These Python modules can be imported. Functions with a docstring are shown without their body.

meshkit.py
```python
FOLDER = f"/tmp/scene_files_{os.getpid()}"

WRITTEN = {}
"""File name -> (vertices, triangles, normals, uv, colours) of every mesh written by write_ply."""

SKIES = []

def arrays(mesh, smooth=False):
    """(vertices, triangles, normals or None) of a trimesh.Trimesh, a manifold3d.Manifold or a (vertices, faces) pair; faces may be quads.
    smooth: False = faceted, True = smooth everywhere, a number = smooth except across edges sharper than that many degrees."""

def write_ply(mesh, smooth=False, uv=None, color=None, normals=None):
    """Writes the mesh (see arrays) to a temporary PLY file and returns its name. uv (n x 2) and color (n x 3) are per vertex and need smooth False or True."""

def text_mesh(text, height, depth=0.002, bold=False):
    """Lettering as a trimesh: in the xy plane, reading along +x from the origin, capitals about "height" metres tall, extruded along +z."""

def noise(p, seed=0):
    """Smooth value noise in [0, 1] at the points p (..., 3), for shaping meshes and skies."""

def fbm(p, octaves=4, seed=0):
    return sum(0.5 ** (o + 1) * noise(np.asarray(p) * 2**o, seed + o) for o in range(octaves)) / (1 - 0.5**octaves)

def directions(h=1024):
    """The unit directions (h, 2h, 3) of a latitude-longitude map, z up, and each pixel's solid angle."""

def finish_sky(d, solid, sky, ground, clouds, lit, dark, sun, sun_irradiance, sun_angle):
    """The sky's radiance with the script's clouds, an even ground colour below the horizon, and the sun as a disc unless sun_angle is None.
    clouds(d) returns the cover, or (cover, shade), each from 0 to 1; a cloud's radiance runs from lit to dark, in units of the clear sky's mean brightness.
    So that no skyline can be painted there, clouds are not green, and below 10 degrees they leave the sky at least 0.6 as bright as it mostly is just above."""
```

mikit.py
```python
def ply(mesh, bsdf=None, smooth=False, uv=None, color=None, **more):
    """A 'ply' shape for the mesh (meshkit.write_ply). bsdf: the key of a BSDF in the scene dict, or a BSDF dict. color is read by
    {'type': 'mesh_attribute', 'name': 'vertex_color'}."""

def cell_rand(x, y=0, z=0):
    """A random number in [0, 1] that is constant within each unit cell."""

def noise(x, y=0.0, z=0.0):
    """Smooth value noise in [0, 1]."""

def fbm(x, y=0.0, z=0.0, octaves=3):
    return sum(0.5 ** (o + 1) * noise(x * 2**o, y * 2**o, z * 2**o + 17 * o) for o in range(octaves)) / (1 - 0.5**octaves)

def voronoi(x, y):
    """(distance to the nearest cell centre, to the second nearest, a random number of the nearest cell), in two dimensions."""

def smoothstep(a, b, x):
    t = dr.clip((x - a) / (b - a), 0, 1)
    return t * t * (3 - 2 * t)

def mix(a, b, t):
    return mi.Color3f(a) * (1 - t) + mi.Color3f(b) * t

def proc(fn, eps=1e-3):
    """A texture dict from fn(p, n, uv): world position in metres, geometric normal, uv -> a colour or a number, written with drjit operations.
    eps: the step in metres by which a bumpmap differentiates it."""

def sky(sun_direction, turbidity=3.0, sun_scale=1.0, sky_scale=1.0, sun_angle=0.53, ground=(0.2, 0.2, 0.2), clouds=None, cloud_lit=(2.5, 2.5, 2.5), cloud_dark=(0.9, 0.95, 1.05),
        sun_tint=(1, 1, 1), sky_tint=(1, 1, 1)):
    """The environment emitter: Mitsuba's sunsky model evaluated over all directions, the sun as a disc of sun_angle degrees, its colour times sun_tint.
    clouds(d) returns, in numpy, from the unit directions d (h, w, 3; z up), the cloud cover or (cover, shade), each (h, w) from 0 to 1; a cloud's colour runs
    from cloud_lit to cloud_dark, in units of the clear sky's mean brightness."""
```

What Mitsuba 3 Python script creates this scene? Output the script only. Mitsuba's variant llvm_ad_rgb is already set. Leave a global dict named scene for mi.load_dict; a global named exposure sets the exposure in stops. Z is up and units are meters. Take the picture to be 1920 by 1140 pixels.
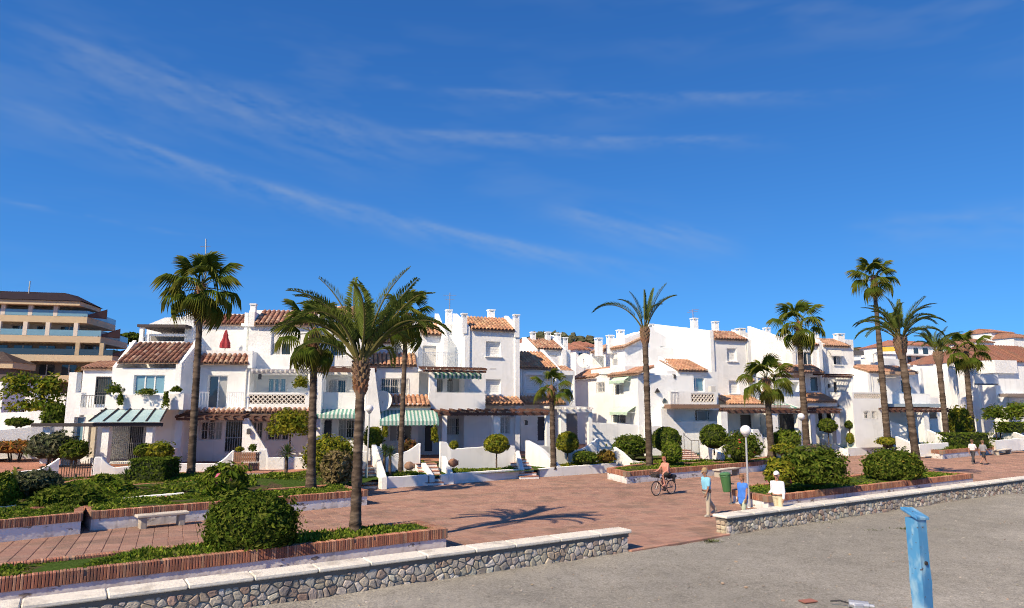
import math, random
import numpy as np, trimesh, drjit as dr, mitsuba as mi, mikit, meshkit
import manifold3d as m3
from shapely.geometry import Polygon, box as sbox
from shapely import affinity
from scipy.spatial import Voronoi

rng = random.Random(7)
nr = np.random.default_rng(7)
T = mi.ScalarTransform4f

# ------------------------------------------------------------------ camera, sky, exposure
CAM_Z, FOCAL, PITCH = 4.0, 1290.0, math.atan(198 / 1290.0)     # eye 4 m above the beach, 73 degree lens, tilted up a little
scene, labels = {}, {}
scene['camera'] = {'type': 'perspective', 'fov': math.degrees(2 * math.atan(960 / FOCAL)), 'fov_axis': 'x', 'near_clip': 0.1, 'far_clip': 6000.0,
                   'to_world': T().look_at(origin=[0, 0, CAM_Z], target=[0, math.cos(PITCH), CAM_Z + math.sin(PITCH)], up=[0, 0, 1])}
exposure = 2.1
SUN = np.array([-0.50, -0.59, 0.635])


def clouds(d):
    """Thin cirrus: long drifting streaks broken up by noise."""
    az = np.degrees(np.arctan2(d[..., 0], d[..., 1])); el = np.degrees(np.arcsin(np.clip(d[..., 2], -1, 1)))
    def n2(a, b, seed, o=5):
        return meshkit.fbm(np.stack([a, b, np.zeros_like(a)], -1), o, seed)
    warp = (n2(az * 0.05, el * 0.08, 3) - 0.5) * 7
    fine = n2(az * 0.16 + el * 0.10, (el + warp * 0.5) * 0.75, 11, 5)
    broad = n2(az * 0.035, (el + 0.12 * az) * 0.09, 5, 3)
    streak = np.clip((fine - 0.44) * 3.0, 0, 1) * np.clip((broad - 0.42) * 4.0, 0, 1)
    c = 0.20 * streak
    def band(a0, e0, a1, e1, wid, amp, sag=0.0, k=0):
        t = (az - a0) / (a1 - a0)
        line = e0 + (e1 - e0) * t + sag * t * (1 - t) * 4 + warp * 0.10
        w = wid * (0.6 + 0.8 * n2(az * 0.09, el * 0 + k, 20 + k, 3))
        e = el - line
        prof = np.where(e > 0, np.exp(-(e / (w * 0.45)) ** 2), np.exp(-(e / (w * 1.6)) ** 2))
        ends = np.clip(t / 0.2, 0, 1) * np.clip((1 - t) / 0.25, 0, 1)
        tex = 1.5 * n2(az * 0.22, (e + 0.10 * az) * 1.5, 40 + k, 6) + 0.5 * n2(az * 0.9, (e + 0.10 * az) * 3.0, 60 + k, 4)
        tex = (tex - 0.45) * 1.25
        return amp * prof * ends * np.clip(tex - 0.25, 0, 1.2)
    c = c + band(-40, 20.6, 16, 10.4, 0.75, 0.62, 0.6, 1) + band(-12, 22.6, 24, 20.6, 0.55, 0.50, 0.7, 2) + band(-9, 26.0, 32, 22.6, 0.45, 0.42, 0.9, 3)
    c = c + band(-40, 25, -6, 21.5, 2.0, 0.45, 0.6, 4) + band(2, 17.0, 20, 12.6, 1.1, 0.42, 0.3, 5) + band(26, 13.5, 46, 12.5, 1.2, 0.30, 0.2, 6) + band(-42, 14.2, -24, 13.2, 0.16, 0.40, 0.0, 7)
    return np.clip(c * 0.46, 0, 0.32)


scene['sky_light'] = mikit.sky(SUN.tolist(), turbidity=2.0, sky_scale=0.80, clouds=clouds, cloud_lit=(1.75, 2.05, 2.3), cloud_dark=(1.1, 1.25, 1.4), sky_tint=(0.31, 0.755, 1.28), sun_tint=(1.0, 0.99, 0.98), ground=(0.22, 0.19, 0.16))

# ------------------------------------------------------------------ names, labels, entries
used = set()


def uniq(name):
    k, i = name, 0
    while k in used:
        i += 1
        k = f'{name}_{i:03d}'
    used.add(k)
    return k


def thing(name, label, cat, group=None, kind=None):
    k = uniq(name)
    labels[k] = {'label': label, 'category': cat}
    if group: labels[k]['group'] = group
    if kind: labels[k]['kind'] = kind
    return k


def struct(name):
    k = uniq(name)
    labels[k] = {'kind': 'structure'}
    return k


def shape(key, mesh, mat='paint', color=None, smooth=False, **kw):
    """One entry. mesh: (v, f), trimesh or an MB that carries its own vertex colours."""
    if isinstance(mesh, MB):
        v, f, c = mesh.arrays()
        if color is not None: c = np.tile(np.asarray(color, float), (len(v), 1))
    else:
        if hasattr(mesh, 'to_mesh'):
            m = mesh.to_mesh(); v, f = np.array(m.vert_properties[:, :3]), np.array(m.tri_verts)
        elif isinstance(mesh, tuple): v, f = mesh
        else: v, f = np.array(mesh.vertices), np.array(mesh.faces)
        color = (0.5, 0.5, 0.5) if color is None else color
        c = np.asarray(color, float)
        if c.ndim == 1: c = np.tile(c, (len(v), 1))
    if len(v) == 0: return None
    if smooth is not False and smooth is not True:      # split the mesh at its sharp edges first; colours here are uniform
        m = trimesh.graph.smooth_shade(trimesh.Trimesh(v, f, process=False), angle=np.radians(smooth), facet_minarea=None); v, f = np.array(m.vertices), np.array(m.faces); c = np.tile(c[0], (len(v), 1)); smooth = True
    scene[key] = mikit.ply((v, f), mat, smooth=smooth, color=c, **kw)
    return key


def part(parent, name, mesh, mat='paint', color=None, smooth=False, label=None, stuff=False, **kw):
    k = uniq(f'{parent}__{name}')
    shape(k, mesh, mat, color, smooth, **kw)
    if label: labels.setdefault(k, {})['label'] = label
    if stuff: labels.setdefault(k, {})['kind'] = 'stuff'
    return k


def reuse(key, entry, to_world):
    used.add(key)
    scene[key] = {**entry, 'to_world': to_world}
    return key


def vary(c, s, r=None):
    r = r or rng
    k = 1 + r.uniform(-s, s)
    return tuple(max(0.0, x * k * (1 + r.uniform(-s, s) * 0.25)) for x in c)


# ------------------------------------------------------------------ mesh collector
CUBE_V = np.array([[x, y, z] for x in (0, 1) for y in (0, 1) for z in (0, 1)], float)
CUBE_F = np.array([[0, 1, 3], [0, 3, 2], [4, 6, 7], [4, 7, 5], [0, 4, 5], [0, 5, 1], [2, 3, 7], [2, 7, 6], [0, 2, 6], [0, 6, 4], [1, 5, 7], [1, 7, 3]])


class MB:
    def __init__(self, color=(0.5, 0.5, 0.5)):
        self.v, self.f, self.c, self.n, self.color = [], [], [], 0, color

    def add(self, v, f, color=None):
        v = np.asarray(v, float); f = np.asarray(f, int)
        if f.shape[1] == 4: f = np.vstack([f[:, [0, 1, 2]], f[:, [0, 2, 3]]])
        c = np.asarray(self.color if color is None else color, float)
        if c.ndim == 1: c = np.tile(c, (len(v), 1))
        self.v.append(v); self.f.append(f + self.n); self.c.append(c); self.n += len(v)
        return self

    def mesh(self, m, color=None):
        if hasattr(m, 'to_mesh'):
            mm = m.to_mesh(); return self.add(np.array(mm.vert_properties[:, :3]), np.array(mm.tri_verts), color)
        return self.add(np.array(m.vertices), np.array(m.faces), color)

    def box(self, lo, hi, color=None, frame=None):
        lo, hi = np.minimum(lo, hi), np.maximum(lo, hi)
        v = np.asarray(lo, float) + CUBE_V * (np.asarray(hi, float) - np.asarray(lo, float))
        return self.add(frame.w(v) if frame else v, CUBE_F, color)

    def cbox(self, lo, hi, b=0.01, color=None, frame=None):
        """A box with chamfered edges."""
        v, f = chamfer(lo, hi, b)
        return self.add(frame.w(v) if frame else v, f, color)

    def bar(self, a, b, r, sides=6, color=None, r2=None, frame=None):
        v, f = tube([a, b], [r, r if r2 is None else r2], sides)
        return self.add(frame.w(v) if frame else v, f, color)

    def tube(self, pts, radii, sides=6, color=None):
        v, f = tube(pts, radii, sides)
        return self.add(v, f, color)

    def arrays(self):
        if not self.v: return np.zeros((0, 3)), np.zeros((0, 3), int), np.zeros((0, 3))
        return np.vstack(self.v), np.vstack(self.f), np.vstack(self.c)


_ch = {}


def chamfer(lo, hi, b):
    lo, hi = np.minimum(lo, hi).astype(float), np.maximum(lo, hi).astype(float)
    b = min(b, 0.45 * float((hi - lo).min()))
    pts = []
    for s in np.ndindex(2, 2, 2):
        for k in range(3):
            p = np.where(np.array(s) == 1, hi, lo).copy()
            for j in range(3):
                if j != k: p[j] += b if s[j] == 0 else -b
            pts.append(p)
    pts = np.array(pts)
    if 'f' not in _ch:
        u = []
        for s in np.ndindex(2, 2, 2):
            for k in range(3):
                q = np.array(s, float)
                for j in range(3):
                    if j != k: q[j] += 0.2 if s[j] == 0 else -0.2
                u.append(q)
        u = np.array(u)
        from scipy.spatial import ConvexHull
        h = ConvexHull(u); F = h.simplices.copy()
        for i, t in enumerate(F):
            n = np.cross(u[t[1]] - u[t[0]], u[t[2]] - u[t[0]])
            if n @ h.equations[i, :3] < 0: F[i] = t[[0, 2, 1]]
        _ch['f'] = F
    return pts, _ch['f']


def tube(pts, radii, sides=6, cap=True):
    p = np.asarray(pts, float); n = len(p)
    r = np.broadcast_to(np.asarray(radii, float), (n,))
    t = np.gradient(p, axis=0); t /= np.linalg.norm(t, axis=1, keepdims=True) + 1e-12
    ref = np.array([0, 0, 1.0]) if abs(t[0][2]) < 0.9 else np.array([1.0, 0, 0])
    a = np.cross(t, ref); a /= np.linalg.norm(a, axis=1, keepdims=True) + 1e-12
    b = np.cross(t, a); ang = np.arange(sides) * 2 * np.pi / sides
    v = p[:, None] + r[:, None, None] * (np.cos(ang)[None, :, None] * a[:, None] + np.sin(ang)[None, :, None] * b[:, None])
    i, j = np.meshgrid(np.arange(n - 1), np.arange(sides), indexing='ij')
    q = np.stack([i * sides + j, i * sides + (j + 1) % sides, (i + 1) * sides + (j + 1) % sides, (i + 1) * sides + j], -1).reshape(-1, 4)
    f = np.vstack([q[:, [0, 2, 1]], q[:, [0, 3, 2]]]); v = v.reshape(-1, 3)
    if cap:
        v = np.vstack([v, p[:1], p[-1:]]); k = np.arange(sides); m = n * sides
        f = np.vstack([f, np.stack([k * 0 + m, k, (k + 1) % sides], 1), np.stack([k * 0 + m + 1, (n - 1) * sides + (k + 1) % sides, (n - 1) * sides + k], 1)])
    return v, f


def lathe(profile, sides=16):
    """profile: (r, z) pairs from bottom to top."""
    pr = np.asarray(profile, float); n = len(pr); ang = np.arange(sides) * 2 * np.pi / sides
    v = np.stack([pr[:, None, 0] * np.cos(ang), pr[:, None, 0] * np.sin(ang), np.repeat(pr[:, 1:2], sides, 1)], -1).reshape(-1, 3)
    i, j = np.meshgrid(np.arange(n - 1), np.arange(sides), indexing='ij')
    q = np.stack([i * sides + j, i * sides + (j + 1) % sides, (i + 1) * sides + (j + 1) % sides, (i + 1) * sides + j], -1).reshape(-1, 4)
    return v, np.vstack([q[:, [0, 1, 2]], q[:, [0, 2, 3]]])


# ------------------------------------------------------------------ survey: where a line of sight of the photograph meets the place
EYE = np.array([0, 0, CAM_Z]); _c, _s = math.cos(PITCH), math.sin(PITCH)


def sight(px, py):
    a, b = (px - 960) / FOCAL, (570 - py) / FOCAL
    return np.array([a, _c - b * _s, _s + b * _c])


def at_z(px, py, z):
    d = sight(px, py); return EYE + d * ((z - CAM_Z) / d[2])


def at_y(px, py, y):
    d = sight(px, py); return EYE + d * (y / d[1])


class Frame:
    """A building's own axes: u along its front (to the right), v into the building, z up."""
    def __init__(self, origin, rot):
        self.o = np.array([origin[0], origin[1]], float); self.r = math.radians(rot); self.rot = rot
        self.U = np.array([math.cos(self.r), math.sin(self.r)]); self.V = np.array([-math.sin(self.r), math.cos(self.r)])

    def w(self, p):
        p = np.asarray(p, float)
        return np.concatenate([self.o + p[..., 0:1] * self.U + p[..., 1:2] * self.V, p[..., 2:3]], -1)

    def hit(self, px, py, v=0.0):
        """(u, z) where the line of sight meets the plane v."""
        d = sight(px, py); n = self.V
        t = (n @ self.o + v - n @ EYE[:2]) / (n @ d[:2])
        p = EYE + d * t
        return float((p[:2] - self.o) @ self.U), float(p[2])

    def rect(self, x0, x1, y0, y1, v=0.0):
        ym, xm = (y0 + y1) / 2, (x0 + x1) / 2
        return self.hit(x0, ym, v)[0], self.hit(x1, ym, v)[0], self.hit(xm, y1, v)[1], self.hit(xm, y0, v)[1]

    def side(self, u=0.0):
        """Frame of the left side wall at u: its u runs from the back to the front corner, its v into the building."""
        o = self.o + u * self.U
        return Frame(o, self.rot - 90)


def mbox(lo, hi):
    lo, hi = np.minimum(lo, hi).astype(float), np.maximum(lo, hi).astype(float)
    return m3.Manifold.cube(tuple(hi - lo)).translate(tuple(lo))


def prism(poly, axis, a0, a1):
    """Extrude a polygon: axis 'u' = poly in (v, z); 'v' = poly in (u, z)."""
    p = Polygon(poly)
    if not p.exterior.is_ccw: poly = list(reversed(poly))
    m = m3.CrossSection([list(map(tuple, poly))]).extrude(abs(a1 - a0))
    lo = min(a0, a1)
    mm = m.to_mesh(); q = np.array(mm.vert_properties[:, :3])
    if axis == 'u': v = np.stack([q[:, 2] + lo, q[:, 0], q[:, 1]], 1); f = np.array(mm.tri_verts)
    else: v = np.stack([q[:, 0], q[:, 2] + lo, q[:, 1]], 1); f = np.array(mm.tri_verts)[:, ::-1]
    return m3.Manifold(m3.Mesh(np.ascontiguousarray(v, dtype=np.float32), np.ascontiguousarray(f, dtype=np.uint32)))


# ------------------------------------------------------------------ materials
VC = {'type': 'mesh_attribute', 'name': 'vertex_color'}


def rgb(*c): return {'type': 'rgb', 'value': list(c)}


def two(b): return {'type': 'twosided', 'bsdf': b}


def stucco_tex(p, n, uv):
    big = mikit.fbm(p.x * 0.35, p.y * 0.35, p.z * 0.5, 3); streak = mikit.fbm(p.x * 3.1, p.y * 3.1, p.z * 0.28, 3); fine = mikit.fbm(p.x * 8.0, p.y * 8.0, p.z * 0.6, 3); patch = mikit.fbm(p.x * 0.8 + 9, p.y * 0.8, p.z * 0.8, 4)
    k = 1 - 0.07 * mikit.smoothstep(0.45, 0.75, big) - 0.08 * mikit.smoothstep(0.55, 0.80, streak) - 0.05 * mikit.smoothstep(0.60, 0.78, fine) - 0.05 * mikit.smoothstep(0.56, 0.60, patch)
    foot = mikit.smoothstep(1.75, 0.75, p.z) * (0.25 + 0.75 * fine)
    return mikit.mix(mi.Color3f(0.795 * k, 0.818 * k, 0.82 * k), (0.50, 0.47, 0.43), 0.30 * foot)


def stucco_bump(p, n, uv): return 0.006 * mikit.fbm(p.x * 9, p.y * 9, p.z * 9, 3)


scene['stucco'] = two({'type': 'bumpmap', 'arbitrary': mikit.proc(stucco_bump, eps=0.01), 'bsdf': {'type': 'principled', 'base_color': mikit.proc(stucco_tex), 'roughness': 0.9, 'specular': 0.2}, 'scale': 1.0})
scene['paint'] = two({'type': 'principled', 'base_color': VC, 'roughness': 0.75, 'specular': 0.3})
scene['gloss'] = two({'type': 'principled', 'base_color': VC, 'roughness': 0.32, 'specular': 0.5})
scene['metal'] = two({'type': 'principled', 'base_color': VC, 'roughness': 0.45, 'metallic': 0.6})
scene['glass'] = two({'type': 'principled', 'base_color': rgb(0.03, 0.045, 0.055), 'roughness': 0.06, 'specular': 0.75})
scene['blue_glass'] = two({'type': 'principled', 'base_color': rgb(0.16, 0.30, 0.38), 'roughness': 0.08, 'specular': 0.8})
scene['curtained_glass'] = two({'type': 'principled', 'base_color': rgb(0.34, 0.35, 0.345), 'roughness': 0.10, 'specular': 0.7})
scene['grey_glass'] = two({'type': 'principled', 'base_color': rgb(0.10, 0.115, 0.125), 'roughness': 0.07, 'specular': 0.75})
scene['leaf'] = {'type': 'principledthin', 'base_color': VC, 'roughness': 0.55, 'diff_trans': 0.55, 'spec_trans': 0.0, 'eta': 1.4}


def dirt_w(p, n, uv):
    a = mikit.fbm(p.x * 1.3, p.y * 1.3, p.z * 1.3, 4); b = mikit.fbm(p.x * 14, p.y * 14, p.z * 14, 3)
    return 0.10 + 0.45 * mikit.smoothstep(0.48, 0.72, a) * (0.4 + 0.9 * b)


scene['weathered'] = {'type': 'blendbsdf', 'weight': mikit.proc(dirt_w), 'a': scene['paint'], 'b': two({'type': 'diffuse', 'reflectance': rgb(0.16, 0.13, 0.105)})}


def chip_tex(p, n, uv):
    a = mikit.fbm(p.x * 2.3, p.y * 2.3, p.z * 4.5, 4); b = mikit.fbm(p.x * 9 + 7, p.y * 9, p.z * 13, 3)
    streak = mikit.fbm(p.x * 7, p.y * 7, p.z * 0.9, 3)
    base = mikit.mix((0.80, 0.79, 0.78), (0.56, 0.54, 0.52), mikit.smoothstep(0.5, 0.85, streak))
    low = mikit.smoothstep(0.30, 0.02, p.z)
    base = mikit.mix(base, (0.40, 0.34, 0.28), 0.55 * low * b)
    return mikit.mix(base, (0.30, 0.26, 0.22), mikit.smoothstep(0.60, 0.64, a) * mikit.smoothstep(0.45, 0.6, b))


scene['chipped'] = two({'type': 'bumpmap', 'arbitrary': mikit.proc(lambda p, n, uv: 0.012 * mikit.fbm(p.x * 8, p.y * 8, p.z * 8, 4), eps=0.01), 'bsdf': {'type': 'diffuse', 'reflectance': mikit.proc(chip_tex)}, 'scale': 1.0})


def sand_tex(p, n, uv):
    big = mikit.fbm(p.x * 0.22, p.y * 0.22, 0, 4); mid = mikit.fbm(p.x * 2.2, p.y * 2.2, 3, 3); g1 = mikit.noise(p.x * 34, p.y * 34, 1); g2 = mikit.noise(p.x * 75, p.y * 75, 5)
    c = mikit.mix((0.235, 0.228, 0.205), (0.295, 0.286, 0.260), mikit.smoothstep(0.3, 0.7, big))
    g3 = mikit.noise(p.x * 14, p.y * 14, 8); k = 0.42 + 0.30 * mid + 0.46 * g1 + 0.30 * g2 + 0.24 * g3
    peb = mikit.smoothstep(0.93, 0.97, mikit.cell_rand(dr.floor(p.x * 26), dr.floor(p.y * 26)))
    return mikit.mix(c * k, (0.42, 0.39, 0.35), 0.45 * peb)


scene['sand'] = two({'type': 'bumpmap', 'arbitrary': mikit.proc(lambda p, n, uv: 0.018 * mikit.noise(p.x * 22, p.y * 22) + 0.010 * mikit.noise(p.x * 55, p.y * 55) + 0.05 * mikit.fbm(p.x * 2.4, p.y * 2.4, 0, 2), eps=0.008), 'bsdf': {'type': 'diffuse', 'reflectance': mikit.proc(sand_tex)}, 'scale': 0.8})


def bark_tex(p, n, uv):
    ring = mikit.noise(p.z * 9 + 0.8 * mikit.noise(p.x * 6, p.y * 6, p.z * 2), 0, 0); a = mikit.fbm(p.x * 7, p.y * 7, p.z * 16, 3)
    return mikit.mix((0.055, 0.042, 0.033), (0.185, 0.145, 0.112), mikit.smoothstep(0.2, 0.85, 0.45 * ring + 0.55 * a))


scene['bark'] = two({'type': 'bumpmap', 'arbitrary': mikit.proc(lambda p, n, uv: 0.03 * mikit.noise(p.z * 9 + 0.8 * mikit.noise(p.x * 6, p.y * 6, p.z * 2)) + 0.02 * mikit.fbm(p.x * 7, p.y * 7, p.z * 16, 2), eps=0.01), 'bsdf': {'type': 'diffuse', 'reflectance': mikit.proc(bark_tex)}, 'scale': 1.0})


def soil_tex(p, n, uv):
    a = mikit.fbm(p.x * 1.7, p.y * 1.7, 0, 4); b = mikit.noise(p.x * 25, p.y * 25)
    c = mikit.mix((0.09, 0.07, 0.045), (0.055, 0.095, 0.022), mikit.smoothstep(0.28, 0.5, a))
    return c * (0.7 + 0.6 * b)


scene['soil'] = two({'type': 'diffuse', 'reflectance': mikit.proc(soil_tex)})


def hill_tex(p, n, uv):
    a = mikit.fbm(p.x * 0.08, p.y * 0.08, p.z * 0.08, 5)
    return mikit.mix((0.035, 0.050, 0.022), (0.15, 0.115, 0.07), mikit.smoothstep(0.42, 0.66, a))


scene['hillside'] = two({'type': 'diffuse', 'reflectance': mikit.proc(hill_tex)})

WHITE = (0.80, 0.79, 0.77)
TERRA = [(0.42, 0.205, 0.12), (0.46, 0.25, 0.15), (0.36, 0.165, 0.10), (0.50, 0.32, 0.20), (0.44, 0.22, 0.13), (0.30, 0.145, 0.09)]
BRICK = [(0.36, 0.15, 0.095), (0.31, 0.125, 0.08), (0.42, 0.20, 0.125), (0.27, 0.115, 0.075), (0.46, 0.26, 0.17)]
WOOD = (0.115, 0.055, 0.040)
IRON = (0.035, 0.032, 0.032)
scene['blue_canopy'] = two({'type': 'principled', 'base_color': rgb(0.30, 0.44, 0.47), 'roughness': 0.15, 'specular': 0.6})

# ------------------------------------------------------------------ ground, promenade
def sheet(x0, x1, y0, y1, z, nx=2, ny=2, amp=0.0, fr=0.5, seed=0):
    xs, ys = np.linspace(x0, x1, nx), np.linspace(y0, y1, ny); X, Y = np.meshgrid(xs, ys, indexing='ij')
    Z = z + amp * (meshkit.fbm(np.stack([X * fr, Y * fr, X * 0], -1), 3, seed) - 0.5)
    v = np.stack([X, Y, Z], -1).reshape(-1, 3); i, j = np.meshgrid(np.arange(nx - 1), np.arange(ny - 1), indexing='ij'); a = i * ny + j
    q = np.stack([a, a + ny, a + ny + 1, a + 1], -1).reshape(-1, 4)
    return v, np.vstack([q[:, [0, 1, 2]], q[:, [0, 2, 3]]])


k = struct('beach'); shape(k, sheet(-2500, 2500, -2000, 3500, -0.12), 'sand')
k = struct('beach_foreground'); shape(k, sheet(-14, 44, 3, 34, 0.0, 180, 110, 0.09, 1.1, 3), 'sand', smooth=True)

# the line of the sea wall: two straight runs of rubble wall with a gap between them
WA, WB = np.array([3.30, 20.40]), np.array([6.92, 23.02])
dA = np.array([0.8427, 0.5384]); dB = np.array([0.834, 0.552])
PROM_Z = 0.05
NEAR0 = np.array([-13.34, 12.60]); NEARN = np.array([-0.577, 0.817])


def line_pts(p, d, a, b): return p + np.outer([a, b], d)


# promenade: red slabs laid in a grid along the wall; those nearest the camera are pieces of their own
PROM = struct('promenade')
pd = np.array([0.838, 0.545]); pn = np.array([-pd[1], pd[0]]); po = WA.copy()
SL = 0.42
sd = np.array([math.cos(math.radians(26)), math.sin(math.radians(26))]); sn = np.array([-sd[1], sd[0]]); nA_, nB_ = np.array([-dA[1], dA[0]]), np.array([-dB[1], dB[0]])
paved = Polygon([WA - dA * 40 + nA_ * .2, WA + nA_ * .2, WA, WB, WB + nB_ * .2, WB + dB * 80 + nB_ * .2, WB + dB * 80 + nB_ * 26, WA - dA * 40 + nA_ * 24])
from shapely.prepared import prep
_prep = prep(paved)


def slab(i, j, gap, zz):
    a0, a1 = i * SL + gap, (i + 1) * SL - gap; b0, b1 = j * SL + gap, (j + 1) * SL - gap
    q = np.array([po + sd * a + sn * b for a, b in ((a0, b0), (a1, b0), (a1, b1), (a0, b1))])
    if not _prep.contains(Polygon(q)):
        P = Polygon(q).intersection(paved)
        if P.is_empty or P.area < 0.004 or P.geom_type != 'Polygon': return None
        q = np.array(P.exterior.coords)[:-1]; q = q if P.exterior.is_ccw else q[::-1]
    n = len(q); c = q.mean(0); qi = c + (q - c) * 0.955; v = np.vstack([np.c_[q, [PROM_Z - 0.024] * n], np.c_[qi, [zz] * n]])
    f = [[n, n + k, n + k + 1] for k in range(1, n - 1)]
    for k in range(n): m = (k + 1) % n; f += [[k, m, n + m], [k, n + m, n + k]]
    return v, np.array(f)


bed_ = trimesh.creation.extrude_polygon(paved, .1); bed_.apply_translation((0, 0, PROM_Z - .118)); part(PROM, 'bed', bed_, 'weathered', (0.29, 0.165, 0.122))
PCOL = [(0.385, 0.228, 0.172), (0.365, 0.212, 0.162), (0.40, 0.244, 0.186), (0.375, 0.234, 0.182), (0.34, 0.198, 0.154)]
slabs = []
for i in range(-70, 190):
    for j in range(-30, 60):
        c = po + sd * (i + 0.5) * SL + sn * (j + 0.5) * SL
        if c[1] < 8 or abs(c[0]) > 0.78 * c[1] + 1 or not (-0.4 < (c - po) @ pn < 24): continue
        slabs.append((float(np.hypot(*c)), i, j))
slabs.sort()
left = [s for s in slabs if (lambda c: c[0] < -1.0 and abs(c[0]) < 0.745 * c[1] and (c - NEAR0) @ NEARN > 1.3)(po + sd * (s[1] + .5) * SL + sn * (s[2] + .5) * SL)][:300]; near = set(left)
far = MB()
for s in slabs:
    d, i, j = s
    c = po + sd * (i + .5) * SL + sn * (j + .5) * SL
    tone = 0.66 + 0.20 * float(meshkit.fbm(np.array([c[0] * 0.16, c[1] * 0.16, 0]), 3, 9))
    col = tuple(x * tone for x in vary(rng.choice(PCOL), 0.035)); z = PROM_Z + rng.uniform(-0.002, 0.002)
    m = slab(i, j, 0.0045, z)
    if m is None: continue
    if s in near: part(PROM, 'paver_slab', m, 'weathered', col)
    else: far.add(m[0], m[1], col)
part(PROM, 'paving', far, 'weathered', stuff=True)
r_ = random.Random(8); L_ = np.linalg.norm(WB - WA); ed = (WB - WA) / L_; en = np.array([-ed[1], ed[0]]); n_ = 9
for i in range(n_):
    vv, ff = chamfer((L_ * i / n_ + .006, -.14, -.1), (L_ * (i + 1) / n_ - .006, .0, PROM_Z + .012), .012); part(PROM, 'edging_stone', (np.c_[WA + np.outer(vv[:, 0], ed) + np.outer(vv[:, 1], en), vv[:, 2]], ff), 'weathered', vary((.36, .20, .15), .12, r_))

# ------------------------------------------------------------------ rubble sea wall with coping
STONE = [(0.46, 0.43, 0.38), (0.52, 0.50, 0.46), (0.34, 0.31, 0.27), (0.42, 0.40, 0.36), (0.30, 0.25, 0.21), (0.38, 0.33, 0.27), (0.27, 0.26, 0.25), (0.45, 0.41, 0.34), (0.33, 0.24, 0.20), (0.40, 0.37, 0.31)]


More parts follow.
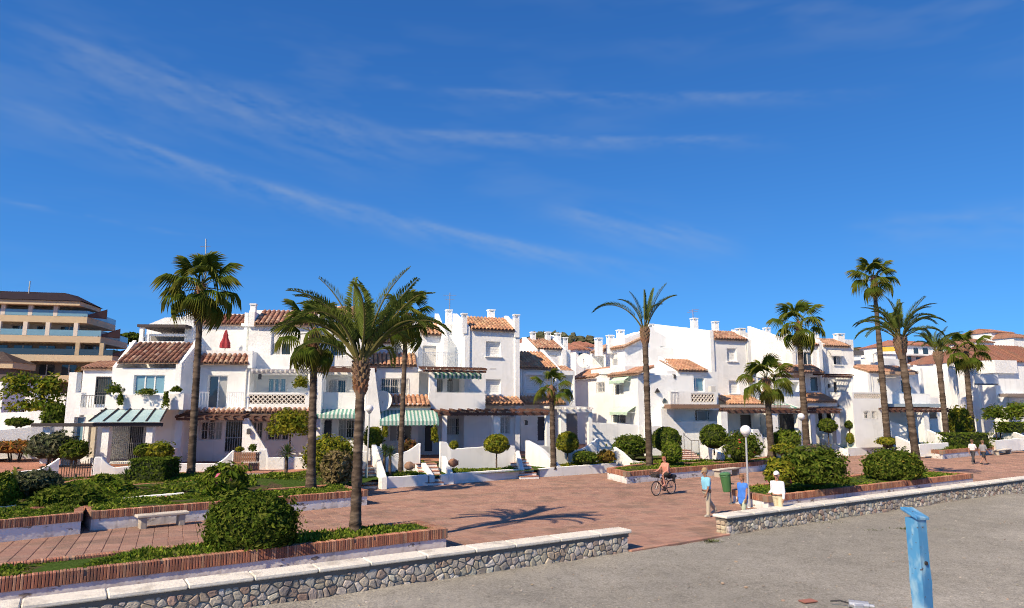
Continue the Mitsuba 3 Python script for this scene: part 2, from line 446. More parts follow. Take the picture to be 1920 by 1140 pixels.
def stone_mesh(poly, bulge, r):
    """A dressed rubble stone: irregular outline, rounded arris, slightly domed and uneven face. In (s, z) with depth y (out = -y)."""
    p = poly.buffer(-0.006).buffer(-0.030).buffer(0.029, quad_segs=2)
    if p.is_empty or p.geom_type != 'Polygon' or p.area < 0.0012: return None
    p = p.simplify(0.006); o = np.array(p.exterior.coords)[:-1]
    if not p.exterior.is_ccw: o = o[::-1]
    c = o.mean(0); n = len(o); rings = [(1.0, 0.05), (0.985, -0.45 * bulge), (0.80, -0.92 * bulge), (0.42, -1.0 * bulge)]
    v = []
    for s, y in rings:
        q = c + (o - c) * s
        v.append(np.c_[q[:, 0], y + np.array([r.uniform(-.006, .006) for _ in range(n)]), q[:, 1]])
    v = np.vstack(v + [np.array([[c[0], -bulge * r.uniform(0.9, 1.1), c[1]]])]); f = []
    for k in range(len(rings) - 1):
        for i in range(n):
            a, b = k * n + i, k * n + (i + 1) % n; f += [[a, b, b + n], [a, b + n, a + n]]
    m = (len(rings) - 1) * n
    f += [[m + i, m + (i + 1) % n, len(v) - 1] for i in range(n)]
    return v, np.array(f)


def sea_wall(key, start, d, length, flip_t, n_parts, top=0.445, seed=1, step=0.205, cap_end=None):
    """start: the run's end at the gap; stones on the beach face. s runs from start along d (flip_t = -1 runs to the left)."""
    r = random.Random(seed); nrm = np.array([-d[1], d[0]])   # inland
    W = 0.40
    def w(v):
        v = np.asarray(v, float); return np.c_[start + np.outer(v[:, 0] * flip_t, d) + np.outer(v[:, 1], nrm), v[:, 2]]
    mb = MB(); mb.box((0.02, 0.012, -0.25), (length, W, top + 0.075)); vv, ff, cc = mb.arrays()
    part(key, 'core', (w(vv), ff), 'weathered', (0.44, 0.405, 0.35))
    # stones by relaxed Voronoi cells
    pts = []
    nrow = 3
    for row in range(-1, nrow + 1):
        s = -0.3 + r.uniform(0, .2)
        while s < length + .4:
            pts.append((s, (row + 0.5) * top / nrow - 0.03 + r.uniform(-.08, .08))); s += step * r.choice((0.55, .75, .9, 1.1, 1.3, 1.75))
    vor = Voronoi(np.array(pts)); face = sbox(0.0, -0.16, length, top); out = []
    for reg in vor.point_region:
        idx = vor.regions[reg]
        if -1 in idx or len(idx) < 3: continue
        p = Polygon(vor.vertices[idx]).intersection(face)
        if p.is_empty or p.geom_type != 'Polygon': continue
        out.append((p.centroid.x, p))
    out.sort(key=lambda t: t[0]) if flip_t > 0 else out.sort(key=lambda t: t[0])
    rest, cnt = MB(), 0
    for x, p in out:
        m = stone_mesh(p, r.uniform(0.022, 0.055), r)
        if m is None: continue
        vv, ff = w(m[0]), m[1]
        if flip_t < 0: ff = ff[:, ::-1]
        col = vary(r.choice(STONE), 0.16, r)
        if cnt < n_parts: part(key, 'stone', (vv, ff), 'weathered', col)
        else: rest.add(vv, ff, col)
        cnt += 1
    # end face stones
    if cap_end:
        for a in range(2):
            for b in range(3):
                m = chamfer((-0.05, 0.05 + a * 0.19, b * top / 3 - (0.1 if b == 0 else 0)), (0.1, 0.05 + a * 0.19 + 0.165, (b + 1) * top / 3 - 0.02), 0.03)
                vv = w(m[0] + nr.uniform(-.008, .008, m[0].shape)); part(key, 'stone', (vv, m[1] if flip_t > 0 else m[1][:, ::-1]), 'weathered', vary(r.choice([(0.46, .40, .29), (.42, .35, .26)]), .15, r))
    if rest.n: part(key, 'stonework', rest, 'weathered', stuff=True)
    # mortar band below the coping, then the coping slabs
    mb = MB(); mb.box((-0.02, -0.020, top - 0.035), (length, W + 0.02, top + 0.075)); vv, ff, cc = mb.arrays()
    part(key, 'bedding', (w(vv), ff), 'weathered', (0.15, 0.14, 0.125))
    s = -0.10
    while s < length:
        L = r.uniform(1.15, 1.45); j = r.uniform(-.006, .006)
        pv, pf = chamfer((s + .006, -0.085 + j, top + 0.076), (min(s + L, length) - .006, W + 0.10, top + 0.175 + r.uniform(-.004, .004)), 0.025)
        part(key, 'coping_slab', (w(pv), pf if flip_t > 0 else pf[:, ::-1]), 'chipstone', None)
        s += L


def cop_tex(p, n, uv):
    a = mikit.fbm(p.x * 3, p.y * 3, p.z * 3, 4); b = mikit.noise(p.x * 40, p.y * 40, p.z * 40)
    c = mikit.mix((0.74, 0.71, 0.63), (0.50, 0.47, 0.41), mikit.smoothstep(0.52, 0.82, a)) * (0.88 + 0.24 * b)
    return c


scene['chipstone'] = two({'type': 'bumpmap', 'arbitrary': mikit.proc(lambda p, n, uv: 0.006 * mikit.fbm(p.x * 20, p.y * 20, p.z * 20, 3), eps=0.006), 'bsdf': {'type': 'diffuse', 'reflectance': mikit.proc(cop_tex)}, 'scale': 1.0})
k = thing('sea_wall', 'long rubble stone wall with pale coping in the left foreground', 'wall', 'rubble walls along the beach')
sea_wall(k, WA, dA, 17.5, -1, 300, seed=4, cap_end=True)
k = thing('sea_wall', 'rubble stone wall with pale coping running to the right edge, behind the blue post', 'wall', 'rubble walls along the beach')
sea_wall(k, WB, dB, 46, 1, 70, seed=6, step=0.19, cap_end=True)


# ------------------------------------------------------------------ brick topped planters
def soldier(mb_or_key, path, z0, h, depth, parts, r, broken=0.0, pitch=0.062):
    """Bricks on end along a polyline (list of xy); returns (single bricks, joined rest)."""
    rest, n = MB(), 0
    for a, b in zip(path[:-1], path[1:]):
        a, b = np.array(a, float), np.array(b, float); L = np.linalg.norm(b - a); d = (b - a) / L; nn = np.array([-d[1], d[0]])
        for i in range(int(L / pitch)):
            s = i * pitch; hh = h * (1 + r.uniform(-.02, .015)); off = r.uniform(-.005, .005)
            if r.random() < broken: hh *= r.uniform(0.45, 0.85)
            q = np.array([[s + .007, off, z0], [s + pitch - .007, depth + off, z0 + hh]])
            pv, pf = chamfer(q[0], q[1], 0.006)
            vv = np.c_[a + np.outer(pv[:, 0], d) + np.outer(pv[:, 1], nn), pv[:, 2]]; col = vary(r.choice(BRICK), 0.14, r)
            if n < parts: part(mb_or_key, 'brick', (vv, pf), 'weathered', col)
            else: rest.add(vv, pf, col)
            n += 1
        # mortar behind
        rest.add(np.c_[np.array([a + nn * .022, b + nn * .022, b + nn * (depth - .022), a + nn * (depth - .022)] * 2), [z0] * 4 + [z0 + h * 0.93] * 4], np.array([[0, 1, 5, 4], [1, 2, 6, 5], [2, 3, 7, 6], [3, 0, 4, 7], [4, 5, 6, 7]]), (0.24, 0.175, 0.13))
    return rest


def planter(label, outline, base, wall_h, brick_h, soil_h=None, parts=0, seed=1, thick=0.24, broken=0.0, closed=True):
    """outline: xy corners, counter-clockwise, first edge = the front nearest the camera."""
    r = random.Random(seed); key = thing('brick_planter', label, 'planter', 'brick topped planters')
    P = Polygon(outline)
    if not P.exterior.is_ccw: outline = [outline[1], outline[0]] + list(reversed(outline[2:]))
    P = Polygon(outline); inner = P.buffer(-thick, join_style=2)
    ring = P.difference(inner)
    m = trimesh.creation.extrude_polygon(ring, wall_h); m.apply_translation((0, 0, base)); part(key, 'wall', m, 'chipped')
    path = list(outline) + [outline[0]]
    P2 = P.buffer(0.035, join_style=2); o2 = np.array(P2.exterior.coords)[:-1]
    if not P2.exterior.is_ccw: o2 = o2[::-1]
    k0 = int(np.argmin(np.linalg.norm(o2 - np.array(outline[0]), axis=1))); o2 = np.roll(o2, -k0, axis=0)
    rest = soldier(key, list(o2) + [o2[0]], base + wall_h, brick_h, thick + 0.02, parts, r, broken)
    part(key, 'brickwork', rest, 'weathered', stuff=True)
    sh = soil_h if soil_h is not None else base + wall_h + brick_h - 0.06
    s = trimesh.creation.extrude_polygon(inner.buffer(0.03), 0.1); s.apply_translation((0, 0, sh - 0.1)); part(key, 'soil', s, 'soil')
    return key, inner, sh


g = lambda px, py, z=PROM_Z: at_z(px, py, z)[:2]
NP0, NP1 = np.array([-13.34, 12.60]), np.array([-1.90, 20.67]); npd = (NP1 - NP0) / np.linalg.norm(NP1 - NP0); npn = np.array([-npd[1], npd[0]])
NEARP, near_in, near_soil = planter('long brick topped planter in the left foreground holding the big date palm', [NP0, NP1, NP1 + npn * 1.75, NP0 + npn * 1.75], 0.0, 0.335, 0.275, parts=270, seed=3, broken=0.035)
B0, B1, B2, B3 = g(-120, 1030), g(150, 1001), g(205, 992), g(688, 947)
LP1, lp1_in, lp1_soil = planter('brick topped garden bed at the left edge, stepping out in front of the bench bed', [B0, B1, B1 + np.array([-0.9, 1.5]), B0 + np.array([-3.2, 3.4])], 0.0, 0.45, 0.26, seed=5)
e2 = (B3 - B2) / np.linalg.norm(B3 - B2); n2 = np.array([-e2[1], e2[0]])
LP2, lp2_in, lp2_soil = planter('long brick topped garden bed behind the left stone bench', [B2 - e2 * 0.55, B3, B3 + n2 * 3.0, B2 - e2 * 0.55 + n2 * 3.0], 0.0, 0.42, 0.25, seed=6)
R0, R1, R2 = g(1175, 907), g(1422, 884), g(1139, 898)
RP1, rp1_in, rp1_soil = planter('brick topped bed behind the cyclist, with two clipped bushes and a slender date palm', [R2, R0, R1, R1 + np.array([0.9, 1.2]), R2 + np.array([2.6, 3.2])], 0.0, 0.42, 0.26, seed=7)
R3, R4 = g(1424, 885), g(1600, 868)
RP2, rp2_in, rp2_soil = planter('brick topped bed behind the leaning flowering bush, right of the lamp post', [R1 + np.array([0.1, .45]), g(1490, 874), g(1490, 874) + np.array([-0.4, 2.6]), R1 + np.array([0.2, 2.2])], 0.0, 0.40, 0.26, seed=8)
Q0, Q1 = g(1441, 957), at_z(1823, 888, 0.6)[:2]
qd = (Q1 - Q0) / np.linalg.norm(Q1 - Q0); qn = np.array([-qd[1], qd[0]])
RP3, rp3_in, rp3_soil = planter('long brick topped planter on the right holding the oleander and a leaning date palm', [Q0, Q1, Q1 + qn * 3.2, Q0 + qd * 3.0 + qn * 3.0, g(1375, 943)], 0.0, 0.36, 0.25, seed=9)
S0, S1, S2 = g(1731, 857), g(1768, 861), g(1960, 841)
RP4, rp4_in, rp4_soil = planter('brick topped bed with low shrubs at the right edge, behind the two strollers', [S0, S1, S2, S2 + np.array([-1.5, 4.0]), S0 + np.array([-0.6, 3.0])], 0.0, 0.45, 0.30, seed=10)

# ------------------------------------------------------------------ houses
SHARED = {}


def tile_entry(col, w, L):
    """One barrel roof tile, tapered, hollow side down: in (u, slope, up)."""
    key = (col, round(w, 3), round(L, 3))
    if key not in SHARED:
        n = 5; th = np.linspace(0, np.pi, n + 1); v = []
        for y, s in ((0.0, 1.0), (L, 0.80)):
            r = w * 0.5 * s
            v += [[-r * np.cos(t), y, 0.02 + r * 0.95 * np.sin(t)] for t in th]
        for y, s in ((0.0, 0.82),):
            r = w * 0.5 * s
            v += [[-r * np.cos(t), y + 0.003, 0.004 + r * 0.95 * np.sin(t)] for t in th]
        f = []
        for i in range(n):
            f.append([i, i + 1, n + 2 + i, n + 1 + i]) if False else f.append([i, i + n + 1, i + n + 2, i + 1])
            f.append([i, i + 1, 2 * (n + 1) + i + 1, 2 * (n + 1) + i])
        SHARED[key] = (np.array(v), np.array(f))
    return SHARED[key]


class House:
    def __init__(self, name, label, cat, px, Z, rot, floor=1.05, group='white terraced houses along the promenade', py=700):
        self.key = thing(name, label, cat, group)
        o = at_y(px, py, Z)
        self.F = Frame(o[:2], rot); self.floor = floor; self.add_, self.cut_ = [], []; self.name = name; self.cur = self.F; self.xf = None

    # -- solids --------------------------------------------------------
    def _local(self, m):
        """A solid given in self.cur axes, moved to the world."""
        f = self.cur
        A = np.array([[f.U[0], f.V[0], 0, f.o[0]], [f.U[1], f.V[1], 0, f.o[1]], [0, 0, 1, 0]])
        return m.transform(A)

    def block(self, x0, x1, y0, y1=None, v0=0.0, v1=6.0, z0=None):
        """A mass whose front face (plane v0) fills the given rectangle; y1 None = down to the ground floor."""
        u0, u1, zb, zt = self.cur.rect(x0, x1, y0, y1 if y1 is not None else y0 + 20, v0)
        if y1 is None: zb = self.floor - 0.4
        if z0 is not None: zb = z0
        zt = self.cur.hit((x0 + x1) / 2, y0, v0)[1]
        self.add_.append(self._local(mbox((u0, v0, zb), (u1, v1, zt)))); return u0, u1, zb, zt

    def solid(self, poly, axis, a0, a1): self.add_.append(self._local(prism(poly, axis, a0, a1)))

    def gable(self, x, w, v0, y0, v1, y1, zb=None, px1=None):
        """A wall across the house (thickness w to the right of x) whose top runs from y0 at v0 to y1 at v1."""
        u, za = self.cur.hit(x, y0, v0)
        d = None
        # the top at v1 is read along the same u
        p = self.cur.w(np.array([u, v1, 0.0])); dist = float(p[1]); zb1 = at_y(960, y1, dist)[2]
        zb = self.floor if zb is None else zb
        self.solid([(v0, zb), (v1, zb), (v1, zb1), (v0, za)], 'u', u, u + w)
        return u, za, zb1

    def hole(self, x0, x1, y0, y1, v=0.0, depth=0.2):
        u0, u1, z0, z1 = self.cur.rect(x0, x1, y0, y1, v)
        self.cut_.append(self._local(mbox((u0, v - 0.05, z0), (u1, v + depth, z1)))); return u0, u1, z0, z1

    # -- openings ------------------------------------------------------
    def win(self, x0, x1, y0, y1, v=0.0, kind='glass', depth=0.2, panes=2, sill=False, frame=WHITE, name='window', glass='glass', cut=True, blind=0.0):
        F = self.cur
        u0, u1, z0, z1 = self.hole(x0, x1, y0, y1, v, depth) if cut else F.rect(x0, x1, y0, y1, v)
        d = v + depth - 0.03; fw = 0.055
        mb = MB(frame)
        for a, b in (((u0, z0), (u0 + fw, z1)), ((u1 - fw, z0), (u1, z1)), ((u0 + fw, z0), (u1 - fw, z0 + fw)), ((u0 + fw, z1 - fw), (u1 - fw, z1))):
            mb.box((a[0], d - 0.05, a[1]), (b[0], d + 0.02, b[1]), frame=F)
        k = part(self.key, name, mb)
        if kind in ('blind', 'shutter'):
            n = max(4, int((z1 - z0) / 0.16)); sb = MB(vary((0.70, 0.72, 0.71), 0.04))
            for i in range(n):
                a = z0 + fw + (z1 - z0 - 2 * fw) * i / n; b = z0 + fw + (z1 - z0 - 2 * fw) * (i + 1) / n
                sb.box((u0 + fw, d - 0.02, a + 0.008), (u1 - fw, d + 0.0, b - 0.006), frame=F)
            sb.box((u0 + fw, d + .0, z0 + fw), (u1 - fw, d + .01, z1 - fw), color=(0.4, .4, .4), frame=F)
            part(k, 'shutter', sb)
        else:
            w = (u1 - u0 - 2 * fw) / panes
            for i in range(panes):
                a, b = u0 + fw + i * w, u0 + fw + (i + 1) * w
                q = MB(); q.box((a + (0.025 if i else 0), d - 0.005, z0 + fw), (b - (0.025 if i < panes - 1 else 0), d + 0.005, z1 - fw), frame=F)
                part(k, 'pane', q, glass if glass != 'glass' else rng.choice(('glass', 'glass', 'grey_glass', 'curtained_glass')))
                if i: mb2 = MB(frame); mb2.box((a - 0.03, d - 0.05, z0 + fw), (a + 0.03, d + 0.018, z1 - fw), frame=F); part(k, 'mullion', mb2)
            if blind > 0:
                q = MB((0.66, 0.67, 0.66)); q.box((u0 + fw, d - 0.03, z1 - fw - (z1 - z0) * blind), (u1 - fw, d - 0.012, z1 - fw), frame=F); part(k, 'blind', q)
            if kind == 'grille':
                gb = MB((0.62, 0.62, 0.61)); n = max(3, int((u1 - u0) / 0.15))
                for i in range(n + 1):
                    a = u0 + (u1 - u0) * i / n; gb.box((a - 0.011, v - 0.055, z0), (a + 0.011, v - 0.035, z1), frame=F)
                for zz in (z0 + 0.06, (z0 + z1) / 2, z1 - 0.06): gb.box((u0 - .03, v - 0.034, zz - 0.012), (u1 + .03, v - 0.014, zz + 0.012), frame=F)
                part(k, 'grille', gb)
        if sill:
            sb = MB(WHITE); sb.cbox((u0 - 0.08, v - 0.14, z0 - 0.09), (u1 + 0.08, v + 0.02, z0 - 0.003), 0.012, frame=F); part(k, 'sill', sb)
        return k

    def dark(self, x0, x1, y0, y1, v=0.0, depth=2.0):
        return self.hole(x0, x1, y0, y1, v, depth)

    def door(self, x0, x1, y0, y1, v=0.0, color=(0.045, 0.04, 0.04), bars=False, depth=0.16, name='door'):
        F = self.cur; u0, u1, z0, z1 = self.hole(x0, x1, y0, y1, v, depth); d = v + depth - 0.04
        mb = MB(color)
        if bars:
            n = max(4, int((u1 - u0) / 0.13))
            for i in range(n + 1):
                a = u0 + 0.02 + (u1 - u0 - .04) * i / n; mb.box((a - .012, v + 0.02, z0), (a + .012, v + 0.045, z1), frame=F)
            for zz in (z0 + .05, z0 + (z1 - z0) * .45, z1 - .05): mb.box((u0, v + .046, zz - .02), (u1, v + .066, zz + .02), frame=F)
            k = part(self.key, 'gate', mb, 'metal')
            q = MB((0.05, 0.05, 0.055)); q.box((u0, d, z0), (u1, d + .03, z1), frame=F); part(self.key, 'door', q, 'glass')
        else:
            mb.box((u0, d, z0), (u1, d + .035, z1), frame=F)
            for a, b in ((.12, .48), (.54, .92)):
                mb.box((u0 + .18 * (u1 - u0), d - .012, z0 + a * (z1 - z0)), (u1 - .18 * (u1 - u0), d, z0 + b * (z1 - z0)), frame=F)
            k = part(self.key, name, mb)
            h = MB((0.4, .36, .25)); h.box((u1 - .16, d - .05, z0 + .98), (u1 - .06, d - 0.013, z0 + 1.02), frame=F); part(k, 'handle', h, 'metal')
        return k

    # -- roofs ---------------------------------------------------------
    def tiles(self, x0, x1, ye, yr, v0=-0.3, v1=1.2, single=False, pitch=0.28, tone=1.0, name='roof', cols=None):
        """A strip of barrel tiles from the eave (plane v0) up to its head (plane v1)."""
        F = self.cur; xm = (x0 + x1) / 2
        u0, ze = F.hit(x0, ye, v0); u1, _ = F.hit(x1, ye, v0); _, zr = F.hit(xm, yr, v1); _, ze = F.hit(xm, ye, v0)
        L = math.hypot(v1 - v0, zr - ze); sl = math.atan2(zr - ze, v1 - v0); c, s = math.cos(sl), math.sin(sl)
        deck = MB((0.30, 0.19, 0.13)); dz = 0.10
        P = [(v0 + .03, ze - dz), (v1, zr - dz), (v1, zr - .005), (v0 + .03, ze - .005)]
        dv = np.array([[u, a, b] for u in (u0, u1) for a, b in P]); deck.add(F.w(dv), np.array([[0, 3, 2, 1], [4, 5, 6, 7], [0, 1, 5, 4], [1, 2, 6, 5], [2, 3, 7, 6], [3, 0, 4, 7]]))
        k = part(self.key, name, deck, 'weathered')
        n = max(2, int(round((u1 - u0) / pitch))); w = (u1 - u0) / n; m = max(1, int(round(L / 0.36))); step = L / m
        joined = MB()
        for i in range(n):
            for j in range(m):
                col = rng.choice(cols or TERRA); v, f = tile_entry('t', w * 0.86, step * 1.22)
                jit = rng.uniform(-.008, .008)
                q = v.copy(); yy = q[:, 1] + j * step - 0.04 + rng.uniform(-.012, .012); zz = q[:, 2] + 0.012 * (1 - q[:, 1] / step)
                pts = np.stack([u0 + (i + 0.5) * w + q[:, 0] + jit, v0 + yy * c - zz * s, ze + yy * s + zz * c], 1)
                lum_ = .3 * col[0] + .6 * col[1] + .1 * col[2]; cc = tuple((x * .84 + lum_ * .16) * tone for x in vary(col, 0.17))
                if single: part(k, 'tile', (F.w(pts), f), 'weathered', cc)
                else: joined.add(F.w(pts), f, cc)
        if joined.n: part(k, 'tiles', joined, 'weathered', stuff=True)
        return k

    def chimney(self, x0, x1, y0, y1, v=0.5, dv=None, cap='plain'):
        F = self.cur; u0, u1, z0, z1 = F.rect(x0, x1, y0, y1, v); d = (u1 - u0) if dv is None else dv
        h = z1 - z0; mb = MB()
        mb.box((u0, v, z0 - 0.4), (u1, v + d, z1 - 0.30 * min(1, h)), frame=F)
        t = 0.14 * (u1 - u0); zz = z1 - 0.30 * min(1, h)
        for a in (u0, u1 - t):
            for b in (v, v + d - t): mb.box((a, b, zz), (a + t, b + t, z1 - 0.08), frame=F)
        mb.box((u0 + t, v + d * .45, zz), (u1 - t, v + d * .55, z1 - .08), frame=F)
        mb.box((u0 - .04, v - .04, z1 - .08), (u1 + .04, v + d + .04, z1), frame=F)
        return part(self.key, 'chimney', mb, 'stucco')

    # -- fittings ------------------------------------------------------
    def piece(self, name, lo, hi, color=WHITE, mat='paint', bevel=0.0, label=None):
        mb = MB(color)
        if bevel: mb.cbox(lo, hi, bevel, frame=self.cur)
        else: mb.box(lo, hi, frame=self.cur)
        return part(self.key, name, mb, mat, label=label)

    def bar(self, name, x0, x1, y0, y1, v, dv=0.12, color=WHITE, mat='paint'):
        u0, u1, z0, z1 = self.cur.rect(x0, x1, y0, y1, v)
        return self.piece(name, (u0, v, z0), (u1, v + dv, z1), color, mat)

    def column(self, x0, x1, y0, v, y1=None, color=None):
        u0, u1, z0, z1 = self.cur.rect(x0, x1, y0, y1 or 850, v)
        z0 = self.floor - 0.02 if y1 is None else z0
        return self.piece('column', (u0, v, z0), (u1, v + (u1 - u0), z1), WHITE, 'stucco')

    def railing(self, x0, x1, y0, y1, v, color=(0.7, .7, .7), gap=0.13):
        F = self.cur; u0, u1, z0, z1 = F.rect(x0, x1, y0, y1, v); mb = MB(color); n = max(3, int((u1 - u0) / gap))
        for i in range(n + 1): a = u0 + (u1 - u0) * i / n; mb.box((a - .012, v - .012, z0), (a + .012, v + .012, z1), frame=F)
        mb.box((u0, v - .02, z1), (u1, v + .02, z1 + .04), frame=F)
        return part(self.key, 'railing', mb, 'metal')

    def downpipe(self, x, y0, y1, v=0.0):
        u0, z1 = self.cur.hit(x, y0, v); z0 = self.cur.hit(x, y1, v)[1]; q = MB((.62, .62, .61)); q.add(self.cur.w(tube([(u0, v - .05, z0), (u0, v - .05, z1)], .045, 8)[0]), tube([(u0, v - .05, z0), (u0, v - .05, z1)], .045, 8)[1])
        for z in np.arange(z0 + .5, z1, 1.8): q.box((u0 - .06, v - .1, z), (u0 + .06, v, z + .04), frame=self.cur)
        return part(self.key, 'downpipe', q, 'paint')

    def wall_lamp(self, x, y, v=0.0):
        u0, z = self.cur.hit(x, y, v); q = MB((.08, .075, .07)); q.box((u0 - .05, v - .22, z + .05), (u0 + .05, v, z + .09), frame=self.cur); q.box((u0 - .09, v - .26, z - .25), (u0 + .09, v - .12, z + .05), frame=self.cur)
        return part(self.key, 'wall_lamp', q, 'gloss')

    def lattice(self, x0, x1, y0, y1, v, dark=True):
        """A pierced parapet: rings of tile set in rows."""
        F = self.cur; u0, u1, z0, z1 = self.hole(x0, x1, y0, y1, v, 0.6); mb = MB((0.72, 0.68, 0.62)); r = (z1 - z0) / 4.0; n = max(2, int(round((u1 - u0) / (2 * r)))); w = (u1 - u0) / n
        for i in range(n):
            for j in range(2):
                c = np.array([u0 + (i + .5) * w, v + 0.07, z0 + (j + .5) * 2 * r]); th = np.linspace(0, 2 * np.pi, 9)
                for a, b in zip(th[:-1], th[1:]):
                    P = [c + np.array([k * math.cos(t) * w / 2, 0, k * math.sin(t) * r]) for t in (a, b) for k in (1.0, 0.66)]
                    q = np.array([p + np.array([0, e, 0]) for e in (-.05, .05) for p in P])
                    mb.add(F.w(q), np.array([[0, 1, 3, 2], [4, 6, 7, 5], [1, 5, 7, 3], [0, 2, 6, 4]]))
        q = MB((.11, .095, .085)); q.box((u0, v + .16, z0), (u1, v + .19, z1), frame=F); part(self.key, 'parapet_backing', q)  # added dark panel; its colour stands in for shade behind the rings
        return part(self.key, 'pierced_parapet', mb)

    def pergola(self, x0, x1, y0, y1, v0, v1, color=WOOD, n=None, slats=True, gap=0.55, front=None):
        """Front beam between rows y0..y1 at plane v0, rafters running back to v1 (rising a little)."""
        F = self.cur; u0, u1, z0, z1 = F.rect(x0, x1, y0, y1, v0); mb = MB(color)
        mb.cbox((u0, v0, z0), (u1, v0 + .12, z0 + max(.10, (z1 - z0) * .6)), .01, frame=F)
        k = part(self.key, 'pergola', mb, 'weathered'); n = max(2, int((u1 - u0) / gap)); zt = z0 + max(.10, (z1 - z0) * .6)
        for i in range(n + 1):
            a = u0 + .06 + (u1 - u0 - .12) * i / n; q = MB(vary(color, .15))
            P = [(v0 - .22, zt), (v1, zt + .12), (v1, zt + .26), (v0 - .22, zt + .12)]
            q.add(F.w(np.array([[e, x, z] for e in (a - .045, a + .045) for x, z in P])), np.array([[0, 3, 2, 1], [4, 5, 6, 7], [0, 1, 5, 4], [1, 2, 6, 5], [2, 3, 7, 6], [3, 0, 4, 7]])); part(k, 'rafter', q, 'weathered')
        if slats:
            m = max(2, int((v1 - v0) / .30))
            q = MB(color)
            for j in range(m):
                x = v0 + (v1 - v0) * (j + .5) / m; z = zt + .12 + .12 * (x - v0) / (v1 - v0)
                q.box((u0 - .05, x - .04, z + .0), (u1 + .05, x + .04, z + .045), frame=F)
            part(k, 'slats', q, 'weathered', stuff=True)
        return k

    def awning(self, x0, x1, y0, y1, v0, v1, colors, valance=0.22, pitch=0.13, yt=None, name='awning', mat='paint'):
        """A striped cloth awning: head at the wall (plane v1, row y0), front edge at plane v0, row y1 (bottom of the valance)."""
        F = self.cur; u0, zb = F.hit(x0, y1, v0); u1, _ = F.hit(x1, y1, v0); xm = (x0 + x1) / 2; _, zt = F.hit(xm, y0, v1); _, zb = F.hit(xm, y1, v0)
        zf = zb + valance; mb = MB(); n = max(4, int((u1 - u0) / pitch))
        for i in range(n):
            a, b = u0 + (u1 - u0) * i / n, u0 + (u1 - u0) * (i + 1) / n; col = colors[i % len(colors)]
            q = np.array([[a, v1, zt], [b, v1, zt], [b, v0, zf], [a, v0, zf], [a, v0 - .004, zb + .03 * (i % 2)], [b, v0 - .004, zb + .03 * (i % 2)]])
            q2 = q + np.array([0, 0.012, -0.012]); mb.add(F.w(np.vstack([q, q2])), np.array([[0, 3, 2, 1], [3, 4, 5, 2], [6, 7, 8, 9], [9, 8, 11, 10]]), col)
        k = part(self.key, name, mb, mat)
        r = MB((.75, .75, .74))
        for u in (u0 + .1, u1 - .1): r.add(F.w(np.array(tube([(u, v1, zt - .5), (u, v0 + .05, zf - .02)], .018, 5)[0])), tube([(u, v1, zt - .5), (u, v0 + .05, zf - .02)], .018, 5)[1])
        r.box((u0, v0 + .015, zf - .06), (u1, v0 + .05, zf - .015), frame=F)
        part(k, 'arms', r)
        return k

    def dishes(self, px, py, r, v, label, tilt=20, az=-25):
        return dish(self.cur, px, py, r, v, label, tilt, az)

    def done(self, mat='stucco'):
        m = m3.Manifold.batch_boolean(self.add_, m3.OpType.Add)
        if self.cut_: m = m - m3.Manifold.batch_boolean(self.cut_, m3.OpType.Add)
        for i, c in enumerate(sorted(m.decompose(), key=lambda c: -c.volume())):
            if c.volume() > 1e-4: part(self.key, 'wall' if i == 0 else 'pier', c, mat, (0.8, .79, .77))
        return self


def dish(F, px, py, r, v, label, tilt=20, az=-25, pole=0.9):
    key = thing('satellite_dish', label, 'satellite dish', 'satellite dishes on the white houses')
    u, z = F.hit(px, py, v); c = F.w(np.array([u, v, z])); a, t = math.radians(az), math.radians(tilt)
    n = np.array([math.sin(a) * math.cos(t), -math.cos(a) * math.cos(t), math.sin(t)]); x = np.cross([0, 0, 1], n); x /= np.linalg.norm(x); y = np.cross(n, x)
    pr = [(0, -0.20 * r), (0.4 * r, -.17 * r), (.75 * r, -.08 * r), (r, 0.03 * r), (r, 0.0), (.75 * r, -.11 * r), (.4 * r, -.20 * r), (0.0, -.23 * r)]
    vv, ff = lathe([(max(p, .001), q) for p, q in pr], 24); P = c + vv[:, 0:1] * x + vv[:, 1:2] * y + vv[:, 2:3] * n
    part(key, 'reflector', (P, ff), 'paint', (.74, .74, .72), smooth=True)
    arm = MB((.45, .45, .44)); tip = c + n * r * .95 - y * r * .15
    arm.bar(c - y * r * .95, tip, .02, 5); arm.bar(c - n * .2 * r, c - n * .2 * r - np.array([0, 0, pole]), .035, 6); part(key, 'arm', arm, 'metal')
    h = MB((.3, .3, .3)); h.bar(tip, tip - n * .16, .05, 8); part(key, 'receiver', h)
    return key


GRN = [(0.12, 0.29, 0.245), (0.50, 0.57, 0.53)]
DARKWOOD = (0.10, 0.045, 0.034)

# ---- house at the left end: two storeys, glass canopy
H = House('terraced_house', 'white house at the left end with potted plants on its balcony and a glass canopy', 'house', 275, 40.0, 3, 1.15)
H.block(212, 343, 690, None, 0.0, 7.0)
H.block(240, 345, 642, 690, 2.1, 7.0)
H.solid([(0, H.F.hit(213, 692)[1] - .6), (2.1, H.F.hit(213, 692)[1] - .6), (2.1, H.F.hit(240, 638, 2.1)[1]), (0, H.F.hit(213, 690)[1] + .08)], 'u', H.F.hit(211, 690)[0], H.F.hit(218, 690)[0])
u, za = H.F.hit(334, 678); H.solid([(-.25, 1.0), (2.4, 1.0), (2.4, H.F.hit(345, 634, 2.4)[1]), (-.25, za - .1)], 'u', u, u + .32)
H.tiles(219, 334, 679, 644, -0.30, 2.05, single=True, pitch=0.29, cols=[(0.30, 0.13, 0.075), (0.36, 0.17, 0.10), (0.25, 0.10, 0.06), (0.44, 0.28, 0.18), (0.21, 0.09, 0.055)])
H.win(250, 308, 703, 739, 0, panes=3, glass='blue_glass', blind=0.0)
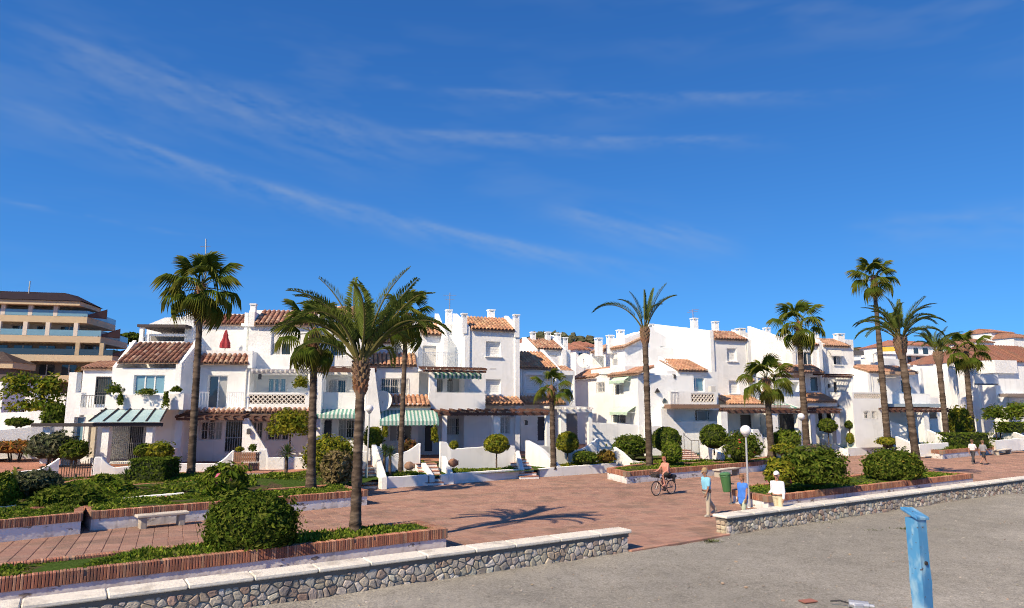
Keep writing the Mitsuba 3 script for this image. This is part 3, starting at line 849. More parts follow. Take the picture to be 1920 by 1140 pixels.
H.block(197, 320, 740, 768, -1.2, -1.0); H.block(318, 344, 738, 768, -1.45, 0.1); H.block(197, 343, 762, 768, -1.2, 0.1); H.block(197, 203, 742, 768, -1.2, .1)
H.block(153, 214, 692, 760, 0.6, 5.0); H.tiles(152, 214, 691, 679, 0.4, 2.2, pitch=.28)
H.block(125, 152, 736, None, -0.9, -0.4); H.block(128, 143, 698, 740, -0.9, -0.4); H.block(150, 199, 764, 778, -1.1, 0.7); H.block(152, 213, 758, None, 0.5, 3.0)
H.door(178, 209, 706, 760, .6, (0.10, .10, .10), bars=True); H.railing(152, 196, 742, 764, -1.05, (.20, .20, .2))
H.win(137, 153, 782, 834, -.9, panes=1, glass='blue_glass', depth=.3); H.door(164, 181, 797, 858, .5, (.50, .46, .38))
H.hole(205, 272, 790, 866, 0, 2.4); H.door(213, 268, 792, 862, 2.4, (.16, .16, .17), bars=True)
g0 = H.F.rect(203, 274, 796, 860, -0.3); mb = MB((.22, .22, .23))
for i in range(21): a = g0[0] + (g0[1] - g0[0]) * i / 20; mb.box((a - .012, -.3, 1.15), (a + .012, -.27, g0[3]), frame=H.F)
for zz in (1.2, 2.1, g0[3]): mb.box((g0[0], -.265, zz - .02), (g0[1], -.24, zz + .02), frame=H.F)
part(H.key, 'gate', mb, 'metal')
H.column(190, 203, 800, -1.9); H.column(273, 285, 798, -1.9)
H.column(78, 92, 800, -1.9)
fb = H.F.rect(58, 304, 794, 800, -2.2); H.piece('beam', (fb[0], -2.2, fb[2]), (fb[1], -2.08, fb[3] + .02), (.045, .04, .045), bevel=.01)
zb_, zf_ = H.F.hit(250, 770, -1.25)[1], fb[3] + .03
cu0, cu1 = H.F.hit(167, 795, -2.3)[0], H.F.hit(301, 795, -2.3)[0]; cb0, cb1 = H.F.hit(198, 771, -1.25)[0], H.F.hit(313, 771, -1.25)[0]
can = part(H.key, 'canopy', MB((.05, .045, .05)).box((min(cu0, cb0), -1.27, zb_ - .02), (cb1, -1.2, zb_ + .06), frame=H.F))
for i in range(6):
    a0, a1 = cu0 + (cu1 - cu0) * i / 5, cb0 + (cb1 - cb0) * i / 5; q = MB((.05, .045, .05)); pts = [H.F.w(np.array([a0, -2.35, zf_])), H.F.w(np.array([a1, -1.22, zb_]))]; q.bar(pts[0] + [0, 0, .10], pts[1] + [0, 0, .12], .055, 4); part(can, 'rafter', q)
    if i < 5:
        b0, b1 = cu0 + (cu1 - cu0) * (i + 1) / 5, cb0 + (cb1 - cb0) * (i + 1) / 5; q = np.array([[a0, -2.38, zf_ + .05], [b0, -2.38, zf_ + .05], [b1, -1.22, zb_ + .07], [a1, -1.22, zb_ + .07]])
        part(can, 'glass_panel', (H.F.w(np.vstack([q, q - [0, 0, .012]])), np.array([[0, 1, 2, 3], [7, 6, 5, 4], [0, 4, 5, 1], [1, 5, 6, 2], [2, 6, 7, 3], [3, 7, 4, 0]])[:, :]) if False else (H.F.w(np.vstack([q, q - [0, 0, .012]])), np.array([[0, 1, 2], [0, 2, 3], [7, 6, 5], [7, 5, 4], [0, 4, 5], [0, 5, 1], [1, 5, 6], [1, 6, 2], [2, 6, 7], [2, 7, 3], [3, 7, 4], [3, 4, 0]])), 'blue_canopy', (.30, .42, .44))
H.bar('shelter_screen', 283, 346, 627, 642, 4.6, .1, (.20, .20, .19))  # added grey panel, coloured as the shade under the shelter roof
# roof terrace shelter behind
H.block(259, 345, 640, 655, 3.0, 7.0); H.column(261, 268, 613, 3.0, 642); H.column(272, 279, 627, 3.2, 642)
H.block(274, 352, 612, 655, 6.2, 6.9)
H.bar('shelter_roof', 257, 348, 608, 613, 2.9, 3.8, (.06, .05, .05)); H.bar('lintel', 280, 345, 626, 630, 3.4, .15)
q0 = H.F.rect(276, 352, 592, 609, 4.0); H.solid([(q0[0] - .1, q0[2]), (q0[1], q0[2]), (q0[1], q0[3]), (q0[0] + 1.0, q0[3] - .1)], 'v', 4.2, 7.4)
H.done()

# ---- second house: three storeys, red parasol on the upper terrace
H = House('terraced_house', 'white three storey house with french doors behind the leftmost palm trunk', 'house', 405, 42.0, 5, 1.1)
H.block(342, 469, 684, None, 0, 8.0); H.block(348, 470, 657, 690, .45, .7); H.block(346, 458, 609, 690, 2.4, 8.0)
H.tiles(350, 466, 681, 665, -.35, .42, single=True, pitch=.29, cols=[(0.32, 0.14, 0.08), (0.40, 0.20, 0.115), (0.27, 0.11, 0.065), (0.46, 0.29, 0.18)])
H.block(465, 473, 658, 690, -.3, .7); H.block(342, 350, 655, 690, -.2, .7)
H.tiles(362, 456, 607, 591, 2.15, 3.6, single=True, pitch=.29, cols=[(0.30, 0.11, 0.06), (0.40, 0.16, 0.085), (0.24, 0.09, 0.055)])
H.block(346, 458, 588, 640, 3.6, 8.0); H.block(345, 361, 592, 690, 2.1, 4.0); H.block(456, 462, 586, 690, 2.1, 4.0); H.block(452, 470, 606, 611, 2.0, 2.5); H.block(455, 470, 622, 690, 2.9, 8.0)
H.chimney(392, 406, 577, 592, 4.4); H.door(456, 466, 622, 656, 2.9, (.22, .24, .28))
H.win(388, 425, 704, 765, 0, panes=2, glass='glass', depth=.3, blind=0.0)
H.railing(426, 456, 736, 766, -1.2, (.75, .75, .75)); H.railing(374, 390, 736, 766, -1.2, (.75, .75, .75)); H.block(342, 470, 766, 771, -1.4, .1)
H.tiles(345, 457, 775, 767, -1.7, -1.2, pitch=.29)
H.pergola(330, 457, 781, 788, -2.4, -1.3, WOOD, gap=.5)
H.win(374, 416, 790, 825, 0, 'grille', depth=.25, panes=3); H.door(422, 455, 788, 848, -.05, (.40, .40, .40), bars=True)
H.column(327, 340, 786, -2.3)
q = H.F; pts = [q.hit(455, 784, -2.2), q.hit(464, 784, -2.2), q.hit(501, 846, -2.2), q.hit(501, 878, -2.2), q.hit(452, 878, -2.2)]; H.solid(pts, 'v', -2.2, -1.95)
H.downpipe(463, 690, 766); H.wall_lamp(400, 783, 0); H.wall_lamp(468, 806, -2.2)
H.done()
# the closed parasol on its terrace
key = thing('closed_parasol', 'closed dark red parasol on the upper terrace of the second house', 'parasol')
pu, pz = H.F.hit(422, 653, 1.6); pt = H.F.hit(423, 618, 1.6)[1]; hh = pt - pz
vv, ff = lathe([(.02, 0), (.30, .02), (.27, hh * .28), (.17, hh * .5), (.13, hh * .62), (.14, hh * .68), (.05, hh * .95), (.005, hh)], 14); ang = np.arctan2(vv[:, 1], vv[:, 0]); k_ = 1 + .16 * np.cos(ang * 7); vv[:, :2] *= k_[:, None]
part(key, 'canopy', (vv + np.append(H.F.w(np.array([pu, 1.6, 0]))[:2], pz), ff), 'paint', (.28, .03, .04)); mb = MB((.5, .5, .5)); b_ = np.append(H.F.w(np.array([pu, 1.6, 0]))[:2], 0); mb.bar(b_ + [0, 0, pz - .9], b_ + [0, 0, pz + .3], .025); part(key, 'pole', mb, 'metal')

# ---- third house: pierced parapet
H = House('terraced_house', 'white house with a pierced balcony parapet, chimney and white slatted sunshade', 'house', 525, 43.0, 6, 1.05)
H.block(467, 590, 609, None, 0, 9.0); H.block(467, 590, 582, 612, 1.6, 9.0); H.tiles(476, 586, 608, 584, -.3, 1.6, pitch=.29); H.block(466, 477, 584, 612, -.2, 1.8); H.chimney(469, 479, 569, 586, .2)
H.win(508, 546, 622, 666, 0, panes=2, glass='glass', blind=.45); H.hole(474, 580, 702, 736, 0, .9)
H.win(503, 537, 709, 736, .9, 'grille', panes=3, glass='blue_glass', cut=False, depth=.0)
H.pergola(472, 582, 695, 700, -1.5, 0, (.70, .70, .69), slats=False, gap=.27)
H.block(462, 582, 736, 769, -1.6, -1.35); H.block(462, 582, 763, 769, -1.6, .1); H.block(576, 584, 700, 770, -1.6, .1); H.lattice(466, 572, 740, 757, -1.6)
H.tiles(460, 582, 774, 766, -2.0, -1.55, pitch=.29, tone=.85)
H.pergola(459, 582, 781, 790, -2.6, -1.6, WOOD, gap=.45)
H.win(500, 541, 788, 826, 0, 'grille', panes=3, depth=.25); H.win(470, 492, 790, 826, 0, 'grille', panes=2, depth=.2)
H.downpipe(586, 614, 690); H.wall_lamp(489, 704, 0)
H.done()

# ---- fourth house, behind the big date palm
H = House('terraced_house', 'white house with a long green awning, partly hidden by the big date palm', 'house', 640, 44.5, 9, 1.05)
H.block(596, 692, 592, None, 0, 9.0); H.block(590, 604, 700, None, -2.4, 0.1); H.tiles(600, 690, 592, 577, -.3, 1.4, pitch=.29)
H.block(600, 692, 574, 596, 1.4, 9.0)
H.win(620, 650, 635, 667, 0, panes=2, blind=.35); H.bar('beam', 580, 706, 690, 698, -1.7, .14, DARKWOOD, 'weathered'); H.pergola(600, 704, 690, 697, -1.5, 0, DARKWOOD, gap=.6)
H.hole(604, 688, 702, 737, 0, .8); H.win(616, 649, 712, 737, .8, 'grille', panes=2, cut=False, depth=0)
H.block(597, 692, 736, 770, -1.6, -1.4); H.block(597, 692, 764, 770, -1.6, .1)
H.awning(593, 669, 767, 785, -2.5, -1.62, GRN, pitch=.115, valance=.25)
H.door(601, 621, 788, 842, 0, (.12, .13, .16)); H.column(622, 633, 786, -.6); H.win(634, 664, 786, 822, 0, 'grille', panes=2); H.block(624, 692, 826, None, -1.5, -1.3)
H.block(687, 702, 690, None, -2.3, .1)
q = H.F; pts = [q.hit(690, 690, -2.32), q.hit(702, 690, -2.32), q.hit(716, 800, -2.32), q.hit(716, 850, -2.32), q.hit(690, 850, -2.32)]; H.solid(pts, 'v', -2.32, -2.1)
H.done()

# ---- fifth house: lower tiled roof, striped awning over a door
H = House('terraced_house', 'white house with a tiled porch roof and green striped awning above its terrace door', 'house', 735, 46.0, 12, 1.05)
H.block(690, 786, 690, None, 0, 8.0); H.tiles(692, 782, 685, 663, -.3, 1.3, pitch=.28, cols=[(0.55, 0.30, 0.14), (0.60, 0.36, 0.18), (0.48, 0.22, 0.11)]); H.block(690, 786, 661, 690, 1.3, 8)
H.block(686, 694, 664, 700, -.3, 1.5)
H.block(690, 740, 646, 690, 4.5, 9.0); H.tiles(710, 740, 643, 628, 4.2, 5.8, pitch=.28); H.block(690, 740, 625, 650, 5.8, 9.0)
H.bar('sunshade', 692, 738, 656, 664, 3.2, 1.0, (.30, .33, .42))
H.win(714, 766, 709, 739, 0, 'grille', panes=3)
H.block(728, 806, 747, None, -2.1, .1, z0=None) if False else None
H.tiles(722, 808, 761, 742, -2.2, -.2, pitch=.28, cols=[(0.55, 0.26, 0.13), (0.58, 0.31, 0.17), (0.50, 0.22, 0.11)]); H.bar('fascia', 724, 806, 762, 770, -2.0, .2, (.66, .65, .63))
H.awning(712, 823, 769, 798, -3.6, -2.0, GRN, pitch=.115, valance=.28)
H.win(730, 772, 793, 828, 0, panes=3); H.door(797, 811, 794, 846, 0, (.06, .06, .06)); H.column(829, 838, 776, -2.4)
H.block(700, 790, 756, 768, -2.0, 0.05)
H.done()
dish(H.F, 716, 752, .66, -2.6, 'large white satellite dish in front of the green striped awning', 12, -10, pole=1.6)

# ---- sixth house: the tall gabled one in the middle
H = House('terraced_house', 'tall white house in the middle with gabled side wall and a dark wooden pergola', 'house', 925, 48.5, 21, 1.0)
F = H.F
H.block(874, 970, 618, None, 0, 8.0)
u0 = F.hit(872, 618)[0]; zt = F.hit(925, 600, 2.2)[1]
H.tiles(884, 966, 618, 597, -.25, 2.0, pitch=.28, cols=[(0.56, 0.29, 0.14), (0.60, 0.36, 0.19), (0.48, 0.23, 0.12), (0.52, 0.25, 0.12)]); H.block(874, 968, 596, 620, 2.05, 8.0)
H.gable(872, .35, -.12, 612, 3.0, 588); H.gable(966, .35, -.12, 618, 2.2, 592); H.chimney(965, 974, 589, 622, -.2, cap='x'); H.chimney(917, 928, 580, 597, 2.6); H.chimney(867, 876, 587, 614, -.2); H.chimney(838, 848, 580, 600, 4.5)
for y0, y1 in ((640, 668), (711, 739)): H.win(911, 939, y0, y1, 0, 'blind', sill=True, depth=.28)
H.bar('vent', 918, 930, 690, 692, -.02, .03, (.6, .6, .58))
H.tiles(908, 983, 758, 745, -1.3, -.1, pitch=.28, cols=[(0.58, 0.30, 0.15), (0.50, 0.23, 0.11)])
H.block(772, 876, 690, None, 1.2, 8.0); H.block(770, 876, 628, 700, 1.9, 8.0); H.tiles(792, 838, 627, 608, 1.6, 3.3, pitch=.28, cols=[(0.56, 0.28, 0.14), (0.60, 0.34, 0.18)]); H.block(772, 876, 606, 640, 3.3, 8.0)
H.gable(775, .35, 1.0, 650, 4.2, 602); H.gable(832, .3, 1.0, 632, 3.6, 588)
H.door(792, 818, 648, 692, 1.9, (.55, .55, .53)); H.railing(792, 866, 662, 690, .4, (.78, .78, .76))
H.block(790, 872, 690, 696, -1.2, 1.3)
H.pergola(794, 912, 691, 698, -2.2, -.9, DARKWOOD, gap=.45)
H.awning(815, 903, 698, 710, -1.7, -1.3, [(0.08, .24, .18), (.5, .58, .52)], pitch=.14, valance=.32)
H.hole(812, 872, 704, 738, 1.2, .9) if False else H.hole(812, 868, 704, 738, 1.2, .7); H.win(817, 850, 710, 736, 1.9, 'grille', panes=2, cut=False, depth=0.)
H.block(804, 910, 736, 770, -1.6, -1.4); H.block(804, 910, 763, 770, -1.6, 1.3); H.block(806, 819, 698, 770, -1.6, -1.2); H.block(902, 910, 736, 770, -1.6, .1)
H.pergola(822, 1029, 769, 779, -3.6, -1.5, DARKWOOD, gap=.62, slats=False)
for x0, x1 in ((926, 938), (1025, 1034)): H.column(x0, x1, 777, -3.4)
H.win(838, 886, 783, 816, 1.2, 'grille', panes=3); H.win(938, 956, 781, 814, 0, 'grille', panes=2); 
H.win(955, 974, 784, 814, 0, 'grille', panes=2) if False else None
H.downpipe(880, 622, 742); H.wall_lamp(843, 708, 1.2); H.wall_lamp(985, 790, .0)
r_ = H.F.rect(955, 968, 774, 783, -0.3); H.piece('air_conditioner', (r_[0], 0.0 - .3, r_[2]), (r_[1], 0.0, r_[3]), (.58, .58, .56), bevel=.03); H.piece('fan_grille', (r_[0] + .1, 0.0 - .315, r_[2] + .08), (r_[0] + (r_[1] - r_[0]) * .65, 0.0 - .302, r_[3] - .08), (.16, .16, .16))
H.done()
mb = MB((.3, .3, .3)); key = thing('roof_aerial', 'thin aerial mast rising above the roof of the tall middle house', 'aerial', 'aerials on the roofs'); b_ = F.w(np.array([F.hit(843, 582, 5)[0], 5.0, 0])); b_[2] = F.hit(843, 596, 5)[1]
t_ = b_.copy(); t_[2] = F.hit(843, 549, 5)[1]; mb.bar(b_, t_, .035, 5); mb.bar(t_ + [-.5, 0, -.2], t_ + [.5, 0, -.2], .015, 4); mb.bar(t_ + [-.35, 0, -.5], t_ + [.35, 0, -.5], .015, 4); part(key, 'mast', mb, 'metal')
key = thing('roof_aerial', 'tall thin mast behind the crown of the leftmost palm', 'aerial', 'aerials on the roofs'); b_ = at_y(385, 590, 52); t_ = at_y(386, 448, 52); mb = MB((.35, .35, .35)); mb.bar(b_ - [0, 0, 1], t_, .05, 5); mb.bar(t_ + [-.4, 0, -.6], t_ + [.4, 0, -.6], .02, 4); part(key, 'mast', mb, 'metal')

# ---- seventh: recessed house between, with palms in front
H = House('terraced_house', 'white house set back right of the tall middle one, with a white pergola', 'house', 1030, 53.0, 21, 1.0)
F = H.F
H.block(976, 1078, 694, None, 0, 9.0); H.tiles(972, 1046, 690, 661, -.3, 2.8, pitch=.28, cols=[(0.56, 0.29, 0.14), (0.60, 0.36, 0.19), (0.48, 0.23, 0.12)]); H.block(976, 1046, 668, 696, 2.6, 9)
H.gable(1044, .3, -.2, 692, 3.0, 655)
H.win(987, 1020, 700, 736, 0, 'blind', depth=.3, sill=True); H.bar('shutter_box', 987, 1022, 698, 703, -.12, .14)
H.tiles(986, 1062, 757, 744, -1.6, -.3, pitch=.28, cols=[(0.58, 0.30, 0.15), (0.50, 0.23, 0.11)])
H.block(1010, 1070, 655, 700, 5.5, 12.0); H.tiles(1008, 1056, 654, 637, 5.2, 7.4, pitch=.28); H.block(1010, 1062, 636, 662, 7.4, 12)
H.gable(1054, .4, 5.2, 655, 7.8, 628); H.gable(1000, .4, 5.2, 655, 7.8, 632)
H.win(1032, 1045, 666, 682, 5.5, 'blind', depth=.3)
for x, y in ((1001, 622), (1029, 622), (1048, 624), (1061, 632)): H.chimney(x - 4, x + 4, y, y + 24, 7.0)
H.tiles(1050, 1076, 697, 688, 1.2, 2.6, pitch=.28)
H.pergola(1046, 1110, 764, 773, -4.0, -.6, (.72, .72, .71), gap=.5)
H.column(1104, 1111, 772, -3.8); H.column(1052, 1062, 772, -3.0)
H.door(1062, 1084, 775, 826, 0, (.20, .19, .185)); H.win(1044, 1052, 776, 812, 0, panes=1); H.door(1008, 1022, 782, 826, 0, (.07, .07, .08))
H.block(1010, 1012, 782, 790, .2, .4)
H.hole(1050, 1076, 703, 752, 0, 1.2)
H.downpipe(981, 696, 742)
r_ = H.F.rect(1024, 1036, 704, 713, -0.3); H.piece('air_conditioner', (r_[0], 0.0 - .3, r_[2]), (r_[1], 0.0, r_[3]), (.58, .58, .56), bevel=.03); H.piece('fan_grille', (r_[0] + .1, 0.0 - .315, r_[2] + .08), (r_[0] + (r_[1] - r_[0]) * .65, 0.0 - .302, r_[3] - .08), (.16, .16, .16))
H.done()

# ---- eighth: corner house whose sunlit side wall faces left
H = House('terraced_house', 'white corner house with mint awnings on its sunlit wall, behind the slender date palm', 'house', 1172, 60.0, 21, 1.0)
F = H.F
H.block(1172, 1238, 634, None, 0, 3.0)
S = F.side(0); H.cur = S
H.block(1106, 1172, 655, None, 0.0, 5.0); H.block(1068, 1196, 708, None, -2.2, 3.0)
H.tiles(1106, 1170, 656, 645, -.3, 1.8, pitch=.3, cols=[(0.50, 0.33, 0.22), (0.46, 0.26, 0.16)])
H.hole(1111, 1132, 664, 690, 0, 1.6); H.win(1145, 1158, 662, 686, 0, panes=1, blind=.4); H.block(1108, 1172, 690, 700, -2.0, .1)
H.tiles(1072, 1114, 709, 695, -2.5, -.9, pitch=.3, cols=[(0.50, 0.28, 0.17), (0.46, 0.22, 0.12)]); H.tiles(1138, 1196, 703, 693, -2.5, -1.0, pitch=.3, cols=[(0.50, 0.28, 0.17), (0.46, 0.22, 0.12)])
MINT = [(0.42, 0.58, 0.46), (.46, .61, .50)]
H.win(1119, 1134, 716, 736, -2.2, 'grille', panes=2); H.awning(1142, 1170, 706, 719, -2.9, -2.22, MINT, pitch=.5); H.win(1150, 1169, 718, 741, -2.2, panes=2, blind=.1)
H.awning(1143, 1176, 762, 778, -3.0, -2.22, MINT, pitch=.5); H.win(1146, 1173, 777, 794, -2.2, panes=2)
H.cur = F
H.awning(1196, 1234, 762, 780, -.9, -.02, MINT, pitch=.5); H.win(1201, 1233, 780, 797, 0, panes=2)
H.win(1222, 1236, 708, 738, 0, 'blind'); H.tiles(1217, 1253, 708, 700, -.6, .2, pitch=.28)
for x, y in ((1125, 633), (1147, 628), (1166, 618), (1222, 607)): H.chimney(x - 5, x + 5, y, y + 26, 2.0 if x < 1180 else .5)
q = F; pts = [q.hit(1172, 640, .0), q.hit(1175, 632, .0), q.hit(1222, 617, 0), q.hit(1250, 632, 0), q.hit(1250, 650, 0)]; H.solid(pts, 'v', 0.02, 3.2)
H.block(1230, 1256, 660, None, .1, 3.0)
H.done()
dish(H.F.side(0), 1096, 676, .75, .5, 'white satellite dish on the roof left of the corner house', 15, -15)

# ---- ninth: low block with pierced parapet
H = House('terraced_house', 'white house with an orange tiled lean-to roof, pierced parapet and dark porch window', 'house', 1300, 56.0, 21, 1.1)
F = H.F
H.block(1250, 1345, 696, None, 0, 7.0); H.tiles(1272, 1328, 695, 676, -.3, 2.4, pitch=.28, cols=[(0.52, 0.25, 0.13), (0.56, 0.30, 0.16), (0.44, 0.20, 0.10)]); H.gable(1270, .25, -.1, 694, 2.6, 668)
H.win(1291, 1321, 708, 734, 0, panes=2, glass='blue_glass'); H.bar('lintel', 1275, 1327, 697, 702, -.15, .18)
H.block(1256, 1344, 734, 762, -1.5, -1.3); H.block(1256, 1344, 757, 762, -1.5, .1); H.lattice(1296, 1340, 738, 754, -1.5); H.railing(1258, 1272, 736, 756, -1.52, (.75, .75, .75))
ac = H.F.rect(1333, 1342, 724, 735, -.9); k_ = H.piece('air_conditioner', (ac[0], -.9, ac[2]), (ac[1], -.5, ac[3]), (.55, .55, .53), bevel=.02); 
H.bar('porch_edge', 1258, 1350, 758, 766, -2.3, .9, (.24, .15, .11), 'weathered')
H.hole(1263, 1349, 769, 790, -1.2, 2.0); H.block(1240, 1354, 766, None, -1.2, .5); H.win(1266, 1346, 770, 789, .2, panes=4, cut=False, depth=0.)
H.block(1352, 1364, 772, None, -2.4, -1.9)
H.block(1218, 1262, 700, None, .3, 7.0)
H.wall_lamp(1262, 704, 0); H.downpipe(1288, 702, 734)
H.done()
mb = MB(IRON); key = thing('wall_lantern', 'black iron lantern on a bracket on the white wall right of the middle date palm', 'lantern'); u_, z_ = F.hit(1238, 752, .2); a_ = F.w(np.array([u_, .15, z_]))
mb.bar(a_ + [0.3, 0, .5], a_ + [-.35, -.5, .75], .03, 5); mb.bar(a_ + [.3, 0, .1], a_ + [-.1, -.3, .65], .02, 5); part(key, 'bracket', mb, 'metal')
vv, ff = lathe([(.02, -.45), (.16, -.40), (.24, .05), (.27, .08), (.12, .26), (.02, .34)], 6); part(key, 'lamp_head', (vv + a_ + [.25, -.25, -.1], ff), 'glass'); vv, ff = lathe([(.28, .06), (.10, .30), (.01, .42)], 6); part(key, 'lamp_cap', (vv + a_ + [-.35, -.5, .6], ff), 'metal', IRON)

# ---- tenth: tall house with chimneys
H = House('terraced_house', 'tall white house with a broad sunlit gable wall, right of the pierced parapet', 'house', 1370, 60.0, 20, 1.1)
F = H.F
H.block(1334, 1404, 637, None, 0, 10.5); H.tiles(1340, 1402, 636, 623, -.25, 1.8, pitch=.28); H.block(1336, 1402, 622, 640, 1.8, 10.5)
H.gable(1331, .35, -.15, 620, 10.6, 606); H.gable(1401, .35, -.15, 636, 2.0, 618)
H.chimney(1340, 1348, 602, 618, 2.4); H.chimney(1387, 1398, 615, 630, .6); H.chimney(1275, 1283, 594, 612, 6.0) if False else H.chimney(1300, 1309, 596, 612, 9.0)
H.win(1363, 1381, 653, 677, 0, 'blind', depth=.28, sill=True); H.win(1367, 1386, 713, 738, 0, 'blind', depth=.28, sill=True)
H.tiles(1366, 1434, 758, 743, -1.9, -.1, pitch=.28, cols=[(0.58, 0.31, 0.17), (0.54, 0.27, 0.14)])
H.pergola(1350, 1482, 765, 775, -3.6, -1.6, DARKWOOD, gap=.6, slats=False); H.bar('porch_edge', 1350, 1482, 759, 764, -2.8, 1.4, (.45, .40, .36))
H.column(1350, 1360, 775, -3.5); H.column(1448, 1460, 775, -3.5)
H.door(1389, 1412, 778, 828, 0, (.15, .15, .15)); H.block(1408, 1445, 775, None, 1.0, 2.0)
H.block(1400, 1420, 690, None, .3, 5.0); H.tiles(1404, 1416, 715, 700, -.5, .3, pitch=.28)
H.downpipe(1398, 642, 742); H.wall_lamp(1404, 700, 0)
H.done()
key = thing('roof_aerial', 'small aerial on the chimney of the tall house right of the middle date palm', 'aerial', 'aerials on the roofs'); b_ = F.w(np.array([F.hit(1302, 600, 9)[0], 9.2, 0])); b_[2] = F.hit(1302, 598, 9)[1]; mb = MB((.45, .3, .25)); mb.bar(b_, b_ + [0, 0, 1.0], .03, 4); mb.bar(b_ + [-.6, 0, .7], b_ + [.5, 0, .8], .02, 4); mb.bar(b_ + [-.4, 0, .9], b_ + [.6, 0, 1.0], .02, 4); part(key, 'mast', mb, 'metal')

# ---- eleventh
H = House('terraced_house', 'white house with a wide gable, behind the short fan palm by the globe lamp', 'house', 1515, 64.0, 19, 1.1)
F = H.F
H.block(1486, 1540, 646, None, 0, 12.0); H.tiles(1488, 1536, 646, 635, -.25, 1.8, pitch=.28); H.block(1488, 1538, 634, 650, 1.8, 12.0); H.gable(1484, .4, -.15, 640, 6.0, 612); H.gable(1534, .4, -.2, 640, 2.2, 620)
S = F.side(F.hit(1486, 690)[0]); H.cur = S
H.win(1413, 1436, 650, 661, 0, panes=2, cut=True); H.win(1436, 1451, 662, 682, 0, panes=2)
H.cur = F
for x, y in ((1441, 614), (1480, 622), (1532, 622)): H.chimney(x - 4, x + 4, y, y + 20, 4.0)
H.win(1507, 1524, 660, 684, 0, panes=2); H.tiles(1474, 1546, 698, 685, -1.4, .0, pitch=.28); H.block(1440, 1500, 712, None, -1.8, .2)
H.bar('beam', 1448, 1502, 702, 708, -2.8, .16, DARKWOOD, 'weathered'); H.hole(1452, 1498, 716, 734, -1.8, 1.2); H.win(1520, 1536, 706, 734, -.0, panes=1); H.win(1476, 1490, 716, 734, -.6, panes=2, cut=False, depth=0)
H.tiles(1508, 1570, 753, 738, -2.2, -.3, pitch=.28, cols=[(0.54, 0.27, 0.15), (0.50, 0.24, 0.12)]); H.bar('fascia', 1515, 1570, 754, 762, -2.0, .2, (.60, .60, .60))
H.pergola(1444, 1575, 766, 775, -3.6, -2.0, DARKWOOD, gap=.6); H.awning(1444, 1500, 757, 766, -3.2, -1.9, [(.12, .30, .24), (.55, .60, .56)], pitch=.3, valance=.1)
H.column(1495, 1508, 790, -3.4) if False else H.column(1497, 1505, 775, -3.4); H.column(1522, 1530, 775, -3.4); H.column(1568, 1576, 773, -3.4)
H.door(1462, 1498, 776, 812, -1.8, (.07, .065, .07), bars=True); H.door(1535, 1562, 775, 808, 0, (.08, .075, .08), bars=True)
H.done()

# ---- twelfth
H = House('terraced_house', 'white house with a red curtain at its upper door under a dark pergola', 'house', 1570, 66.0, 18, 1.1)
F = H.F
H.block(1543, 1600, 649, None, 0, 9.0); H.tiles(1545, 1596, 649, 637, -.25, 2.0, pitch=.28, cols=[(0.50, 0.28, 0.17), (0.46, 0.24, 0.13)]); H.block(1545, 1600, 636, 655, 2.0, 9); H.gable(1542, .35, -.1, 645, 2.4, 628)
H.chimney(1571, 1584, 625, 642, 1.2, dv=.6)
H.awning(1560, 1584, 656, 668, -.5, -.02, [(.62, .62, .6)], pitch=.5, valance=.08); H.win(1563, 1578, 664, 684, 0, panes=2, sill=True)
H.pergola(1543, 1598, 702, 708, -2.0, -.1, DARKWOOD, gap=.5); H.win(1564, 1586, 716, 752, 0, panes=2, depth=.3); cu = F.rect(1575, 1584, 718, 748, -.1); H.piece('door_curtain', (cu[0], -.06, cu[2]), (cu[1], -.03, cu[3]), (.35, .04, .06))
H.block(1597, 1602, 705, 755, -1.9, .1); H.tiles(1562, 1608, 762, 752, -2.6, -.6, pitch=.28, cols=[(0.54, 0.27, 0.15), (0.50, 0.24, 0.12)]); H.bar('porch_edge', 1570, 1624, 764, 772, -3.0, .9, (.62, .64, .63))
H.column(1612, 1618, 772, -3.0); H.door(1576, 1596, 774, 806, 0, (.25, .25, .25)); H.win(1600, 1616, 774, 792, 0.0, panes=2, cut=False, depth=.02)
H.downpipe(1547, 655, 750); H.wall_lamp(1552, 722, 0)
H.done()

# ---- thirteenth
H = House('terraced_house', 'lower white house with a balustrade band and grilled windows, behind the tallest palm trunk', 'house', 1665, 66.0, 20, 1.1)
F = H.F
H.block(1628, 1722, 699, None, 0, 8.0); H.tiles(1630, 1722, 698, 687, -.25, 2.2, pitch=.28, cols=[(0.50, 0.26, 0.15), (0.46, 0.22, 0.12)]); H.gable(1626, .35, -.15, 700, 4.0, 678)
S = F.side(F.hit(1628, 720)[0]); H.cur = S; H.win(1605, 1624, 716, 733, 0, 'grille', panes=2); H.cur = F
H.win(1650, 1662, 716, 740, 0, panes=1)
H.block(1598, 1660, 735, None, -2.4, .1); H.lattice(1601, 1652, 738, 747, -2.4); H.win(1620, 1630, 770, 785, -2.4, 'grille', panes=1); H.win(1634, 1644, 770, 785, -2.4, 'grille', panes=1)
H.block(1660, 1745, 738, 762, -1.2, -1.0); H.block(1660, 1745, 758, 762, -1.2, .1); H.bar('roof_edge', 1672, 1716, 697, 702, -1.6, 1.3, (.42, .30, .22))
H.pergola(1665, 1780, 766, 773, -3.4, -1.2, DARKWOOD, gap=.6); H.bar('glass_roof', 1670, 1770, 757, 763, -2.6, 1.4, (.34, .42, .46), 'gloss')
H.column(1734, 1744, 772, -3.2); H.win(1715, 1734, 772, 786, 0, panes=2); H.win(1744, 1760, 772, 786, 0, panes=1); H.win(1690, 1702, 712, 736, 0, panes=1)
H.block(1720, 1760, 745, None, .2, 6.0)
H.block(1640, 1690, 672, 700, 3.0, 8.0); H.block(1656, 1680, 668, 680, 3.5, 7.0)
H.downpipe(1634, 704, 735); H.wall_lamp(1645, 712, 0)
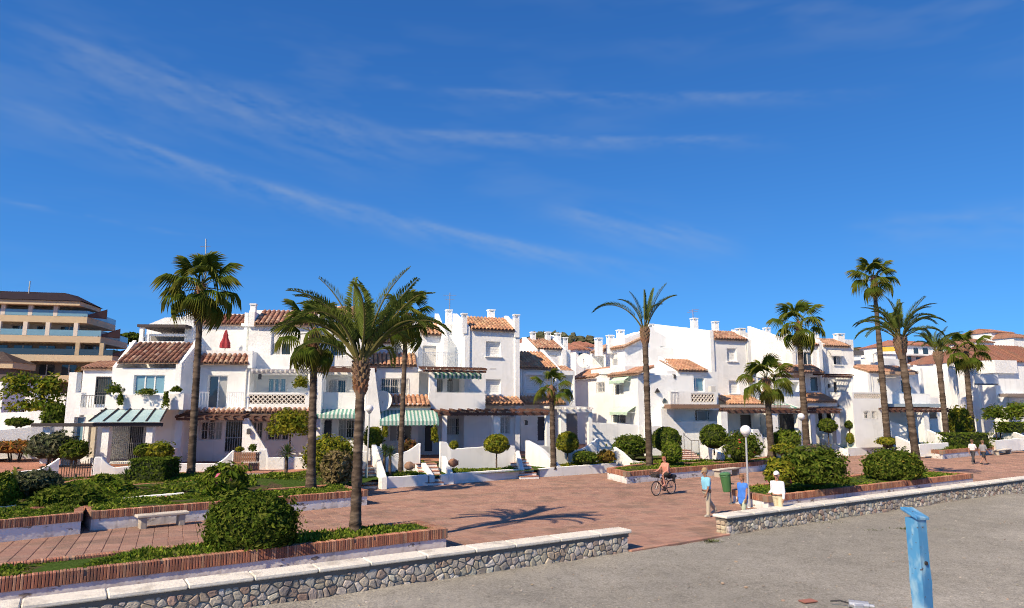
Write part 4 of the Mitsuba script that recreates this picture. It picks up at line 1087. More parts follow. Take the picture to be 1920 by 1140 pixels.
r_ = H.F.rect(1668, 1682, 744, 754, -0.3); H.piece('air_conditioner', (r_[0], 0.0 - .3, r_[2]), (r_[1], 0.0, r_[3]), (.58, .58, .56), bevel=.03); H.piece('fan_grille', (r_[0] + .1, 0.0 - .315, r_[2] + .08), (r_[0] + (r_[1] - r_[0]) * .65, 0.0 - .302, r_[3] - .08), (.16, .16, .16))
H.done()
dish(H.F, 1636, 668, .68, 2.4, 'white satellite dish on the roof beside the tallest palm trunk', 20, -20, pole=1.5)
key = thing('roof_chimney_stack', 'white chimney stack with a dark cowl between two roofs left of the tallest palm trunk', 'chimney'); mb = MB(WHITE); a_ = at_y(1608, 695, 72); mb.box(a_ + [-.5, 0, -2.5], a_ + [.45, .9, 1.6]); part(key, 'stack', mb, 'stucco'); mb = MB((.08, .08, .09)); mb.box(a_ + [-.75, -.2, 1.62], a_ + [.7, 1.1, 2.1]); part(key, 'cowl', mb)

# ---- white walls at the right edge
H = House('apartment_house', 'big plain white house at the right edge with stepped side walls and shade sails', 'house', 1860, 74.0, 18, 1.2, group=None)
F = H.F
S = F.side(F.hit(1862, 720)[0]); H.cur = S
H.block(1728, 1864, 690, None, 0, 9.0); H.block(1750, 1800, 682, 700, .2, 3.0); H.block(1828, 1866, 676, 700, -.25, 3.0)
q = S.rect(1840, 1868, 700, 722, -.6)
H.cur = F
H.block(1862, 1960, 690, None, 0.3, 9.0); H.win(1882, 1920, 722, 726, .3, panes=2); H.block(1893, 1940, 740, None, -1.5, .4)
H.bar('roof_edge', 1890, 1960, 738, 744, -2.2, 1.0, (.24, .2, .18)); H.hole(1905, 1940, 748, 775, -1.5, 1.4)
H.bar('shade_sail', 1828, 1872, 702, 721, -1.0, .06, (.68, .72, .74)); H.bar('awning_fringe', 1828, 1872, 719, 722, -1.06, .05, (.2, .2, .2))
for x in (1725, 1790, 1830, 1868): H.gable(x, .3, .2, 690, 1.0, 684)
H.done()

# ------------------------------------------------------------------ garden ground, terraces
front = [np.array([-60, -3.0]), B0 + np.array([-2.4, 2.6]), B1 + np.array([-.8, 1.2]), B2 + n2 * 1.2, B3 + n2 * 1.5 - e2 * .4, g(700, 917), g(806, 910), g(978, 899), g(1146, 884), g(1200, 872), g(1345, 868), g(1420, 866), g(1490, 862), g(1560, 855), g(1640, 850), g(1722, 853), S0 + np.array([0, 1.5]), S2 + np.array([-1, 2]), np.array([110, 98])]
inw = np.array([-0.45, 0.89])
def strip(a, b, za, zb):
    n = len(a); v = np.vstack([np.c_[np.array(a), [za] * n if np.isscalar(za) else za], np.c_[np.array(b), [zb] * n if np.isscalar(zb) else zb]])
    return v, np.array([[i, i + 1, n + i + 1] for i in range(n - 1)] + [[i, n + i + 1, n + i] for i in range(n - 1)])
fr = [p + inw * 0.15 for p in front]; m1 = [p + inw * 2.9 for p in front]; m2 = [p + inw * 4.2 for p in front]; bk = [p + inw * 130 for p in front]
k = struct('garden_ground'); shape(k, strip(fr, m1, 0.50, 0.58), 'soil')
k = struct('garden_bank'); shape(k, strip(m1, m2, 0.58, 0.95), 'soil')
k = struct('terrace'); shape(k, strip(m2, bk, 0.95, 1.0), 'weathered', (0.36, 0.17, 0.11))


from scipy.interpolate import LinearNDInterpolator
_q = np.array(fr + m1 + m2 + bk); GROUND = LinearNDInterpolator(_q, np.r_[[.50] * len(fr), [.58] * len(fr), [.95] * len(fr), [1.0] * len(fr)], fill_value=.6)


def gwall(label, pts, zb, th=0.24, mat='stucco', cat='wall', group=None, name='garden_wall', kind=None):
    """A plastered garden wall along (column, row of its top, distance) points, standing on zb."""
    key = thing(name, label, cat, group); P = [at_y(x, y, Y + (1.1 * min(1, max(0, (43 - Y) / 5)) if Y > 30 else .6)) for x, y, Y in pts]; xy = np.array([p[:2] for p in P]); z = np.array([p[2] for p in P])
    t = np.gradient(xy, axis=0); t /= np.linalg.norm(t, axis=1, keepdims=True) + 1e-9; nn = np.stack([-t[:, 1], t[:, 0]], 1); nn[nn[:, 1] < 0] *= -1
    n = len(P); a, b = xy, xy + nn * th; zb = np.broadcast_to(zb, (n,))
    v = np.vstack([np.c_[a, zb], np.c_[a, z - .02], np.c_[b, z - .02], np.c_[b, zb], np.c_[a + nn * .02, z], np.c_[b - nn * .02, z]]); f = []
    for i in range(n - 1):
        for r0, r1 in ((0, 1), (1, 4), (4, 5), (5, 2), (2, 3)): f += [[r0 * n + i, r0 * n + i + 1, r1 * n + i + 1], [r0 * n + i, r1 * n + i + 1, r1 * n + i]]
    for i in (0, n - 1):
        q = [0 * n + i, 1 * n + i, 4 * n + i, 5 * n + i, 2 * n + i, 3 * n + i]; f += [[q[0], q[j], q[j + 1]] for j in range(1, 5)]
    shape(key, (v, np.array(f)), mat, (.8, .79, .77)); return key


def swoop(x0, y0, x1, y1, Z0, Z1, n=7, up=True):
    """Points of a wall top that drops in a quarter curve from (x0, y0) to (x1, y1)."""
    o = []
    for i in range(n):
        t = i / (n - 1); a = t * math.pi / 2
        yy = y0 + (y1 - y0) * math.sin(a) if up else y0 + (y1 - y0) * (1 - math.cos(a)); o.append((x0 + (x1 - x0) * t, yy, Z0 + (Z1 - Z0) * t))
    return o


def steps(label, px, py, rot, w, n, rise, run, z0=PROM_Z, tread=(0.38, .18, .12)):
    key = thing('garden_steps', label, 'steps', 'steps from the promenade to the terraces'); p = at_z(px, py, z0); f = Frame(p[:2], rot)
    for i in range(n):
        zt = z0 + rise * (i + 1) / n; mb = MB(WHITE); mb.box((-w / 2, i * run / n, z0 - .05), (w / 2, run + .6, zt - .045), frame=f); s = part(key, 'step', mb, 'stucco')
        mb = MB(vary(tread, .1)); mb.cbox((-w / 2 - .005, i * run / n - .03, zt - .043), (w / 2 + .005, (i + 1) * run / n + .02 if i < n - 1 else run + .6, zt), .012, frame=f); part(s, 'tread', mb, 'weathered')
    return f


def flank(label, x0, y0, Z0, x1, y1, Z1, zb, th=.26, n=6, bulge=0.0):
    pts = [(x0 + (x1 - x0) * i / n, y0 + (y1 - y0) * i / n + bulge * math.sin(math.pi * i / n), Z0 + (Z1 - Z0) * i / n) for i in range(n + 1)]
    return gwall(label, pts, zb, th, name='stair_wall', group=None)


# left garden of the first houses
gwall('low white curved wall at the left edge rising to the iron gate', [(-60, 893, 29.5), (20, 886, 30.2), (60, 882, 30.8)] + swoop(112, 859, 62, 882, 31.6, 30.9)[::-1], 0.5)
gwall('white garden wall right of the iron gate with a swooping top', [(173, 868, 32.1), (178, 857, 32.1), (190, 857, 32.2)] + swoop(191, 858, 216, 877, 32.2, 32.4) + [(254, 873, 32.8)], 0.5)
gwall('white garden wall behind the leftmost fan palm', [(318, 869, 33.6), (400, 869, 34.2)] + swoop(436, 845, 402, 869, 34.6, 34.2)[::-1] + [(438, 845, 34.6)], 0.5)
gwall('short white gatepost wall right of the wooden gate', [(487, 842, 35.0), (500, 842, 35.1), (503, 858, 35.1), (590, 857, 35.6)], 0.5)
gwall('white wall running behind the tan bush and second palm', [(590, 857, 35.6), (660, 848, 36.5), (690, 846, 36.8)], .5)
gwall('low white kerb of the bed beside the wooden gate', [(490, 904, 31.8), (572, 902, 32.6)], 0.4, .18, name='bed_kerb', cat='kerb')
gwall('low white kerb in the ivy behind the brick bed', [(205, 938, 26.4), (270, 930, 27.2), (345, 924, 27.9)], 0.5, .22, name='bed_kerb', cat='kerb')
gwall('short white kerb in the ivy at the left edge', [(-40, 952, 24.0), (30, 947, 24.6)], 0.5, .22, name='bed_kerb', cat='kerb')
gwall('small white wall stub beside the tiled bed edge near the hedge', [(296, 862, 36), (303, 853, 36.6), (326, 838, 38.2)], 0.8, .2)
key = thing('iron_gate', 'black iron garden gate between the swooping white walls on the left', 'gate'); F0 = Frame(at_y(115, 880, 31.7)[:2], 8); mb = MB(IRON); gw = F0.rect(116, 174, 857, 898)
for i in range(13):
    a = gw[0] + (gw[1] - gw[0]) * i / 12; z = gw[3] - .12 + .28 * abs(2 * i / 12 - 1) ** 2 - .1; mb.box((a - .012, -.012, gw[2]), (a + .012, .012, z), frame=F0)
part(key, 'bars', mb, 'metal'); mb = MB(IRON)
for zz in (gw[2] + .08, gw[3] - .38): mb.box((gw[0], .013, zz - .02), (gw[1], .035, zz + .02), frame=F0)
part(key, 'rails', mb, 'metal')
key = thing('wooden_gate', 'brown two tier wooden plank gate with plants behind it, left of centre', 'gate'); F0 = Frame(at_y(438, 880, 34.8)[:2], 6)
for y0, y1, vv in ((848, 866, .25), (867, 886, 0.0)):
    r_ = F0.rect(438, 486, y0, y1, vv); n = 12
    for i in range(n):
        mb = MB(vary((.30, .145, .085), .15)); a = r_[0] + (r_[1] - r_[0]) * i / n; mb.cbox((a + .006, vv, r_[2]), (a + (r_[1] - r_[0]) / n - .006, vv + .03, r_[3]), .006, frame=F0); part(key, 'plank', mb, 'weathered')
    mb = MB((.22, .10, .06)); mb.box((r_[0], vv + .032, r_[2] + .1), (r_[1], vv + .06, r_[2] + .18), frame=F0); mb.box((r_[0], vv + .032, r_[3] - .18), (r_[1], vv + .06, r_[3] - .1), frame=F0); part(key, 'rail', mb, 'weathered')
steps('short flight of steps up to the wooden gate', 470, 912, 6, 1.15, 4, .55, 1.2, 0.5)
steps('white steps left of the curved wall, behind the big date palm trunk', 696, 916, 14, 1.1, 6, .95, 2.6)
steps('white steps between sloping walls in front of the striped awning', 812, 910, 16, 1.15, 6, .95, 2.6)
steps('white steps left of the broad sloping wall, under the dark pergola', 993, 898, 18, 1.15, 6, .95, 2.6)
steps('brick coloured steps with an iron handrail left of the heart shaped bush', 1296, 862, 20, 1.9, 5, .6, 1.6, .45)
steps('brick coloured steps behind the leaning oleander', 1566, 857, 18, 1.4, 5, .8, 2.0, .1)
# white walls along the promenade
RG = 'white retaining walls along the promenade'
gwall('white retaining wall right of the lamp post foot, with lawn and two yuccas behind', [(714, 895, 34.5), (760, 893, 35.4), (803, 890, 36.2)], -.05, group=RG, name='retaining_wall')
gwall('white retaining wall with a strip of lawn and the clipped ball tree behind', [(828, 891, 36.6), (846, 888, 36.9), (962, 880, 40.0), (974, 880, 40.4)], -.05, group=RG, name='retaining_wall')
gwall('white retaining wall below the small palm in the middle', [(1012, 879, 41.4), (1045, 876, 42.2), (1156, 868, 45.0)], -.05, group=RG, name='retaining_wall')
flank('sloping white stair wall beside the lamp pole', 716, 895, 34.4, 697, 834, 37.4, .0)
flank('sloping white stair wall right of the curved wall', 806, 892, 36.2, 790, 868, 38.0, .0)
flank('sloping white stair wall right of the awning steps', 842, 889, 36.8, 828, 855, 39.0, .0)
flank('sloping white stair wall with the clipped ball tree behind', 975, 880, 40.5, 966, 845, 42.5, .0)
flank('broad sloping white wall right of the steps under the pergola', 1045, 875, 42.2, 985, 826, 44.0, .0, th=.4, bulge=-6)
gwall('white wall with a swoop to a gatepost by the awning steps', [(700, 834, 37.6), (713, 838, 37.8), (725, 858, 38.0), (752, 848, 38.4)] + swoop(786, 831, 753, 848, 38.8, 38.4)[::-1] + [(788, 831, 38.8)], .4)
gwall('white wall in front of the pergola terrace, with a small potted ball on top', [(826, 828, 39.6), (838, 829, 39.8), (846, 842, 39.9), (905, 838, 41.2), (925, 836, 41.6), (965, 836, 42.3)], .4)
gwall('white wall right of the broad sloping wall, behind the small palm', [(1004, 836, 44.2), (1030, 836, 44.9), (1078, 844, 45.8)] + swoop(1122, 822, 1080, 844, 46.8, 45.9)[::-1] + [(1124, 822, 46.8)], .4)
gwall('white sloping wall going down to the right behind the dark shrubs', [(1150, 838, 46.5), (1165, 848, 45.8), (1186, 864, 45.0), (1210, 866, 45.4)], .3)
gwall('tall white wall below the corner house, right of the white pergola', [(1100, 792, 52.5), (1160, 794, 53.5), (1235, 800, 54.5)], .5)
gwall('long white wall behind the two clipped bushes', [(1210, 800, 53), (1262, 795, 54), (1352, 795, 55.5)], .5)
flank('white stair wall with a handrail descending beside the heart shaped bush', 1312, 828, 51.5, 1352, 852, 48.0, .4)
gwall('white gatepost wall behind the globe lamp', [(1364, 812, 52), (1376, 815, 52), (1388, 828, 52), (1408, 828, 52.5), (1412, 805, 52.5), (1422, 805, 52.8), (1432, 820, 53), (1448, 822, 53)], .5)
gwall('low white wall right of the grey palm trunk', [(1455, 836, 49), (1470, 846, 48.5), (1500, 848, 49.5)], .4)
flank('long sloping white wall right of the brick coloured steps', 1536, 820, 62.0, 1590, 846, 60.4, .0, th=.4)
gwall('white bed wall with artificial lawn on top', [(1590, 840, 60.4), (1645, 837, 63.0)], -.05, group=RG, name='retaining_wall')
gwall('white wall behind the artificial lawn and the two ball topiary', [(1545, 815, 62.6), (1560, 812, 62.8), (1600, 818, 63.4), (1622, 802, 64)], .4)
flank('long sloping white wall left of the tallest palm foot', 1606, 812, 64, 1690, 846, 62, .0, th=.45)
gwall('white wall behind the tallest palm foot', [(1622, 786, 63), (1665, 788, 63.5), (1700, 800, 64)], .4)
gwall('white sloping wall left of the leaning date palm trunk', [(1684, 818, 59.5), (1716, 832, 57)], .2)
gwall('low white wall with lawn right of the leaning date palm trunk', [(1724, 833, 57.5), (1778, 830, 59)], .2)
gwall('white wall with a pointed drop beside the strollers', [(1738, 806, 63), (1752, 812, 62), (1775, 822, 61)], .4)
gwall('long white sloping wall at the right edge', [(1836, 812, 66), (1866, 826, 63), (1912, 822, 65), (1960, 824, 66)], .3)
gwall('white sloping wall with a hedge behind at the right edge', [(1880, 802, 70), (1925, 820, 67)], .4)
mb = MB((.22, .22, .22)); key = thing('handrail', 'thin iron handrail beside the brick coloured steps', 'handrail'); P = [at_y(x, y, Y) for x, y, Y in ((1282, 812, 51), (1284, 817, 50.6), (1296, 826, 49.6), (1310, 826, 49.2))]
mb.tube(P, .03, 5)
for p in (P[0], P[3], P[2]): mb.bar(p, np.array([p[0], p[1], .5]), .022, 5)
shape(key, mb, 'metal')
# artificial lawn on the bed
key = thing('artificial_lawn', 'flat green artificial lawn on the white bed', 'lawn'); q = np.array([at_y(1592, 842, 60.7)[:2], at_y(1643, 839, 63.3)[:2], at_y(1636, 834, 65)[:2], at_y(1560, 832, 63.4)[:2], at_y(1568, 836, 62.2)[:2]]); m = trimesh.creation.extrude_polygon(Polygon(q), .1); m.apply_translation((0, 0, .62)); shape(key, m, 'paint', (.10, .19, .10))

# ------------------------------------------------------------------ apartment building at the left
key = thing('apartment_building', 'beige apartment block with stacked balconies and a dark hipped roof at the left edge', 'building')
A = Frame(at_y(100, 640, 98)[:2], 12); BE = (0.52, 0.42, 0.28)


def ring_poly(u1, w=7.0, back=9.0, v=0.0): return [(-34, v), (u1, v), (u1 + w * .05, v + w), (u1 + w * .05, v + w + back * .4), (-34, v + w + back * .4)]


def ext(poly, z0, z1):
    m = trimesh.creation.extrude_polygon(Polygon(poly), z1 - z0); vv = np.array(m.vertices); vv[:, 2] += z0; return A.w(vv), np.array(m.faces)


LV = [(164, 592, 604), (189, 629, 641), (211, 665, 677), (226, 703, 716)]
tops = []
for i, (xr, ya, yb) in enumerate(LV):
    u1 = A.hit(xr, ya, 0)[0]; za, zb = A.hit(80, ya, 0)[1], A.hit(80, yb, 0)[1]; pl = ring_poly(u1); s = Polygon(pl)
    par = s.difference(s.buffer(-.2, join_style=2)); m = trimesh.creation.extrude_polygon(par, za - zb); vv = np.array(m.vertices); vv[:, 2] += zb; part(key, 'balcony', (A.w(vv), np.array(m.faces)), 'paint', vary(BE, .04))
    part(key, 'floor_slab', ext(list(s.buffer(-.22, join_style=2).exterior.coords)[:-1], zb, zb + .25), 'paint', (.5, .42, .32)); tops.append((u1, za, zb))
    # set back rooms up to the slab above
    zt = A.hit(80, 572, 0)[1] if i == 0 else tops[i - 1][2]
    up = tops[i - 1][0] if i else A.hit(150, 570, 0)[0]
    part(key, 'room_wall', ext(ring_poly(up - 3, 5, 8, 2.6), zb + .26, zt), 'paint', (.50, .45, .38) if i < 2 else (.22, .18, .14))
    r = random.Random(20 + i); x = -20
    while x < LV[i][0] - 42:
        w_ = r.uniform(22, 34); u_a, u_b, _, _ = A.rect(x, x + w_, ya - 12, ya, 2.6); z_a, z_b = zb + .3, zt - .35
        mb = MB((.03, .03, .035)); mb.box((u_a, 2.52, z_a), (u_b, 2.62, z_b), frame=A); wk = part(key, 'window', mb, 'glass'); mb = MB((.6, .58, .54)); mb.box(((u_a + u_b) / 2 - .06, 2.47, z_a), ((u_a + u_b) / 2 + .06, 2.515, z_b), frame=A); part(wk, 'mullion', mb)
        if i > 1 and r.random() < .5: x += w_ + r.uniform(12, 22); continue
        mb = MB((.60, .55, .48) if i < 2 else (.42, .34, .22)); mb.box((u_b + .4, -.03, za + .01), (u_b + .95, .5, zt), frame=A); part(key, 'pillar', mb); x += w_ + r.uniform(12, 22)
    if i < 3:
        gl = s.difference(s.buffer(-.06, join_style=2)); m = trimesh.creation.extrude_polygon(gl, 0.85); vv = np.array(m.vertices); vv[:, 2] += za + .02; part(key, 'glass_railing', (A.w(vv), np.array(m.faces)), 'blue_glass' if i < 2 else 'glass')
    # planter wedge at the corner
    mb = MB((.10, .06, .05)); a_ = u1 - .2; mb.add(A.w(np.array([[a_ - .2, -.1, za], [a_ + 2.2, 1.6, za], [a_ + 2.2, 1.7, za + 1.4], [a_, .0, za + .2], [a_ - .2, .5, za], [a_ + 2.0, 2.3, za], [a_ + 2.0, 2.3, za + 1.4], [a_, .6, za + .2]])), np.array([[0, 1, 2, 3], [7, 6, 5, 4], [0, 4, 5, 1], [3, 2, 6, 7], [1, 5, 6, 2], [0, 3, 7, 4]])); part(key, 'corner_planter', mb)
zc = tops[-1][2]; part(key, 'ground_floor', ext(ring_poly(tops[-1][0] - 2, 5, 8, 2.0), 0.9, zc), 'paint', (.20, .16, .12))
uR = A.hit(150, 566, -.8)[0]; zE, zT = A.hit(80, 563, -.8)[1], A.hit(80, 547, 5)[1]; part(key, 'fascia', ext(ring_poly(uR, 4, 9, -.8), A.hit(80, 571, -.8)[1], zE), 'paint', BE)
base = ring_poly(uR + .3, 4.2, 9.4, -1.1); v = np.array([[a, b, zE + .02] for a, b in base] + [[-34, 5.5, zT], [uR - 4.5, 5.5, zT], [uR - 3.8, 8.5, zT], [-34, 9, zT]])
f = [[0, 1, 6], [0, 6, 5], [1, 2, 7], [1, 7, 6], [2, 3, 7], [3, 4, 8], [3, 8, 7], [5, 6, 7], [5, 7, 8], [4, 0, 5], [4, 5, 8]]; part(key, 'roof', (A.w(v), np.array(f)), 'paint', (.022, .013, .013))
mb = MB((.5, .45, .38)); mb.bar(A.w(np.array([A.hit(54, 550, 4)[0], 4, zT - .5])), A.w(np.array([A.hit(54, 550, 4)[0], 4, zT + 1.4])), .08, 5); part(key, 'mast', mb)
# left neighbour wing, lower
mb = MB((.05, .035, .035)); r_ = A.rect(-40, 27, 655, 678, -7); mb.add(A.w(np.array([[r_[0], -7, r_[2]], [r_[1], -7, r_[2]], [r_[1] - 3.2, -3, r_[3]], [r_[0], -3, r_[3]], [r_[0], 0, r_[2]], [r_[1], 0, r_[2]]])), np.array([[0, 1, 2], [0, 2, 3], [1, 5, 2], [0, 3, 4], [3, 2, 5], [3, 5, 4]]))
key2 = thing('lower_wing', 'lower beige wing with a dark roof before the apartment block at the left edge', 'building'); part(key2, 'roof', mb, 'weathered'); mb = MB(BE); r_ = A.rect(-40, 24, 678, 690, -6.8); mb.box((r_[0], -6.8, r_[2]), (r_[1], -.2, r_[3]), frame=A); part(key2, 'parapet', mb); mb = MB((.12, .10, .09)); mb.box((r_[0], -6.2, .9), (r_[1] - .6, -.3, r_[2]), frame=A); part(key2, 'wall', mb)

# white walls and drive in front of it
gwall('white boundary wall below the apartment block at the left edge', [(-60, 776, 50), (60, 772, 50), (122, 767, 50)], .9)
gwall('lower white boundary wall along the drive at the left edge', [(-60, 812, 42), (60, 800, 44), (118, 796, 45)], .9)
k = struct('drive'); q = np.array([at_z(x, y, 1.06) for x, y in ((-80, 850), (-80, 880), (55, 850), (70, 838), (30, 842))]); shape(k, (q, np.array([[0, 1, 2], [0, 2, 4], [4, 2, 3]])), 'weathered', (.55, .52, .48))
k = thing('villa', 'small white villa with terraces among trees below the apartment block', 'house'); mb = MB(WHITE)
for x0, x1, y0, y1, Y in ((-40, 8, 716, 760, 70), (45, 66, 736, 762, 62), (92, 124, 738, 764, 60)):
    a_, b_ = at_y(x0, y1, Y), at_y(x1, y0, Y); mb = MB(WHITE); mb.box((a_[0], Y, .9), (b_[0], Y + 5, b_[2])); part(k, 'wall', mb, 'stucco')

# ------------------------------------------------------------------ background town on the right, hills
def far_house(label, x0, x1, yt, Y, roof_y=None, yb=770, wins=(), cat='house', rows=(), rot=18, roofc=(.30, .13, .09)):
    key = thing('distant_house', label, cat, 'houses behind the terrace row'); F = Frame(at_y((x0 + x1) / 2, yt, Y)[:2], rot); u0, u1, z0, z1 = F.rect(x0, x1, yt, yb); mb = MB(WHITE); mb.box((u0, 0, .8), (u1, 8, z1), frame=F); part(key, 'wall', mb, 'stucco')
    if roof_y:
        zr = F.hit((x0 + x1) / 2, roof_y, 4)[1]; v = np.array([[u0 - .3, -.4, z1 - .05], [u1 + .3, -.4, z1 - .05], [u1 + .3, 8.4, z1 - .05], [u0 - .3, 8.4, z1 - .05], [u0 - .3 + min(2, (u1 - u0) * .2), 4, zr], [u1 + .3 - min(2, (u1 - u0) * .2), 4, zr]])
        rk = part(key, 'roof', (F.w(v), np.array([[0, 1, 5], [0, 5, 4], [1, 2, 5], [2, 3, 4], [2, 4, 5], [3, 0, 4], [0, 3, 2], [0, 2, 1]])), 'weathered', roofc)
        n = int((u1 - u0) / .55); mb = MB()
        for i in range(n):
            a = u0 + (u1 - u0) * (i + .5) / n; t = min(1, max(.15, min(a - u0, u1 - a) / max(.1, min(2, (u1 - u0) * .2)))); mb.bar(np.array([a, -.42, z1 - .01]), np.array([a, -.4 + 4.4 * t, z1 + (zr - z1) * t + .03]), .13, 5, vary(roofc, .2), frame=F)
        part(rk, 'tiles', mb, 'weathered', stuff=True)
    for x, y0, y1, w in wins:
        a, b, c, d = F.rect(x - w / 2, x + w / 2, y0, y1); mb = MB((.05, .05, .06)); mb.box((a, -.06, c), (b, .05, d), frame=F); wk = part(key, 'window', mb, 'glass'); mb = MB(WHITE); mb.box((a - .1, -.12, c - .14), (b + .1, .02, c - .005), frame=F); part(wk, 'sill', mb)
    for ya, yb_ in rows:
        a, b, c, d = F.rect(x0, x1, ya, yb_, -1.4); mb = MB(WHITE); mb.box((a, -1.4, c), (b, -.01, d), frame=F); part(key, 'balcony', mb, 'stucco')
    return F, key


far_house('distant white block with stacked balconies and a yellow awning between the right palms', 1690, 1782, 648, 112, 642, wins=[(1705, 668, 683, 7), (1722, 670, 683, 8), (1743, 670, 683, 10), (1717, 653, 664, 8), (1735, 653, 664, 9), (1765, 655, 664, 6)], rows=[(664, 667), (683, 686)])
far_house('distant long house with a broad brown tiled roof right of the slim right hand palms', 1836, 1990, 678, 98, 650, roofc=(.24, .11, .08))
far_house('distant low house with a tiled roof behind the right hand fan palm', 1784, 1845, 680, 104, 668, wins=[(1830, 684, 692, 6), (1812, 684, 690, 6)], roofc=(.26, .12, .085))
far_house('far white house on the hill at the right edge', 1866, 1908, 624, 150, 620, wins=[(1880, 625, 631, 5)], roofc=(.32, .16, .11))
far_house('far white house with a red roof behind the long brown roof', 1838, 1870, 642, 140, 637, roofc=(.30, .15, .10))
far_house('far low house with a red roof at the right edge on the hill', 1908, 1960, 634, 146, 628, roofc=(.30, .15, .10))
far_house('white house with a yellow awning behind the leaning date palm', 1660, 1698, 664, 100, None, wins=[(1672, 676, 682, 10), (1690, 676, 682, 8)])
key = thing('yellow_awning', 'small yellow awning on a balcony beside the leaning date palm', 'awning'); a_ = at_y(1667, 657, 99); mb = MB((.62, .38, .05)); mb.add(np.array([a_ + [-1.2, .6, .5], a_ + [1.0, .6, .6], a_ + [1.2, -.8, -.1], a_ + [-1.4, -.8, -.2], a_ + [-1.2, .6, .45], a_ + [1.0, .6, .55], a_ + [1.2, -.8, -.15], a_ + [-1.4, -.8, -.25]]), np.array([[0, 3, 2, 1], [4, 5, 6, 7], [0, 4, 7, 3], [1, 2, 6, 5], [3, 7, 6, 2]])); shape(key, mb)
for label, x0, x1, yt, Y, ry in (('white house with a tiled roof behind the corner house, left chimney pair', 1080, 1106, 655, 82, 646), ('white house with a tiled roof below the hill', 1098, 1122, 650, 96, 642), ('white house behind the tall middle gap below the hill', 984, 1004, 644, 88, 638), ('white house with a long tiled roof behind the gap left of the tall chimney house', 1228, 1274, 650, 84, 638), ('white house with a tiled roof behind the small fan palm', 1408, 1446, 634, 90, 626), ('white house behind the slim tall palm', 1600, 1640, 694, 90, None)):
    far_house(label, x0, x1, yt, Y, ry, wins=[((x0 + x1) / 2 - 5, yt + 7, yt + 15, 6), ((x0 + x1) / 2 + 7, yt + 7, yt + 15, 6)], rot=20)
k = struct('hills')
xs, ys = np.linspace(-700, 1500, 180), np.linspace(180, 1700, 130); X, Y = np.meshgrid(xs, ys, indexing='ij'); nz = meshkit.fbm(np.stack([X * .012, Y * .012, X * 0], -1), 5, 2)
Zh = 54 * np.exp(-(((X - 20) / 42) ** 2) ** 1.6 - ((Y - 430) / 90) ** 2) * (.92 + .2 * (nz - .5)) + 78 * np.exp(-((X - 450) / 120) ** 2 - ((Y - 900) / 160) ** 2) + 6 * nz + 12 * np.clip((Y - 180) / 900, 0, 1) * nz - 3
Zh += 14 * np.exp(-((X + 95) / 40) ** 2 - ((Y - 230) / 50) ** 2) + 24 * np.exp(-((X - 190) / 60) ** 2 - ((Y - 250) / 60) ** 2)
Zh = np.where(Y < 200, Zh * .0 + .6, Zh); v = np.stack([X, Y, Zh], -1).reshape(-1, 3); i, j = np.meshgrid(np.arange(179), np.arange(129), indexing='ij'); a = i * 130 + j; q = np.stack([a, a + 130, a + 131, a + 1], -1).reshape(-1, 4); shape(k, (v, np.vstack([q[:, [0, 1, 2]], q[:, [0, 2, 3]]])), 'hillside', smooth=True)
key = thing('hill_scrub', 'dark scrub and small trees covering the hill behind the houses', 'scrub', kind='stuff'); mb = MB(); ico = trimesh.creation.icosphere(1); r = random.Random(3)
for _ in range(520):
    x, y = r.gauss(25, 38), r.gauss(400, 40); zz = float(np.interp(0, [0], [0])); ii, jj = int((x + 700) / 2200 * 179), int((y - 180) / 1520 * 129); zz = Zh[ii, jj]; s = r.uniform(1.0, 2.8); vv = np.array(ico.vertices) * (1 + .25 * nr.standard_normal((len(ico.vertices), 1))) * [s, s, s * .8]
    mb.add(vv + [x, y, zz + s * .3], ico.faces, vary((.075, .078, .038), .35, r))
shape(key, mb)

# ------------------------------------------------------------------ foliage
def skirted(d):
    """A dome that stands on the ground: full width kept below its middle."""
    h = np.linalg.norm(d[:, :2], axis=1, keepdims=True); k = np.where(d[:, 2:] < 0, np.maximum(h, 1e-6) ** .35 / np.maximum(h, 1e-6), np.maximum(h, 1e-6) ** .85 / np.maximum(h, 1e-6))
    return np.c_[d[:, :2] * k, d[:, 2]]


